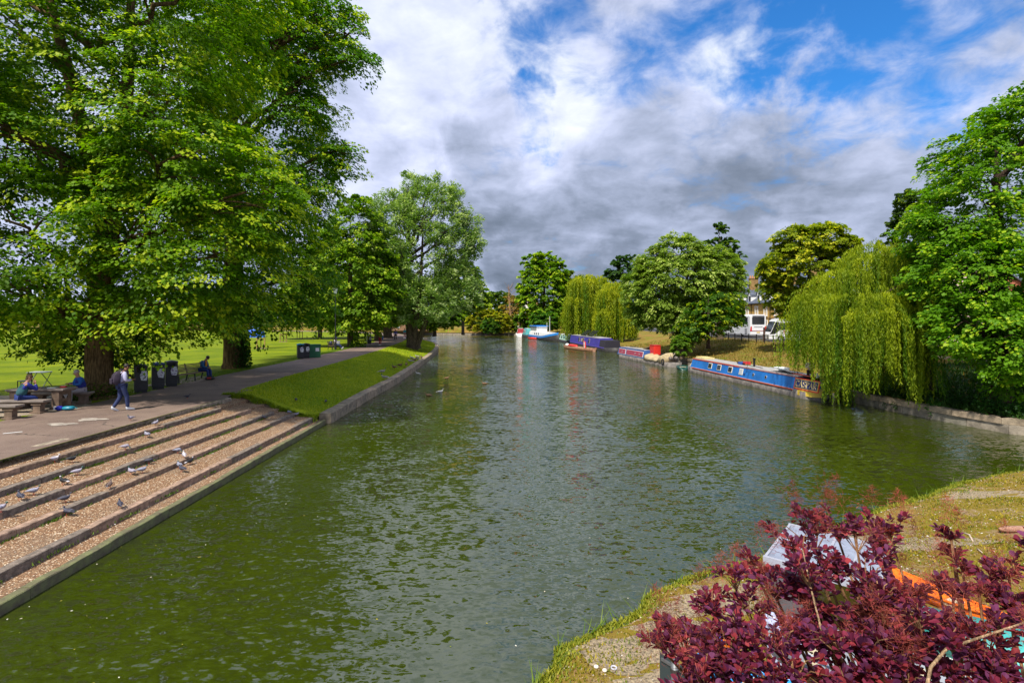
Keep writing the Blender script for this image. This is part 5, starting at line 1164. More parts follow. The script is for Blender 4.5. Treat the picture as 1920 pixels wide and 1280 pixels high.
# roof clutter
def clutter(name, root, px, y, z, label, cat):
    e = empty(name, tuple(onboat(root, along(px), y, z)), root.rotation_euler.z, label, cat); return e
e = clutter('roof_boxes', cb, 1362, .1, zr, 'blue and red crates of odds and ends on the blue boat roof', 'crates')
MB().box((0, 0, .11), (.5, .4, .2)).build('crate', C3((.02, .08, .35)), e); MB().box((.55, .05, .14), (.4, .4, .27)).build('crate', C3((.5, .03, .03)), e); MB().box((-.5, .1, .09), (.35, .3, .16)).build('crate', m_black, e)
def bicycle(loc, rz, label, c):
    e = empty('bicycle', loc, rz, label, 'bicycle', None)
    for x in (-.5, .5):
        w = MB(); n = 16
        for k_ in range(n):
            a, b_ = 2 * math.pi * k_ / n, 2 * math.pi * (k_ + 1) / n
            w.tube([(x + .32 * math.cos(a), 0, .33 + .32 * math.sin(a)), (x + .32 * math.cos(b_), 0, .33 + .32 * math.sin(b_))], .018, 5, cap=False)
        for k_ in range(4): a = math.pi * k_ / 4; w.bar((x + .31 * math.cos(a), 0, .33 + .31 * math.sin(a)), (x - .31 * math.cos(a), 0, .33 - .31 * math.sin(a)), .006)
        w.build('wheel', m_tyre, e)
    MB().tube([(-.5, 0, .33), (-.1, 0, .32), (.35, 0, .78), (-.2, 0, .82), (-.1, 0, .32)], .02, 6).tube([(-.5, 0, .33), (-.2, 0, .82), (-.23, 0, .95)], .015, 6).tube([(.5, 0, .33), (.35, 0, .78), (.31, 0, .98)], .018, 6).build('frame', c, e)
    MB().tube([(.31, -.26, 1.0), (.33, 0, .98), (.31, .26, 1.0)], .014, 6).build('handlebar', m_black, e); MB().box((-.24, 0, .97), (.26, .13, .05)).build('saddle', m_black, e)
    return e
b1 = bicycle((0, 0, 0), 0, 'green framed bicycle lying on the blue boat roof', C3((.08, .25, .05)))
b1.location = onboat(cb, along(1398), -.25, zr + .06); b1.rotation_euler = (R(78), 0, cb.rotation_euler.z)
e = clutter('solar_panel', cb, 1445, -.15, zr, 'grey white panel propped on the blue boat roof', 'solar panel')
MB().box((0, 0, .16), (2.1, .95, .035), 0, R(-10)).build('panel', mat('panel_grey', (.5, .55, .62), .3), e); MB().box((-.8, .3, .07), (.04, .04, .14)).box((.8, .3, .07), (.04, .04, .14)).build('bracket', m_black, e)
e = clutter('roof_box', cb, 1427, .3, zr, 'white lidded box beside the panel on the blue boat roof', 'box')
MB().box((0, 0, .09), (.9, .5, .18)).build('box', m_white, e, bevel=.02); MB().box((0, 0, .2), (.96, .56, .05)).build('lid', m_white, e)
e = clutter('sliding_hatch', cb, 1478, 0, zr, 'red and white boards lying flat on the blue boat roof', 'boards')
MB().box((0, -.2, .03), (1.9, .4, .05)).build('board', C3((.55, .12, .08)), e); MB().box((.3, .25, .03), (1.7, .35, .05)).build('board', m_white, e); MB().cyl((1.4, -.3, 0), (1.4, -.3, .3), .06, None, 8).build('can', m_white, e)
# --- boat 2: pink panels with canvas covered stern
A2, B2 = (14.0, 65.6), (16.35, 50.6)
c2, L2 = boat_root('narrowboat', A2, B2, 'low grey narrowboat with maroon pink side panels and pale canvas tarpaulin', 'narrowboat', 'narrowboats moored along the right bank')
MB().loft(hull(L2, 1.95, .42, rise=.2)).build('hull', m_hull, c2, True)
z0b, z1b = .44, 1.3; m_b2 = C3((.03, .10, .30))
xe = L2 * .60
cabin(1.0, xe, 1.85, z0b, z1b, .16, .45, .12).build('cabin', m_b2, c2)
for (a, b_) in ((1.5, 3.7), (3.95, xe - .25)):
    f = MB().box((0, -.01, 0), (b_ - a, .04, .64)).build('side_panel', m_white, c2); f.location = ((a + b_) / 2, side_pt(1.85, z0b, z1b, .16, .86), .86); f.rotation_euler = (-math.atan2(.16, .86), 0, 0)
    MB().box((0, -.035, 0), (b_ - a - .1, .02, .56)).build('panel_field', C3((.32, .05, .09)), f)
    for q in ((.0,) if b_ < 4 else (.05, .3)): MB().cyl((q * (b_ - a), -.03, -.02), (q * (b_ - a), -.06, -.02), .09, None, 12).build('porthole', m_rim, f)
MB().box(((1.6 + xe) / 2, 0, z1b + .03), (xe - 2, 1.45, .05)).build('roof', m_roofg, c2)
MB().box(((1.6 + xe) / 2, -.76, z1b + .02), (xe - 2, .05, .06)).build('roof_edge', C3((.03, .05, .25)), c2)
mb = MB(); n = 12; rg = []
for i in range(n + 1):
    x = xe + .1 + (L2 - 1.6 - xe) * i / n; hgt = 1.0 + .12 * math.sin(i * 1.3) - .25 * math.sin(math.pi * i / n) + (.25 if i > 9 else 0)
    rg.append([(x, -1.02, .36 + .05 * math.sin(i * 2.1)), (x, -.85, .36 + (hgt - .36) * .75), (x, -.3, hgt), (x, .3, hgt + .05), (x, .95, .5)])
mb.loft(rg).build('tarpaulin', mat('khaki_canvas', (.42, .33, .19), .9, var=.25, vs=2, bump=.5, bs=6), c2, True)
fd = MB()
for k_ in range(12):
    a = 2 * math.pi * k_ / 12; b2 = 2 * math.pi * (k_ + 1) / 12
    fd.tube([(L2 - 1.2 + .24 * math.cos(a), -.98, .5 + .24 * math.sin(a)), (L2 - 1.2 + .24 * math.cos(b2), -.98, .5 + .24 * math.sin(b2))], .07, 6, cap=False)
fd.build('tyre_fender', m_tyre, c2)
MB().bar((L2 - 1.6, -.2, .5), (L2 - .9, .2, 1.35), .05).bar((L2 - 1.6, .4, .5), (L2 - 1.0, -.3, 1.3), .04).build('pole', m_rope, c2)
e = empty('red_crate', tuple(onboat(c2, xe + .3, .3, z1b)), c2.rotation_euler.z, 'bright red box standing behind the pink panelled boat', 'box')
MB().box((0, 0, .1), (1.1, .8, 1.0)).build('box', C3((.60, .03, .02)), e, bevel=.03); MB().box((0, 0, .63), (1.14, .84, .07)).build('lid', C3((.45, .02, .02)), e)
e = empty('wooden_board', tuple(onboat(c2, xe - 1.0, .35, z1b + .06)), c2.rotation_euler.z, 'tilted brown plywood sheet propped on the pink panelled boat', 'board')
MB().box((0, 0, .28), (2.4, .8, .05), 0, 0, R(-12)).build('sheet', mat('plywood', (.28, .2, .11), .8, var=.2), e); MB().box((-.8, 0, .06), (.06, .5, .12)).build('prop', m_rope, e); MB().box((.8, 0, .2), (.06, .5, .4)).build('prop', m_rope, e)
e = empty('junk_pile', tuple(onboat(c2, L2 - 1.2, .25, .5)), c2.rotation_euler.z, 'pile of dark bags and gear on the stern beside the tarpaulin', 'gear'); random.seed(3)
for k_ in range(6): MB().ell((random.uniform(-.6, .9), random.uniform(-.4, .4), random.uniform(.1, .4)), (random.uniform(.2, .35), .22, .18), 8, 6).build('bag', random.choice([m_black, C3((.08, .09, .07)), C3((.12, .10, .09))]), e, True)
MB().cyl((0, 0, .2), (0, 0, .9), .12, .12, 8).build('fender', m_black, e)
# small dark dinghy between them
e = empty('dinghy', (16.4, 49.3, 0), R(80), 'small dark green dinghy squeezed between the two narrowboats', 'dinghy')
MB().loft([[(x, -.45 * w, -.05), (x, -.55 * w, .28), (x, -.47 * w, .28), (x, 0, .02), (x, .47 * w, .28), (x, .55 * w, .28), (x, .45 * w, -.05)] for x, w in ((-1.1, .75), (-.5, 1), (.3, 1), (.9, .6), (1.2, .1))]).build('hull', C3((.01, .06, .05)), e, True); MB().box((0, 0, .2), (.2, .9, .03)).build('seat', m_rope, e)
# --- boat 3: violet blue
A3, B3 = (12.0, 98.5), (15.2, 73.6)
c3, L3 = boat_root('narrowboat', A3, B3, 'violet blue narrowboat with tan framed windows and dark solar panels', 'narrowboat', 'narrowboats moored along the right bank')
m_vio = C3((.045, .035, .30)); m_tan = mat('tan_frame', (.45, .36, .18), .6)
MB().loft(hull(L3, 2.7, .55, rise=.3)).build('hull', m_hblack, c3, True)
MB().box((L3 * .5, -1.37, .52), (L3 * .82, .06, .14)).build('rubbing_strake', C3((.10, .08, .42)), c3)
cabin(1.2, L3 - 5.2, 2.45, .56, 1.75, .18, .3, .1).build('cabin', m_vio, c3)
for x in (7.8, 10.6, 14.2): bwin(c3, x, 1.2, .75, .75, 2.45, .56, 1.75, .18, m_tan)
for x in (9.3, 9.9): bwin(c3, x, 1.2, .25, .55, 2.45, .56, 1.75, .18, m_tan, m_tan, 'shutter')
MB().box((L3 / 2 - 2, 0, 1.83), (L3 - 8, 2.1, .07)).build('roof', m_roofg, c3)
MB().prism([(-1.2, .56), (-1.05, 1.6), (1.05, 1.6), (1.2, .56)], 'x', L3 - 5.1, L3 - 2.2).build('stern_canopy', mat('dark_canvas', (.02, .018, .03), .8), c3)
for i, x in enumerate((8.6, 12.8)):
    e = empty('solar_panel', tuple(onboat(c3, x, -.1, 1.87)), c3.rotation_euler.z, ['left dark solar panel tilted on the violet boat roof', 'right dark solar panel tilted on the violet boat roof'][i], 'solar panel', 'tilted solar panels on the violet boat')
    MB().box((0, 0, .52), (3.0, 1.5, .05), 0, R(38)).build('panel', mat('solar_black', (.012, .014, .022), .2), e); MB().box((-1.2, .3, .3), (.06, .06, .6)).box((1.2, .3, .3), (.06, .06, .6)).build('bracket', m_roofg, e)
# --- boat 4: pale green
A4, B4 = (10.5, 114.5), (11.9, 101.5)
c4, L4 = boat_root('narrowboat', A4, B4, 'pale mint green narrowboat moored between violet boat and barge', 'narrowboat', 'narrowboats moored along the right bank')
MB().loft(hull(L4, 2.1, .5)).build('hull', m_hblack, c4, True)
cabin(1.0, L4 - .4, 1.95, .5, 1.5, .16, .3, .1).build('cabin', C3((.42, .62, .50)), c4)
for x in (2.6, 5.0, 7.4, 9.8): bwin(c4, x, 1.05, 1.1, .5, 1.95, .5, 1.5, .16, C3((.25, .5, .42)))
MB().box((L4 / 2, 0, 1.58), (L4 - 2.2, 1.65, .06)).build('roof', m_white, c4)
# --- barge with wheelhouse (bow near)
A5, B5 = (5.6, 131.5), (10.1, 109.5)
c5, L5 = boat_root('dutch_barge', A5, B5, 'white and blue barge with blue roofed wheelhouse and short mast', 'barge')
rg = []
for i in range(17):
    x = L5 * i / 16; w = 1.0 if x > 2 else .7 + .3 * x / 2
    if x > L5 - 5: w = math.sin(max(.02, (L5 - x) / 5) * math.pi / 2) ** .7
    up = 1.0 * max(0, (x - L5 * .55) / (L5 * .45)) ** 2; h = 1.9 * max(w, .03)
    rg.append([(x, -h * .8, -.4), (x, -h * .95, .1), (x, -h, .85 + up), (x, h, .85 + up), (x, h * .95, .1), (x, h * .8, -.4)])
MB().loft(rg).build('hull', m_hblack, c5, True)
def band(z0_, z1_, off, m_, nm):
    v = []; f = []
    for i in range(17):
        r0 = rg[i]; za, zb_, zc = r0[1][2], r0[2][2], 0; u = zb_ - .85
        for z in (z0_, z1_): v.append((r0[0][0], r0[2][1] - off, z + u))
        if i: q = 2 * i; f.append((q - 2, q, q + 1, q - 1))
    v2 = [(a, b_ + .06, c) for a, b_, c in v]; n_ = len(v); f += [tuple(n_ + j for j in reversed(q)) for q in f]
    MB().add(v + v2, f).build(nm, m_, c5)
band(.45, .92, .03, C3((.03, .22, .62)), 'blue_band')
MB().prism([(-1.5, .85), (-1.4, 1.7), (1.4, 1.7), (1.5, .85)], 'x', 1.2, L5 - 6.5).build('cabin', m_white, c5)
for x in (6.8, 8.5, 10.3): bwin(c5, x, 1.3, .7, .5, 3.0, .85, 1.7, .1, C3((.03, .12, .3)))
wh = MB().box((5.0, 0, 2.35), (6.2, 2.6, 1.3)).build('wheelhouse', m_white, c5)
for k_ in range(5): MB().box((2.6 + k_ * 1.2, -1.32, 2.45), (.95, .05, .8)).build('window', mat('pale_glass', (.25, .30, .28), .1), wh)
MB().box((5.0, 0, 3.12), (6.9, 3.0, .22)).build('wheelhouse_roof', C3((.02, .20, .65)), c5)
MB().cyl((L5 - 7.5, 0, 1.6), (L5 - 7.5, 0, 5.4), .13, .08, 8).build('mast', mat('grey_mast', (.4, .4, .4), .6), c5); MB().cyl((L5 - 9.8, 0, 1.6), (L5 - 9.8, 0, 4.0), .09, .07, 8).build('funnel', mat('grey_mast', (.4, .4, .4), .6), c5)
# --- teal cruiser, red & white cruiser beyond
def cruiser(px, py, L, bm, h, label, c_h, c_c, rz, c_win=None):
    x, y, _ = P(px, py, 0); e = empty('cabin_cruiser', (x, y, 0), rz, label, 'cruiser')
    MB().loft(hull(L, bm, .7, rise=.4, bow0=2.5, flare=.06)).build('hull', c_h, e, True)
    cabin(2.0, L - 1.4, bm * .85, .7, h, .25, 1.0, .3).build('cabin', c_c, e)
    for k_ in range(3): bwin(e, 3.3 + k_ * (L - 5.6) / 3, .7 + (h - .7) * .55, (L - 6) / 3.6, (h - .7) * .5, bm * .85, .7, h, .25, m_white)
    MB().box((L * .55, 0, h + .07), (L * .4, bm * .5, .05)).build('roof', m_white, e); return e
cruiser(985, 631, 9, 2.6, 2.3, 'teal and white cabin cruiser just left of the barge', m_hblack, C3((.10, .40, .42)), R(-82))
cruiser(974, 629, 7, 2.4, 2.1, 'small white and dark red cruiser, leftmost of the moored boats', m_white, C3((.30, .03, .04)), R(-86))
e = empty('red_dinghy', P(1000, 635.5, 0), R(-60), 'tiny red inflatable dinghy beside the barge stern', 'dinghy')
MB().loft([[(x, -.6 * w, -.05), (x, -.75 * w, .35), (x, -.5 * w, .4), (x, 0, .1), (x, .5 * w, .4), (x, .75 * w, .35), (x, .6 * w, -.05)] for x, w in ((-1.6, .8), (-.5, 1), (1, .9), (1.8, .2))]).build('hull', C3((.65, .03, .02)), e, True); MB().box((0, 0, .3), (.3, 1.0, .05)).build('seat', m_white, e)
# open workboat with the red framed white sign
A6, B6 = (8.9, 86), (12.1, 75.5)
c6, L6 = boat_root('work_boat', A6, B6, 'low orange brown open workboat with a red and white sign board', 'workboat')
MB().loft([[(x, -.8 * w, -.1), (x, -.95 * w, .38 + u), (x, -.8 * w, .38 + u), (x, -.7 * w, .1), (x, .7 * w, .1), (x, .8 * w, .38 + u), (x, .95 * w, .38 + u), (x, .8 * w, -.1)] for x, w, u in ((0, .2, .25), (1.2, .8, .1), (3, 1, 0), (L6 - 2, 1, 0), (L6 - .3, .7, .1), (L6, .3, .2))]).build('hull', mat('orange_brown', (.24, .12, .065), .7, var=.3), c6, True)
for x in (2.5, 5, 7.5): MB().box((x, 0, .34), (.3, 1.6, .05)).build('seat', m_rope, c6)
e = empty('sign_board', tuple(onboat(c6, L6 * .72, -.1, .3)), c6.rotation_euler.z - R(20), 'white sign board with broad red frame standing in the workboat', 'sign')
MB().box((0, 0, .55), (3.0, .14, 1.05)).build('board', C3((.70, .03, .02)), e); MB().box((.45, -.08, .57), (1.9, .04, .85)).build('face', m_white, e); MB().box((.45, -.11, .6), (1.1, .02, .10)).box((.45, -.11, .42), (.8, .02, .07)).build('faint_print', C3((.6, .3, .3)), e)
e = empty('red_canoe', tuple(onboat(c6, L6 * .28, 0, .38)), c6.rotation_euler.z, 'upturned red canoe with white end lying across the workboat', 'canoe')
MB().loft([[(x, -.35 * w, 0), (x, -.25 * w, .28 * w + .05), (x, .25 * w, .28 * w + .05), (x, .35 * w, 0)] for x, w in ((-2, .15), (-1, .9), (0, 1), (1.4, .9), (2, .2))]).build('hull', C3((.65, .03, .02)), e, True); MB().ell((-2.1, 0, .15), (.45, .3, .25)).build('end_float', m_white, e, True)
# punts at the far bend
for i, (px, py, L) in enumerate(((846, 626.5, 9), (868, 626, 7), (842, 621.5, 8))):
    x, y, _ = P(px, py, 0) if i < 2 else (XD(842, 158), 158, 0)
    e = empty('moored_punt', (x, y, 0), R(4 * i - 3), ['low dark red punt moored under the drooping bank tree', 'dark brown punt alone on the water near the yellow shrubs', 'punt against the brick wall at the far bend'][i], 'punt', 'punts moored at the far bend')
    MB().loft([[(q, -.45, .0 + u), (q, -.5, .35 + u), (q, -.42, .35 + u), (q, -.4, .12 + u), (q, .4, .12 + u), (q, .42, .35 + u), (q, .5, .35 + u), (q, .45, 0 + u)] for q, u in ((-L / 2, .22), (-L / 2 + 1, .02), (L / 2 - 1, .02), (L / 2, .22))]).build('hull', C3((.20, .05, .04)), e)
    for q in (-1.5, 0, 1.5): MB().box((q, 0, .28), (.35, .82, .06)).build('seat', m_rope, e)

for rt_, pts in ((cb, ((Lc - .8, .9, .55), (Lc - .2, 1.5, .45), (Lc + .6, 2.4, .75))), (cb, ((.6, .3, .6), (.2, 1.2, .45), (-.6, 2.4, .8))), (c2, ((.8, .5, .6), (.6, 1.8, .5), (.2, 3.0, .9))), (c3, ((L3 - 1, .8, .8), (L3, 1.8, .5), (L3 + 1, 2.8, .9)))):
    MB().tube(bez(*pts, 6), .02, 5).build('mooring_rope', m_rope, rt_)
# ============================================================ STREET FURNITURE
m_bin = mat('bin_black', (.022, .022, .026), .45, var=.3, vs=3); m_cyan = mat('cyan_plastic', (.02, .30, .45), .5); m_stick = mat('sticker_white', (.70, .70, .75), .6)
m_steel = mat('dull_steel', (.22, .23, .24), .5, .5); m_green = mat('green_paint', (.01, .12, .05), .5)
def litterbin(x, y, rz, label, top=m_bin, seed=0, group=None, w=.52, h=1.25, sticker=True):
    e = empty('litter_bin', (x, y, 1.4), rz, label, 'litter bin', group); r = random.Random(seed)
    MB().box((0, 0, .06), (w - .06, w - .1, .12)).build('plinth', m_black, e)
    MB().box((0, 0, .12 + (h - .42) / 2), (w, w - .04, h - .42)).build('body', m_bin, e, bevel=.02)
    MB().box((-w / 2 + .05, 0, h - .18), (.1, w - .04, .26)).box((w / 2 - .05, 0, h - .18), (.1, w - .04, .26)).box((0, w * .3, h - .18), (w - .2, .08, .26)).build('hood_side', m_bin, e)
    MB().prism([(-w / 2 - .02, h - .06), (-w / 2 - .02, h + .0), (0, h + .06), (w / 2 + .02, h), (w / 2 + .02, h - .06)], 'y', -w / 2, w / 2 - .02).build('hood', top, e, bevel=.01)
    MB().box((0, -w / 2 + .16, h - .28), (w - .2, .2, .03), 0, R(20)).build('inner_flap', m_steel, e)
    if sticker:
        st = MB().prism([(.0, .58), (.2, .55), (.25, .78), (.2, 1.0), (.02, 1.0), (-.05, .80)], 'y', -w / 2 + .0, -w / 2 + .012).build('sticker', m_stick, e)
        mb = MB()
        for k_ in range(6):
            mb.box((r.uniform(.0, .19), -w / 2 - .004, r.uniform(.62, .95)), (r.uniform(.03, .11), .008, r.uniform(.015, .05)), 0, 0, r.uniform(-.6, .6))
        mb.build('sticker_print', r.choice([m_bin, C3((.2, .05, .3))]), st)
    return e
g_ = 'three black litter bins beside the first lime'
litterbin(-17.25, 23.8, R(38), 'black litter bin nearest the walking man, partly under leaves', seed=1, group=g_)
litterbin(-17.25, 24.95, R(38), 'middle black litter bin of the three, with blue lid', C3((.02, .07, .25)), 2, g_)
litterbin(-17.3, 26.0, R(38), 'black litter bin closest to the near bench, grey lid', mat('bin_grey_lid', (.06, .06, .07), .4), 3, g_)
litterbin(XD(563, 44), 44, R(30), 'black litter bin with bright cyan lid beside the green cabinet', m_cyan, 4); litterbin(XD(573, 44.6), 44.7, R(30), 'plain black litter bin between the cyan lidded one and the green cabinet', seed=5)
e = empty('green_cabinet', (XD(590, 45.5), 45.5, 1.4), R(25), 'dark green square grit bin beside the cyan lidded litter bin', 'cabinet')
MB().box((0, 0, .55), (.95, .7, 1.1)).build('body', m_green, e, bevel=.02); MB().box((0, 0, 1.13), (1.02, .78, .07)).build('lid', m_green, e, bevel=.01); MB().box((.2, -.36, .7), (.3, .02, .3)).build('label_plate', m_stick, e)
litterbin(XD(692, 70), 70, R(30), 'far black litter bin with cyan lid before the walkers', m_cyan, 6)
def bench(loc, rz, label, L=2.0, slat=mat('bench_wood', (.20, .13, .08), .7, var=.3, vs=4)):
    """faces local +x, long along y"""
    e = empty('park_bench', loc, rz, label, 'bench')
    for k_ in range(5): MB().box((-.02 + k_ * .10, 0, .44), (.08, L, .03)).build('seat_slat', slat, e)
    for k_ in range(6): MB().box((-.10 - k_ * .022, 0, .53 + k_ * .072), (.025, L, .052), 0, 0, R(-16)).build('back_slat', slat, e)
    for y in (-L / 2 + .06, 0, L / 2 - .06):
        MB().bar((.40, y, 0), (.36, y, .42), .05).bar((-.16, y, 0), (-.06, y, .42), .05).bar((-.08, y, .42), (-.24, y, .96), .045).bar((-.08, y, .41), (.40, y, .41), .045).build('leg_frame', m_black, e)
    for y in (-L / 2 + .06, L / 2 - .06): MB().tube([(-.12, y, .64), (.2, y, .66), (.38, y, .62), (.37, y, .42)], .02, 6).build('armrest', m_black, e)
    return e
bench((-17.75, 28.1, 1.4), R(-6), 'near park bench with thin slats where the orange shirted person sits', 2.5)
bench((XD(624, 57.5), 57.6, 1.4), R(-8), 'far park bench beside the lamp post', 1.9)
# lamp post
e = empty('street_lamp', (XD(629, 56.5), 56.5, 1.4), 0, 'tall slim black lamp post with lantern by the far bench', 'street lamp')
MB().cyl((0, 0, 0), (0, 0, .9), .12, .10, 10).cyl((0, 0, .9), (0, 0, 6.2), .065, .05, 8).cyl((0, 0, .9), (0, 0, 1.0), .13, .08, 10).build('post', m_black, e)
MB().loft([[(s_ * a, s_ * b_, z) for a, b_ in ((-1, -1), (1, -1), (1, 1), (-1, 1))] for s_, z in ((.10, 6.2), (.22, 6.75))]).build('lantern_glass', mat('lantern_glass', (.55, .62, .65), .15), e)
MB().loft([[(s_ * a, s_ * b_, z) for a, b_ in ((-1, -1), (1, -1), (1, 1), (-1, 1))] for s_, z in ((.27, 6.75), (.1, 6.95), (.03, 7.15))]).build('lantern_cap', m_black, e)
# concrete picnic furniture
m_con = mat('old_concrete', (.17, .115, .08), .9, var=.3, vs=4, bump=.5, bs=20); m_cont = mat('concrete_top', (.22, .18, .16), .75, var=.25, vs=3, bump=.3, bs=20)
def cbench(loc, L, label, rz=0):
    e = empty('stone_bench', loc, rz, label, 'bench', 'concrete picnic benches'); 
    MB().box((0, 0, .44), (L, .38, .07)).build('seat', m_cont, e, bevel=.012); MB().box((0, 0, .385), (L - .1, .30, .04)).build('seat_rim', m_con, e)
    for x in (-L / 2 + .3, L / 2 - .3):
        MB().box((x, 0, .20), (.24, .22, .30)).box((x, 0, .33), (.34, .28, .07)).build('leg', m_con, e); MB().box((x, 0, .025), (.36, .36, .06)).build('foot', m_con, e)
cbench((-17.95, 18.45, 1.41), 2.3, 'concrete bench where the woman in the teal vest sits', R(4)); cbench((-18.0, 20.5, 1.41), 2.2, 'concrete bench behind the table where the grey haired man sits', R(4)); cbench((-18.1, 17.35, 1.41), 2.7, 'empty concrete bench at the left edge of the picture', R(4))
tb = empty('picnic_table', (-17.85, 19.45, 1.41), R(4), 'brown concrete picnic table between two seated people', 'table')
MB().box((0, 0, .74), (2.05, .72, .06)).build('tabletop', m_cont, tb, bevel=.01); MB().box((0, 0, .69), (1.95, .64, .06)).build('table_rim', m_con, tb)
for x in (-.78, .70):
    lg = MB().box((x, -.22, .36), (.26, .16, .62)).box((x, .22, .36), (.26, .16, .62)).box((x, 0, .58), (.26, .3, .16)).box((x, 0, .33), (.22, .3, .12)).build('leg', m_con, tb); MB().box((x, 0, .03), (.36, .66, .07)).build('foot', m_con, tb)
MB().prism([(-.10, .52), (.10, .52), (.0, .36)], 'x', .835, .85).build('shield_plate', mat('plate_grey', (.3, .3, .31), .5), tb)
def onT(x, y, z=.77): c, s = math.cos(R(4)), math.sin(R(4)); return (-17.85 + x * c - y * s, 19.45 + x * s + y * c, 1.41 + z)
e = empty('food_tray', onT(.35, .02), .3, 'white food tray with salad on the picnic table', 'food tray'); MB().box((0, 0, .015), (.26, .18, .03)).build('tray', m_white, e); MB().ell((0, 0, .03), (.10, .07, .035), 8, 5).build('salad', C3((.3, .35, .03)), e)
e = empty('sauce_box', onT(.66, .14), .2, 'small red carton on the picnic table by the man', 'carton'); MB().box((0, 0, .03), (.18, .10, .06)).build('box', C3((.6, .03, .02)), e); MB().box((0, 0, .063), (.14, .07, .006)).build('lid', m_white, e)
e = empty('paper_bag', onT(-.62, .05), .2, 'crumpled white paper at the left end of the picnic table', 'paper bag'); MB().ell((0, 0, .05), (.14, .10, .06), 7, 5).build('paper', m_white, e)
x, y, _ = P(121, 769, 1.41); e = empty('shopping_bag', (x, y, 1.42), R(10), 'blue and teal bag lying on the path beside the table leg', 'bag')
MB().ell((.12, 0, .07), (.24, .12, .08), 10, 6).build('bag_body', C3((.01, .20, .30)), e, True); MB().ell((-.16, -.02, .08), (.15, .12, .09), 9, 6).build('bag_end', C3((.02, .03, .35)), e, True); MB().box((-.27, -.06, .09), (.09, .05, .13), .3).build('paper', m_white, e); MB().tube([(.1, 0, .13), (.3, -.04, .15), (.42, 0, .05)], .012, 5).build('strap', C3((.01, .25, .32)), e)
# folding table and dark bin behind
e = empty('folding_table', (XD(74, 25.5), 25.5, 1.4), R(4), 'small white folding table standing on the lawn behind the picnickers', 'table')
MB().box((0, 0, .76), (.85, .5, .035)).build('tabletop', mat('white_top', (.6, .63, .65), .4), e)
for x in (-.33, .33): MB().bar((x, -.3, .74), (x * 1.15, .3, 0), .025).bar((x, .3, .74), (x * 1.15, -.3, 0), .025).build('leg', m_steel, e)
e = empty('metal_chair', (XD(46, 24.5), 24.5, 1.4), R(-30), 'dark metal frame chair behind the seated woman', 'chair')
MB().box((0, 0, .45), (.45, .42, .03)).build('seat', m_black, e); MB().box((0, .2, .75), (.45, .03, .12)).box((0, .2, .62), (.45, .03, .05)).build('backrest', m_black, e)
for a in (-.2, .2):
    for b_ in (-.19, .2): MB().bar((a, b_, 0), (a, b_, .84 if b_ > 0 else .45), .03).build('leg', m_black, e)
# ============================================================ PEOPLE
def skin(name, V, E, parent, m_, root=0, sub=2):
    me = bpy.data.meshes.new(name); me.from_pydata([v[0] for v in V], E, []); me.materials.append(m_)
    o = link(name, me, parent); md = o.modifiers.new('skin', 'SKIN'); md.use_smooth_shade = True; md.branch_smoothing = .6
    if not me.skin_vertices: me.skin_vertices.new() if hasattr(me.skin_vertices, 'new') else None
    for i, v in enumerate(V):
        r_ = v[1] if isinstance(v[1], tuple) else (v[1], v[1]); me.skin_vertices[0].data[i].radius = r_; me.skin_vertices[0].data[i].use_root = (i == root)
    s_ = o.modifiers.new('sub', 'SUBSURF'); s_.levels = 1; s_.render_levels = sub; return o
m_skin = mat('skin', (.42, .21, .13), .55); m_skind = mat('skin_tan', (.20, .09, .05), .55); m_eye = mat('eye', (.02, .015, .012), .3)
STAND = dict(pel=(0, 0, .96), spi=(0, 0, 1.14), che=(0, .0, 1.32), nek=(0, .0, 1.50), hed=(0, .03, 1.60), top=(0, .02, 1.69), sL=(-.18, 0, 1.43), eL=(-.24, 0, 1.14), wL=(-.25, .06, .90), sR=(.18, 0, 1.43), eR=(.24, 0, 1.14), wR=(.25, .06, .90), hL=(-.10, 0, .92), kL=(-.11, .02, .50), aL=(-.11, 0, .09), tL=(-.11, .17, .04), hR=(.10, 0, .92), kR=(.11, .02, .50), aR=(.11, 0, .09), tR=(.11, .17, .04))
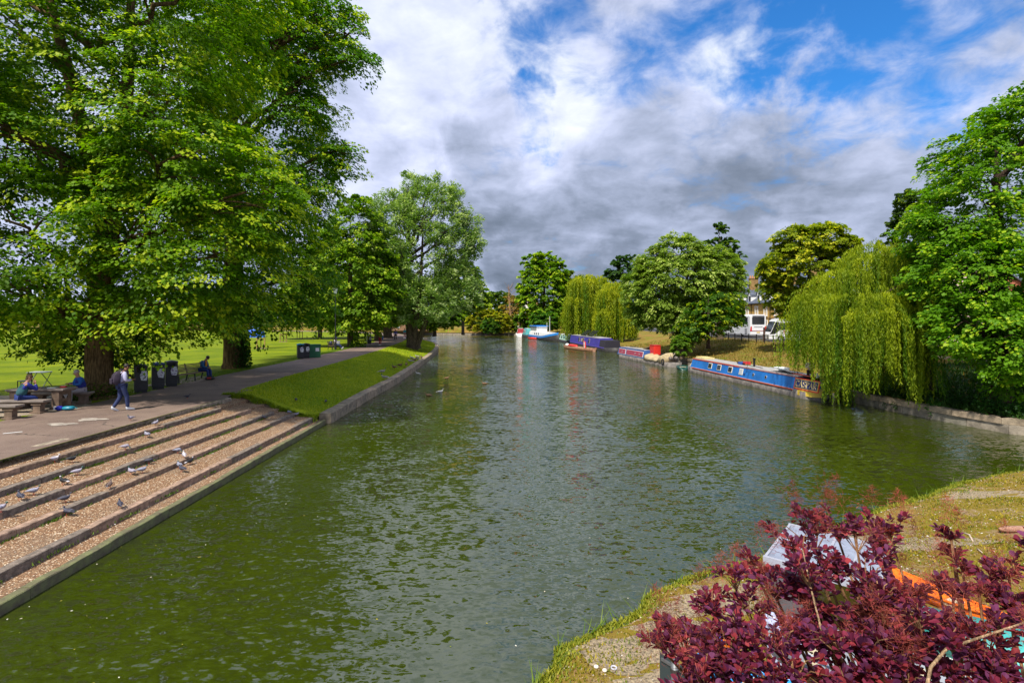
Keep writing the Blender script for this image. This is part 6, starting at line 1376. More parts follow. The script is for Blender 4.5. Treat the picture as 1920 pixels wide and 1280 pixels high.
def person(loc, rz, label, J, top, legs, hair=None, shoes=None, skinm=None, long=False, face=0.0, hairlen=.0, extra=None, hat=None, k=1.0, vest=None, belly=0.0, shirt=None):
    skinm = skinm or m_skin; j = dict(STAND); j.update(J); e = empty('person', loc, rz, label, 'person'); e.scale = (k, k, k)
    g = lambda n: tuple(j[n]); mid = lambda a, b_, t: tuple(j[a][i] + (j[b_][i] - j[a][i]) * t for i in range(3))
    V = [(g('pel'), (.14, .105)), (g('spi'), (.125, .095)), (g('che'), (.15, .105)), (g('nek'), .055), (g('hed'), (.078, .09)), (g('top'), (.07, .082))]
    E = [(0, 1), (1, 2), (2, 3), (3, 4), (4, 5)]
    for s_ in 'LR':
        b_ = len(V); V += [(g('s' + s_), .065), (g('e' + s_), .045), (g('w' + s_), .030)]; E += [(2, b_), (b_, b_ + 1), (b_ + 1, b_ + 2)]
        b_ = len(V); V += [(g('h' + s_), .088), (mid('h' + s_, 'k' + s_, .5), .078), (g('k' + s_), .056), (mid('k' + s_, 'a' + s_, .4), .056), (g('a' + s_), .038), (g('t' + s_), .035)]; E += [(0, b_)] + [(b_ + i, b_ + i + 1) for i in range(5)]
    skin('body', V, E, e, skinm)
    # jacket or shirt
    V = [(g('pel'), (.165, .135)), (g('spi'), (.155 + belly, .125 + belly)), (g('che'), (.175, .13)), (mid('che', 'nek', .75), (.085, .075))]; E = [(0, 1), (1, 2), (2, 3)]
    for s_ in 'LR':
        b_ = len(V); V += [(g('s' + s_), .085), (g('e' + s_), .062), (mid('e' + s_, 'w' + s_, .92), .046)]; E += [(2, b_), (b_, b_ + 1), (b_ + 1, b_ + 2)]
    skin('jacket', V, E, e, top)
    if vest:
        skin('vest', [(g('pel'), (.182, .150)), (g('spi'), (.175 + belly, .145 + belly)), (g('che'), (.192, .145)), (mid('che', 'nek', .55), (.13, .10))], [(0, 1), (1, 2), (2, 3)], e, vest)
    V = [(g('pel'), (.152, .122))]; E = []
    for s_ in 'LR':
        b_ = len(V); V += [(g('h' + s_), .105), (mid('h' + s_, 'k' + s_, .5), .095), (g('k' + s_), .074), (mid('k' + s_, 'a' + s_, .5), .068), (mid('k' + s_, 'a' + s_, .94), .062)]; E += [(0, b_)] + [(b_ + i, b_ + i + 1) for i in range(4)]
    skin('trousers', V, E, e, legs)
    for s_ in 'LR':
        a = Vector(j['a' + s_]); t = Vector(j['t' + s_]); d = (t - a); 
        MB().loft([[tuple(c + sd_ * w * u + up_ * h * v for u, v in ((-1, -1), (1, -1), (1, .4), (.5, 1), (-.5, 1), (-1, .4))) for c, w, h, sd_, up_ in [(a + d * q, w0, h0, d.cross(Vector((0, 0, 1))).normalized() if abs(d.normalized().z) < .98 else Vector((1, 0, 0)), Vector((0, 0, 1)))]][0] for q, w0, h0 in ((-.32, .035, .055), (.0, .046, .062), (.6, .05, .045), (1.1, .042, .032), (1.3, .02, .02))]).build('shoe', shoes or m_black, e, True)
    hd = (Vector(j['hed']) + Vector(j['top'])) / 2; up = (Vector(j['top']) - Vector(j['nek'])).normalized()
    fw = Matrix.Rotation(face, 3, 'Z') @ Vector((0, 1, 0)); fw = (fw - up * fw.dot(up)).normalized(); rt_ = fw.cross(up).normalized(); Mh = Matrix((rt_, fw, up)).transposed()
    hl = lambda x, y, z: tuple(hd + Mh @ Vector((x, y, z)))
    MB().ell(hl(0, .105, -.02), (.015, .022, .022), 6, 5, Mh).build('nose', skinm, e, True)
    for s_ in (-1, 1):
        MB().ell(hl(s_ * .034, .092, .012), (.012, .010, .008), 6, 4, Mh).build('eye', m_eye, e, True); MB().ell(hl(s_ * .085, -.005, -.01), (.012, .025, .035), 6, 5, Mh).build('ear', skinm, e, True)
    MB().ell(hl(0, .094, -.062), (.026, .010, .006), 6, 4, Mh).build('mouth', mat('lips', (.3, .09, .07), .5), e, True)
    if hair:
        hm = MB(); hm.ell(hl(0, -.022, .030), (.094, .102, .092), 12, 8, Mh)
        if hairlen: hm.ell(hl(0, -.055, -.06), (.085, .06, hairlen), 10, 6, Mh)
        hm.build('hair', hair, e, True)
    if hat: MB().ell(hl(0, -.005, .055), (.098, .11, .07), 12, 6, Mh).box(hl(0, .12, .045), (.14, .09, .012)).build('cap', hat, e, True)
    for s_ in 'LR':                                                      # hands: palm and five curled fingers
        w = Vector(j['w' + s_]); el = Vector(j['e' + s_]); d = (w - el).normalized(); sd_ = d.cross(Vector((0, 0, 1))); sd_ = sd_.normalized() if sd_.length > .1 else Vector((1, 0, 0)); dn = sd_.cross(d)
        if dn.z > 0: dn = -dn
        hb = MB(); hb.tube([w, w + d * .04, w + d * .085], [.024, .036, .030], 8, flat=.6)
        for q, ln in ((-.030, .052), (-.011, .066), (.010, .070), (.029, .062)):
            b0 = w + d * .078 + sd_ * q; hb.tube([b0, b0 + d * ln * .5 + dn * .008, b0 + d * ln * .85 + dn * .03], [.0095, .009, .007], 5)
        b0 = w + d * .02 + sd_ * (.03 if s_ == 'L' else -.03); b1_ = b0 + d * .035 + sd_ * (.02 if s_ == 'L' else -.02) + dn * .01; hb.tube([b0, b1_, b1_ + d * .03 + dn * .012], [.012, .0105, .008], 5)
        hb.build('hand', skinm, e, True)
    if extra: extra(e, j)
    return e
m_jean = mat('jeans', (.018, .03, .10), .85, var=.3, vs=6); m_navy = mat('navy_cloth', (.012, .03, .16), .85, var=.2); m_lil = mat('lilac_shirt', (.42, .42, .62), .8, var=.15); m_pack = mat('backpack_cloth', (.025, .015, .035), .75, var=.3)
m_hdark = mat('dark_hair', (.018, .012, .010), .6); m_hbrown = mat('brown_hair', (.16, .09, .04), .6); m_hgrey = mat('grey_hair', (.38, .33, .30), .6)
x, y, _ = P(228, 770, 1.41); wx, wy = x, y; rzw = R(-38)
person((x, y, 1.41), rzw, 'walking man in lilac shirt and jeans with a dark backpack, looking down', dict(spi=(0, .02, 1.14), che=(0, .05, 1.31), nek=(0, .10, 1.48), hed=(0, .17, 1.57), top=(0, .17, 1.66), sL=(-.19, .04, 1.42), eL=(-.24, .06, 1.13), wL=(-.12, .27, 1.14), sR=(.19, .04, 1.42), eR=(.25, .06, 1.13), wR=(.12, .28, 1.14),
       kL=(-.10, -.02, .49), aL=(-.10, -.24, .12), tL=(-.10, -.10, .03), kR=(.10, .14, .50), aR=(.10, .16, .09), tR=(.10, .33, .05), hL=(-.09, 0, .93), hR=(.09, 0, .93)), m_lil, m_jean, m_hdark, mat('white_shoe', (.5, .52, .58), .6), m_skind)
bp = empty('backpack', (x, y, 1.41), rzw, 'dark backpack worn by the walking man', 'backpack')
MB().loft([[(-.15, -.10, .98), (.15, -.10, .98), (.15, -.24, .98), (-.15, -.24, .98)], [(-.17, -.08, 1.1), (.17, -.08, 1.1), (.17, -.30, 1.1), (-.17, -.30, 1.1)], [(-.16, -.07, 1.34), (.16, -.07, 1.34), (.15, -.26, 1.34), (-.15, -.26, 1.34)], [(-.11, -.06, 1.46), (.11, -.06, 1.46), (.10, -.17, 1.46), (-.10, -.17, 1.46)]]).build('bag', m_pack, bp, True, bevel=.02)
MB().box((0, -.315, 1.12), (.24, .05, .2)).build('pocket', m_pack, bp, bevel=.02)
for s_ in (-1, 1): MB().tube([(s_ * .10, -.08, 1.44), (s_ * .13, .02, 1.53), (s_ * .14, .17, 1.42), (s_ * .15, .16, 1.2), (s_ * .15, -.06, 1.04)], .022, 6).build('strap', m_pack, bp)
e = empty('phone', Vector((x, y, 1.41)) + Matrix.Rotation(rzw, 3, 'Z') @ Vector((0, .40, 1.15)), rzw, 'small phone held by the walking man', 'phone'); MB().box((0, 0, 0), (.075, .14, .01), 0, R(35)).build('phone_case', m_black, e); MB().box((0, -.003, .009), (.066, .125, .003), 0, R(35)).build('phone_screen', m_glass, e)
def sit(seat=.46, lean=.0, fwd=.42, **kw):
    j = dict(pel=(0, 0, seat + .12), spi=(0, .02 + lean * .3, seat + .30), che=(0, .03 + lean * .7, seat + .48), nek=(0, .06 + lean, seat + .64), hed=(0, .10 + lean * 1.15, seat + .745), top=(0, .10 + lean * 1.2, seat + .835), sL=(-.19, .03 + lean * .8, seat + .58), sR=(.19, .03 + lean * .8, seat + .58), eL=(-.26, .10 + lean, seat + .30), eR=(.26, .10 + lean, seat + .30), wL=(-.10, .34 + lean, seat + .30), wR=(.10, .34 + lean, seat + .30),
             hL=(-.10, .04, seat + .09), hR=(.10, .04, seat + .09), kL=(-.13, fwd, seat + .06), kR=(.13, fwd, seat + .06), aL=(-.13, fwd + .02, .09), aR=(.13, fwd + .02, .09), tL=(-.13, fwd + .2, .04), tR=(.13, fwd + .2, .04)); j.update(kw); return j
m_teal = mat('teal_vest', (.02, .09, .11), .85, var=.3, vs=10); m_blues = mat('blue_shirt', (.015, .10, .36), .8, var=.2); m_bluev = mat('navy_vest', (.01, .02, .22), .8, var=.3, vs=8)
# woman on the near bench, facing the table (+y) and turned right
person((-17.75, 18.45, 1.41), R(-30), 'seated woman in teal vest with blue sleeves resting her elbows on the table', sit(.47, .16, eL=(-.26, .36, .82), wL=(-.12, .50, .84), eR=(.20, .42, .80), wR=(.14, .40, 1.04)), m_bluev, m_navy, m_hbrown, mat('grey_shoe', (.35, .35, .38), .6), face=-.4, vest=m_teal, belly=.02, hairlen=.05)
person((-17.25, 20.55, 1.41), R(150), 'grey haired man in blue shirt and navy vest sitting behind the table', sit(.47, .08, eL=(-.28, .18, .80), wL=(-.16, .40, .84), eR=(.28, .18, .80), wR=(.10, .42, .84)), m_blues, mat('grey_trouser', (.3, .28, .32), .8), m_hgrey, m_black, vest=m_bluev, belly=.04)
m_orange = mat('orange_shirt', (.55, .22, .02), .8)
def shirt_front(e, j): MB().ell((0, .13 + j['che'][1], j['che'][2] - .06), (.085, .05, .19), 10, 8).build('shirt', m_orange, e, True)
person((-17.55, 28.95, 1.4), R(-90), 'person in blue coat and orange shirt slumped on the near bench', sit(.46, .14, eL=(-.24, .22, .72), wL=(-.06, .40, .66), eR=(.24, .22, .72), wR=(.06, .42, .66), hed=(0, .32, 1.17), top=(0, .37, 1.24), nek=(0, .22, 1.09)), mat('blue_coat', (.015, .09, .22), .85, var=.2), m_navy, m_hdark, m_black, extra=shirt_front)
e = empty('rucksack', (-16.9, 28.6, 1.4), .4, 'black and red bag on the ground by the seated person', 'bag'); MB().ell((0, 0, .10), (.26, .16, .12), 10, 6).build('bag', m_black, e, True); MB().box((0, -.14, .12), (.2, .04, .08)).build('pocket', C3((.4, .02, .02)), e); MB().tube([(-.1, 0, .2), (.05, -.03, .28), (.2, 0, .16)], .015, 5).build('strap', m_black, e)
person((XD(629, 57.4), 57.4, 1.4), R(-100), 'person in pale top and blue cap reading on the far bench with legs stretched out', sit(.46, -.05, .5, aL=(-.10, .82, .10), tL=(-.10, .90, .25), aR=(.12, .85, .10), tR=(.12, .95, .24), eL=(-.24, .12, .74), wL=(-.1, .38, .78), eR=(.24, .12, .74), wR=(.1, .38, .78)), mat('pale_top', (.5, .45, .5), .8), m_jean, m_hdark, m_white, hat=C3((.02, .03, .35)))
e = empty('newspaper', (XD(629, 57.4) + .45, 57.3, 2.2), R(-100), 'open white paper held by the reader on the far bench', 'newspaper'); MB().box((-.12, 0, 0), (.26, .02, .32), .3).build('page', m_white, e); MB().box((.12, 0, 0), (.26, .02, .32), -.3).build('page', m_white, e)
e = empty('rucksack', (XD(622, 57.3), 57.0, 1.86), 0, 'dark rucksack standing on the far bench', 'bag'); MB().ell((0, 0, .24), (.18, .16, .26), 10, 7).build('bag', C3((.02, .02, .06)), e, True); MB().tube([(-.05, -.16, .4), (0, -.22, .25), (-.03, -.17, .1)], .015, 5).build('strap', m_black, e)
x, y, _ = P(713, 647, 1.41); person((x, y, 1.41), R(170), 'walker in red clothes carrying a blue bag on the path', dict(wL=(-.10, .18, 1.12), wR=(.10, .2, 1.15), kL=(-.12, .08, .5), aL=(-.14, .12, .09), tL=(-.15, .3, .04)), mat('red_top', (.35, .04, .06), .8), mat('red_trouser', (.42, .02, .03), .8), m_hdark, m_white, m_skind, hairlen=.1)
e = empty('hand_bag', (x + .32, y, 1.41), 0, 'blue bag hanging from the arm of the walker in red', 'bag'); MB().box((0, 0, .95), (.16, .3, .42)).build('bag', C3((.02, .06, .5)), e, bevel=.03); MB().tube([(0, -.1, 1.15), (0, 0, 1.38), (0, .1, 1.15)], .012, 5).build('handle', m_black, e)
x, y, _ = P(741.5, 638.5, 1.41); person((x, y, 1.41), R(15), 'farther walker in dark blue seen from behind on the path', dict(kL=(-.12, .12, .5), aL=(-.12, .2, .09), tL=(-.12, .36, .05)), mat('blue_coat2', (.02, .05, .35), .8), m_hdark, m_hdark, m_white)
x, y, _ = P(759, 634, 1.41); person((x, y, 1.41), R(170), 'distant walker in teal top half hidden by the forked willow', {}, mat('teal_top', (.03, .35, .45), .8), mat('pink_trouser', (.45, .2, .2), .8), m_hdark, m_white)
# person on the bank behind the blue boat
x = XD(1516, 31.4); person((x + .1, 31.4, .66), R(160), 'person in pale sleeveless top standing behind the blue boat name panel', dict(eL=(-.22, .05, 1.15), wL=(-.06, .24, 1.28), eR=(.22, .05, 1.15), wR=(.06, .24, 1.28)), mat('cream_top', (.62, .52, .42), .8), m_hdark, m_hdark, m_black, m_skind)
# ============================================================ BIRDS
def bird(name, cat, loc, rz, label, c_body, c_wing, c_head, c_tail, c_bill, c_leg, s=1.0, group=None, pose='stand', long=1.0, neck=0.0, swim=False):
    e = empty(name, loc, rz, label, cat, group); e.scale = (s, s, s)
    def ring(y, z, rx, rz_): return [(rx * math.cos(a), y, z + rz_ * math.sin(a)) for a in [2 * math.pi * k_ / 12 for k_ in range(12)]]
    pk = pose == 'peck'; zb = .115 if not swim else .04
    prof = [(-.13, .01, .012, .010), (-.10, .0, .034, .026), (-.05, -.005, .052, .045), (.0, -.005, .058, .055), (.045, .005, .053, .056), (.08, .022, .040, .045)]
    if pk: prof += [(.10, .0, .030, .032), (.12, -.03, .020, .022)]
    else: prof += [(.098, .048 + neck * .3, .027, .032), (.105, .075 + neck * .7, .020, .022)]
    MB().loft([ring(y * long, z + zb, a, b_) for y, z, a, b_ in prof]).build('body', c_body, e, True)
    hy, hz_ = (.132, -.055) if pk else (.115, .100 + neck)
    hd_ = MB().ell((0, hy * long, zb + hz_), (.021, .027, .021), 10, 7).build('head', c_head, e, True)
    MB().cyl((0, hy * long + .02, zb + hz_ - .003), (0, hy * long + .045, zb + hz_ - (.03 if pk else .008)), .006, .002, 6).build('beak', c_bill, hd_)
    for s_ in (-1, 1): MB().ell((s_ * .020, hy * long + .008, zb + hz_ + .005), (.003, .004, .004), 5, 4).build('eye', m_eye, hd_)
    for s_ in (-1, 1):
        MB().loft([[(s_ * (.050 + w * .012) , y * long, z + zb + h) for w, h in ((0, .03 * k_), (1, .01 * k_), (1, -.015 * k_), (0, -.025 * k_), (-.6, 0))] for y, z, k_ in ((.06, .01, .8), (.02, .012, 1.35), (-.04, .012, 1.2), (-.10, .008, .7), (-.15, .006, .25))]).build('wing', c_wing, e, True)
    MB().loft([[(-.022, -.10 * long, zb + .012), (.022, -.10 * long, zb + .012), (.022, -.10 * long, zb), (-.022, -.10 * long, zb)], [(-.030, -.20 * long, zb - .012), (.030, -.20 * long, zb - .012), (.030, -.20 * long, zb - .020), (-.030, -.20 * long, zb - .020)]]).build('tail', c_tail, e)
    if not swim:
        for s_ in (-1, 1): MB().tube([(s_ * .022, 0, zb - .04), (s_ * .024, .005, .03), (s_ * .024, .0, .003)], [.006, .004, .004], 5).tube([(s_ * .024, -.015, .004), (s_ * .024, .035, .004)], .004, 4).build('leg', c_leg, e)
    return e
pg = mat('pigeon_grey', (.24, .25, .33), .7, var=.25, vs=30); pd = mat('pigeon_dark', (.05, .05, .075), .6, var=.3, vs=30); pw = mat('pigeon_white', (.55, .52, .56), .7); pbk = mat('pigeon_black', (.012, .013, .018), .5); pgn = mat('pigeon_neck_green', (.02, .10, .08), .35); pbr = mat('pigeon_brown', (.13, .09, .08), .7); pr_ = mat('pigeon_red_leg', (.5, .08, .05), .6); pll = mat('pigeon_pale', (.30, .28, .35), .7, var=.2, vs=30)
KI = {'grey': (pg, pg, pgn, pd), 'pale': (pll, pll, pgn, pd), 'dark': (pd, pd, pd, pd), 'black': (pbk, pbk, pbk, pbk), 'white': (pw, pll, pw, pw), 'pied': (pbk, pbk, pw, pw), 'brown': (pbr, pbr, pbr, pd), 'palewing': (pll, pg, pgn, pd)}
def tz(x, y):
    for i in range(7):
        if x < sx(i, y) + .10: return 1.42 if i == 0 else (SL[i][3] + .005 if x > sx(i, y) - .10 else SL[i][3] + .085 * (sx(i, y) - x) / max(.3, sx(i, y) - sx(i - 1, y)))
    return .2
pig = [(102, 866, 'white', -60, 'stand', 'white and grey pigeon on the second step, head raised to the right'), (135, 866, 'black', -50, 'stand', 'black pigeon on the second step right of the white one'), (145, 890, 'pale', -55, 'stand', 'pale grey pigeon pecking at the edge of the third step'), (119, 908, 'pied', 75, 'stand', 'black pigeon with white head and tail on the third step'),
       (63, 927, 'palewing', -60, 'stand', 'pale pigeon with green neck at the left end of the third step'), (38, 937, 'dark', 60, 'stand', 'dark slate pigeon facing left on the third step'), (1, 970, 'palewing', -70, 'stand', 'pigeon with green neck cut by the left picture edge'), (122, 941, 'dark', -45, 'stand', 'tall upright dark pigeon on the fourth step'), (127, 966, 'dark', 80, 'stand', 'dark pigeon facing left on the wide lower step'),
       (205, 915, 'brown', 20, 'stand', 'small brown pigeon preening on the fourth step edge'), (225, 952, 'dark', 45, 'stand', 'dark blue grey pigeon alone on the edge of the wide step'), (235, 850, 'pale', -75, 'peck', 'pale pigeon pecking on the second step near the middle'), (246, 889, 'pale', 70, 'stand', 'pale barred pigeon facing left beside its darker neighbour'), (267, 886, 'grey', -55, 'stand', 'grey pigeon facing right beside the pale barred one'), (279, 869, 'dark', -60, 'peck', 'dark pigeon bent down on the third step'),
       (333, 843, 'grey', -80, 'peck', 'small blue grey pigeon at the foot of the third riser'), (345, 858, 'white', 40, 'stand', 'white winged pigeon in the right hand cluster'), (356, 870, 'pied', -15, 'stand', 'black and white pigeon at the right of the cluster'), (336, 877, 'grey', 50, 'stand', 'grey pigeon overlapping another at the left of the cluster'), (341, 884, 'dark', 70, 'stand', 'dark pigeon nearest the water in the cluster'),
       (245, 788, 'pale', 170, 'stand', 'pale pigeon on the kerb just below the walking man'), (292, 797, 'pale', 0, 'stand', 'pale pigeon seen from behind on the top step'), (275, 819, 'palewing', 60, 'stand', 'grey pigeon with green neck on the first step'), (351, 747, 'dark', -65, 'stand', 'dark pigeon on the tarmac path beyond the kerb'),
       (495, 786, 'dark', 60, 'stand', 'dark pigeon at the far end of the fourth step'), (542, 776, 'grey', 60, 'peck', 'grey pigeon on the worn earth at the end of the steps'), (556, 780, 'pale', -60, 'stand', 'pale pigeon on the worn earth nearest the coping'), (555, 752, 'dark', 30, 'peck', 'small dark pigeon on the grass bank above the steps'), (611, 755, 'dark', 10, 'peck', 'tiny dark pigeon on the grass bank near the coping')]
for px, py, kd, hd_, ps, lb in pig:
    z = .8
    for _ in range(12):
        x, y, _z = P(px, py, z); z2 = tz(x, y) if y < 23.3 else (zleft(x, y) + .02); z = .5 * z + .5 * z2
    z = tz(x, y) if y < 23.3 else (zleft(x, y) + .02)
    c = KI[kd]; bird('pigeon', 'pigeon', (x, y, z), R(hd_), lb, c[0], c[1], c[2], c[3], pbk, pr_, .88, 'pigeons on the riverside steps', ps)
dk = mat('duck_brown', (.18, .10, .05), .8, var=.4, vs=40); dkg = mat('drake_grey', (.35, .32, .28), .8, var=.2, vs=30); dgh = mat('drake_head', (.005, .08, .04), .35); dyb = mat('duck_bill', (.5, .35, .05), .5); dwt = mat('duck_white', (.65, .62, .56), .8)
dks = [(721, 712, 0, 'drake on the coping stone nearest the camera'), (717, 700, 0, 'white breasted duck standing in the bank grass'), (739, 692, 1, 'brown duck in the grass left of the coping'), (750, 688, 1, 'brown duck just beyond the grass duck'), (762, 687, 1, 'brown duck on the coping edge'), (769, 680, 0, 'drake in the row on the coping'), (777, 678, 1, 'brown duck in the middle of the coping row'), (772, 674, 0, 'drake standing in the grass behind the row'), (783, 675, 0, 'drake near the far end of the coping row'), (790, 673, 1, 'last brown duck of the coping row'), (782, 671, 0, 'small far drake in the grass')]
for i, (px, py, k_, lb) in enumerate(dks):
    z = .5
    for _ in range(8): x, y, _z = P(px, py, z); z = zleft(x, y) + .02
    bird('duck', 'duck', (x, y, z), R([80, -70, 60, -100, 20][i % 5]), lb, dk if k_ else dkg, dk if k_ else dkg, dk if k_ else dgh, dwt if not k_ else dk, dyb, dyb, 1.75, 'ducks resting along the coping', long=1.15, neck=.02)
for i, (px, py, k_, lb) in enumerate([(783, 701, 2, 'white duck swimming close to the coping'), (838, 709.5, 1, 'brown duck swimming farthest from the bank'), (803, 742, 1, 'brown duck swimming left of the pale one'), (826, 735, 2, 'pale duck swimming in mid river near the bank'), (908, 720, 1, 'dark duck alone in mid river')]):
    x, y, z = P(px, py, 0); c = dwt if k_ == 2 else dk; bird('duck', 'duck', (x, y, -.01), R([70, -80, 100, -60, 90][i]), lb, c, c, c, c, dyb, dyb, 1.4, 'ducks swimming on the river', long=1.15, neck=.02, swim=True)
# ============================================================ NEAR BANK THINGS
# grey sign seen from behind on a round post
x, y = XD(1265, 5.55), 5.55; e = empty('road_sign', (x, y, .1), R(-52), 'dark grey sign board seen from behind on a round post', 'sign')
zt = ZD(1238, 5.55) - .1
MB().cyl((0, 0, 0), (0, 0, zt), .038, None, 14).ell((0, 0, zt), (.038, .038, .018), 14, 6).build('post', mat('galvanised', (.16, .17, .18), .5, .5), e, True)
MB().box((.08, .055, zt - .30), (.62, .012, .5)).build('sign_board', mat('sign_back', (.035, .05, .055), .5), e, bevel=.02)
for z in (.10, .36): MB().box((.08, .042, zt - z), (.56, .02, .03)).build('channel_rail', mat('galvanised', (.16, .17, .18), .5, .5), e)
MB().cyl((0, 0, zt - .12), (0, 0, zt - .08), .046, None, 14).build('clamp', mat('dark_clamp', (.06, .05, .05), .6, .4), e)
# pale round stone at the picture's foot
e = MB().loft([[(r0 * math.cos(a) * (1 + .04 * math.sin(3 * a)), r0 * .75 * math.sin(a), z) for a in [2 * math.pi * k_ / 24 for k_ in range(24)]] for r0, z in ((.72, -.2), (.74, .25), (.70, .36), (.55, .40))]).build('boulder', mat('sandstone', (.42, .32, .2), .9, var=.3, vs=3, bump=.7, bs=14), None, True); e.location = (1.95, 5.15, .12); tag(e, 'pale flat sandstone block at the foot of the sign post', 'stone')
x, y, _ = P(1142, 1240, .15)
for px, py, lb in ((1118, 1238, 'white broken cup lying on the mossy bank'), (1134, 1246, 'pale shell beside the broken cup on the moss')):
    x, y, z = P(px, py, .2); o = MB().ell((0, 0, .02), (.035, .03, .022), 9, 6).build('shell', mat('shell_white', (.75, .68, .6), .6), None, True); o.location = (x, y, zbeach(x, y)); tag(o, lb, 'shell')
x, y, z = P(1151, 1241, .2); c_ = MB()
for k_ in range(14):
    a, b_ = 2 * math.pi * k_ / 14, 2 * math.pi * (k_ + 1) / 14; c_.tube([(.036 * math.cos(a), .036 * math.sin(a), .02), (.036 * math.cos(b_), .036 * math.sin(b_), .02)], .011, 6, cap=False)
o = c_.build('plastic_ring', mat('ring_grey', (.5, .5, .56), .5), None, True); o.location = (x, y, zbeach(x, y)); tag(o, 'small grey plastic ring on the mossy bank', 'ring')
for pts_, lb, w in ([[(1805, 962), (1818, 968), (1824, 980)], 'curved pale driftwood branch on the moss', .022], [[(1833, 998), (1842, 1006)], 'short white stick near the driftwood branch', .02], [[(1740, 1003), (1752, 1006)], 'white scrap of wood on the gravel bank', .02]):
    q = [P(a, b_, .62) for a, b_ in pts_]; o0 = q[0]; mb = MB().tube([(p_[0] - o0[0], p_[1] - o0[1], zbeach(p_[0], p_[1]) - zbeach(o0[0], o0[1]) + .015) for p_ in q], [w * .7] + [w] * (len(q) - 2) + [w * .5], 6, jit=.15)
    o = mb.build('driftwood', mat('bleached_wood', (.5, .4, .32), .9), None, True); o.location = (o0[0], o0[1], zbeach(o0[0], o0[1])); tag(o, lb, 'driftwood')
x, y, z = P(1905, 968, .6); o = MB().loft([[(q, s_ * math.cos(a) * .10, .06 + s_ * math.sin(a) * .07) for a in [k_ * 1.05 for k_ in range(6)]] for q, s_ in ((-.35, .4), (-.2, .9), (.2, 1), (.6, .9), (.9, .5))]).build('log', mat('reddish_wood', (.34, .19, .13), .9, var=.3), None, True); o.location = (x, y, zbeach(x, y)); tag(o, 'reddish flat log at the right edge of the mossy bank', 'log')
# grey shed like box with a sheet metal roof, seen through the bush
zc = 1.3; A_, B_, D__ = Vector((3.72, 7.5, 0)), Vector((4.75, 6.62, 0)), Vector((4.75, 8.6, 0)); ux = (B_ - A_); uy = (D__ - A_)
sh = empty('metal_shelter', (3.72, 7.5, 0), math.atan2(ux.y, ux.x), 'low shelter with pale grey metal roof seen through the purple bush', 'shelter'); lx = ux.length; ly = uy.length
m_rf = mat('zinc_sheet', (.26, .29, .37), .45, var=.2, vs=4)
MB().box((lx / 2, ly / 2, zc), (lx, ly, .03)).build('roof_sheet', m_rf, sh)
for q in range(5): MB().box((lx * q / 4, ly / 2, zc + .03), (.035, ly + .03, .035)).build('roof_rib', mat('pale_trim', (.36, .37, .43), .4), sh)
MB().box((lx / 2, -.02, zc - .01), (lx + .06, .05, .10)).box((lx / 2, ly + .02, zc - .01), (lx + .06, .05, .10)).build('roof_rim', mat('pale_trim', (.36, .37, .43), .4), sh)
for qx, qy in ((.08, .06), (lx - .08, .06), (.08, ly - .06), (lx - .08, ly - .06)): MB().box((qx, qy, .7), (.1, .1, 1.16)).build('post', mat('brown_post2', (.10, .07, .06), .8), sh)
MB().box((.30, .10, .72), (.42, .03, 1.0)).build('side_panel', mat('grey_panel', (.12, .11, .12), .7), sh)
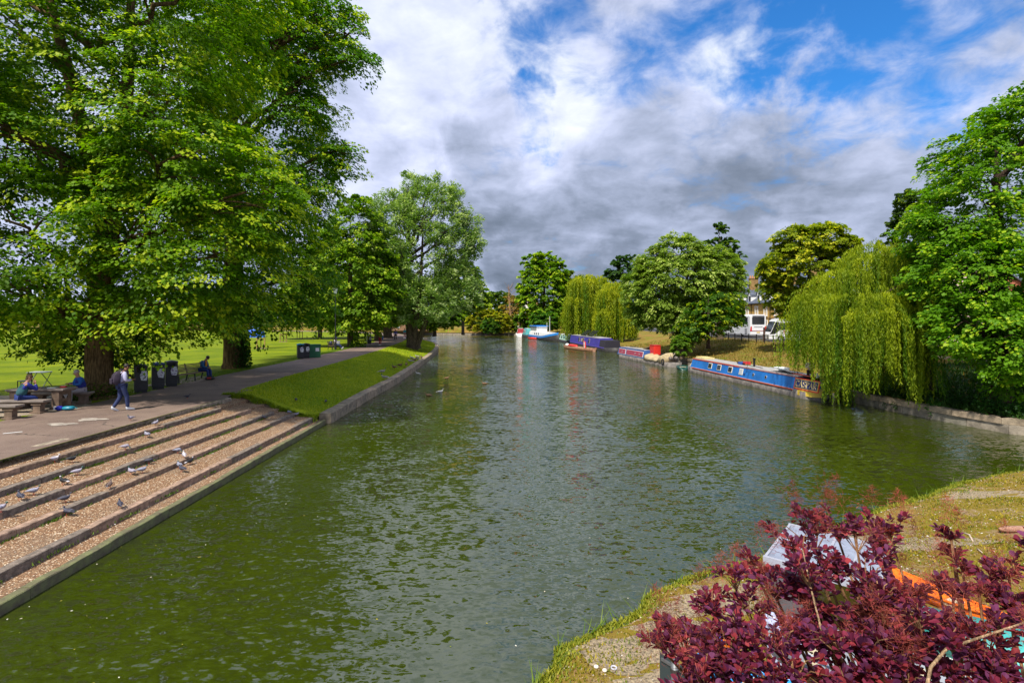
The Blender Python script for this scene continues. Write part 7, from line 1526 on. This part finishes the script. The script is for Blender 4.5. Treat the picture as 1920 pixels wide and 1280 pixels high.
def smallboat(name, cx, cy, L, bmw, rz, z, label, c_out, c_in, upturned=False, hh=.32, cat='canoe'):
    e = empty(name, (cx, cy, z), rz, label, cat); rg = []
    for i in range(13):
        t = i / 12; x = -L / 2 + L * t; w = max(.04, math.sin(math.pi * min(max(t, .02), .98)) ** .6) * bmw / 2; u = .10 * (2 * t - 1) ** 4; s_ = -1 if upturned else 1; b0 = hh if upturned else 0
        rg.append([(x, -w * .45, b0 + s_ * .0), (x, -w * .9, b0 + s_ * hh * .45), (x, -w, b0 + s_ * (hh + u)), (x, -w * .88, b0 + s_ * (hh + u)), (x, 0, b0 + s_ * .05), (x, w * .88, b0 + s_ * (hh + u)), (x, w, b0 + s_ * (hh + u)), (x, w * .9, b0 + s_ * hh * .45), (x, w * .45, b0)])
    MB().loft(rg).build('hull', c_out, e, True)
    for s_ in (-1, 1): MB().tube([(p_[2 if s_ < 0 else 6][0], p_[2 if s_ < 0 else 6][1], p_[2][2]) for p_ in rg], .022, 6).build('gunwale', c_in, e, True)
    if not upturned:
        for q in (-.25, .22): MB().box((q * L, 0, hh * .8), (.16, bmw * .9, .03)).build('seat', m_rope, e)
    return e
m_or = mat('orange_plastic', (.85, .16, .005), .45, var=.15, vs=6)
smallboat('orange_canoe', 6.42, 8.25, 2.7, .42, math.atan2(7.5 - 9.0, 6.75 - 6.1), zbeach(6.4, 8.2) + .02, 'bright orange canoe lying on the bank behind the purple bush', m_or, m_or, hh=.2)
smallboat('turquoise_boat', 6.25, 6.35, 2.0, .9, R(-40), zbeach(6.2, 6.3) + .02, 'turquoise and white upturned boat behind the right of the bush', mat('turquoise', (.05, .38, .36), .4, var=.3, vs=1.5), m_white, True, .4, 'boat')
smallboat('grey_rowing_boat', 4.3, 6.2, 2.2, .9, R(-35), zbeach(4.3, 6.2) + .02, 'pale grey rowing boat mostly hidden beneath the purple bush', mat('pale_hull', (.28, .30, .34), .5), mat('pale_trim', (.36, .37, .43), .4), False, .36, 'boat')
smallboat('blue_kayak', 3.35, 5.8, 2.4, .55, R(-30), zbeach(3.3, 5.8) + .02, 'bright blue kayak low under the purple bush', C3((.02, .28, .70)), C3((.02, .3, .75)), False, .25, 'kayak')
e = empty('pale_box', (3.62, 7.35 - .55, zbeach(3.6, 6.8)), R(-25), 'pale lilac blue box standing beside the shelter under the bush', 'box'); MB().box((0, 0, .26), (.42, .34, .5)).build('box', mat('lilac_box', (.45, .50, .72), .5), e, bevel=.01); MB().box((0, 0, .52), (.46, .38, .03)).build('lid', mat('lilac_box', (.45, .50, .72), .5), e)
x, y, z = P(1362, 1175, .5); e = empty('orange_buoy', (x, y, zbeach(x, y)), 0, 'small orange and navy float left of the pale box', 'float'); MB().ell((0, 0, .12), (.06, .06, .11), 10, 7).build('float', m_or, e, True); MB().ell((-.09, 0, .11), (.05, .05, .10), 10, 7).build('float', m_navy, e, True)
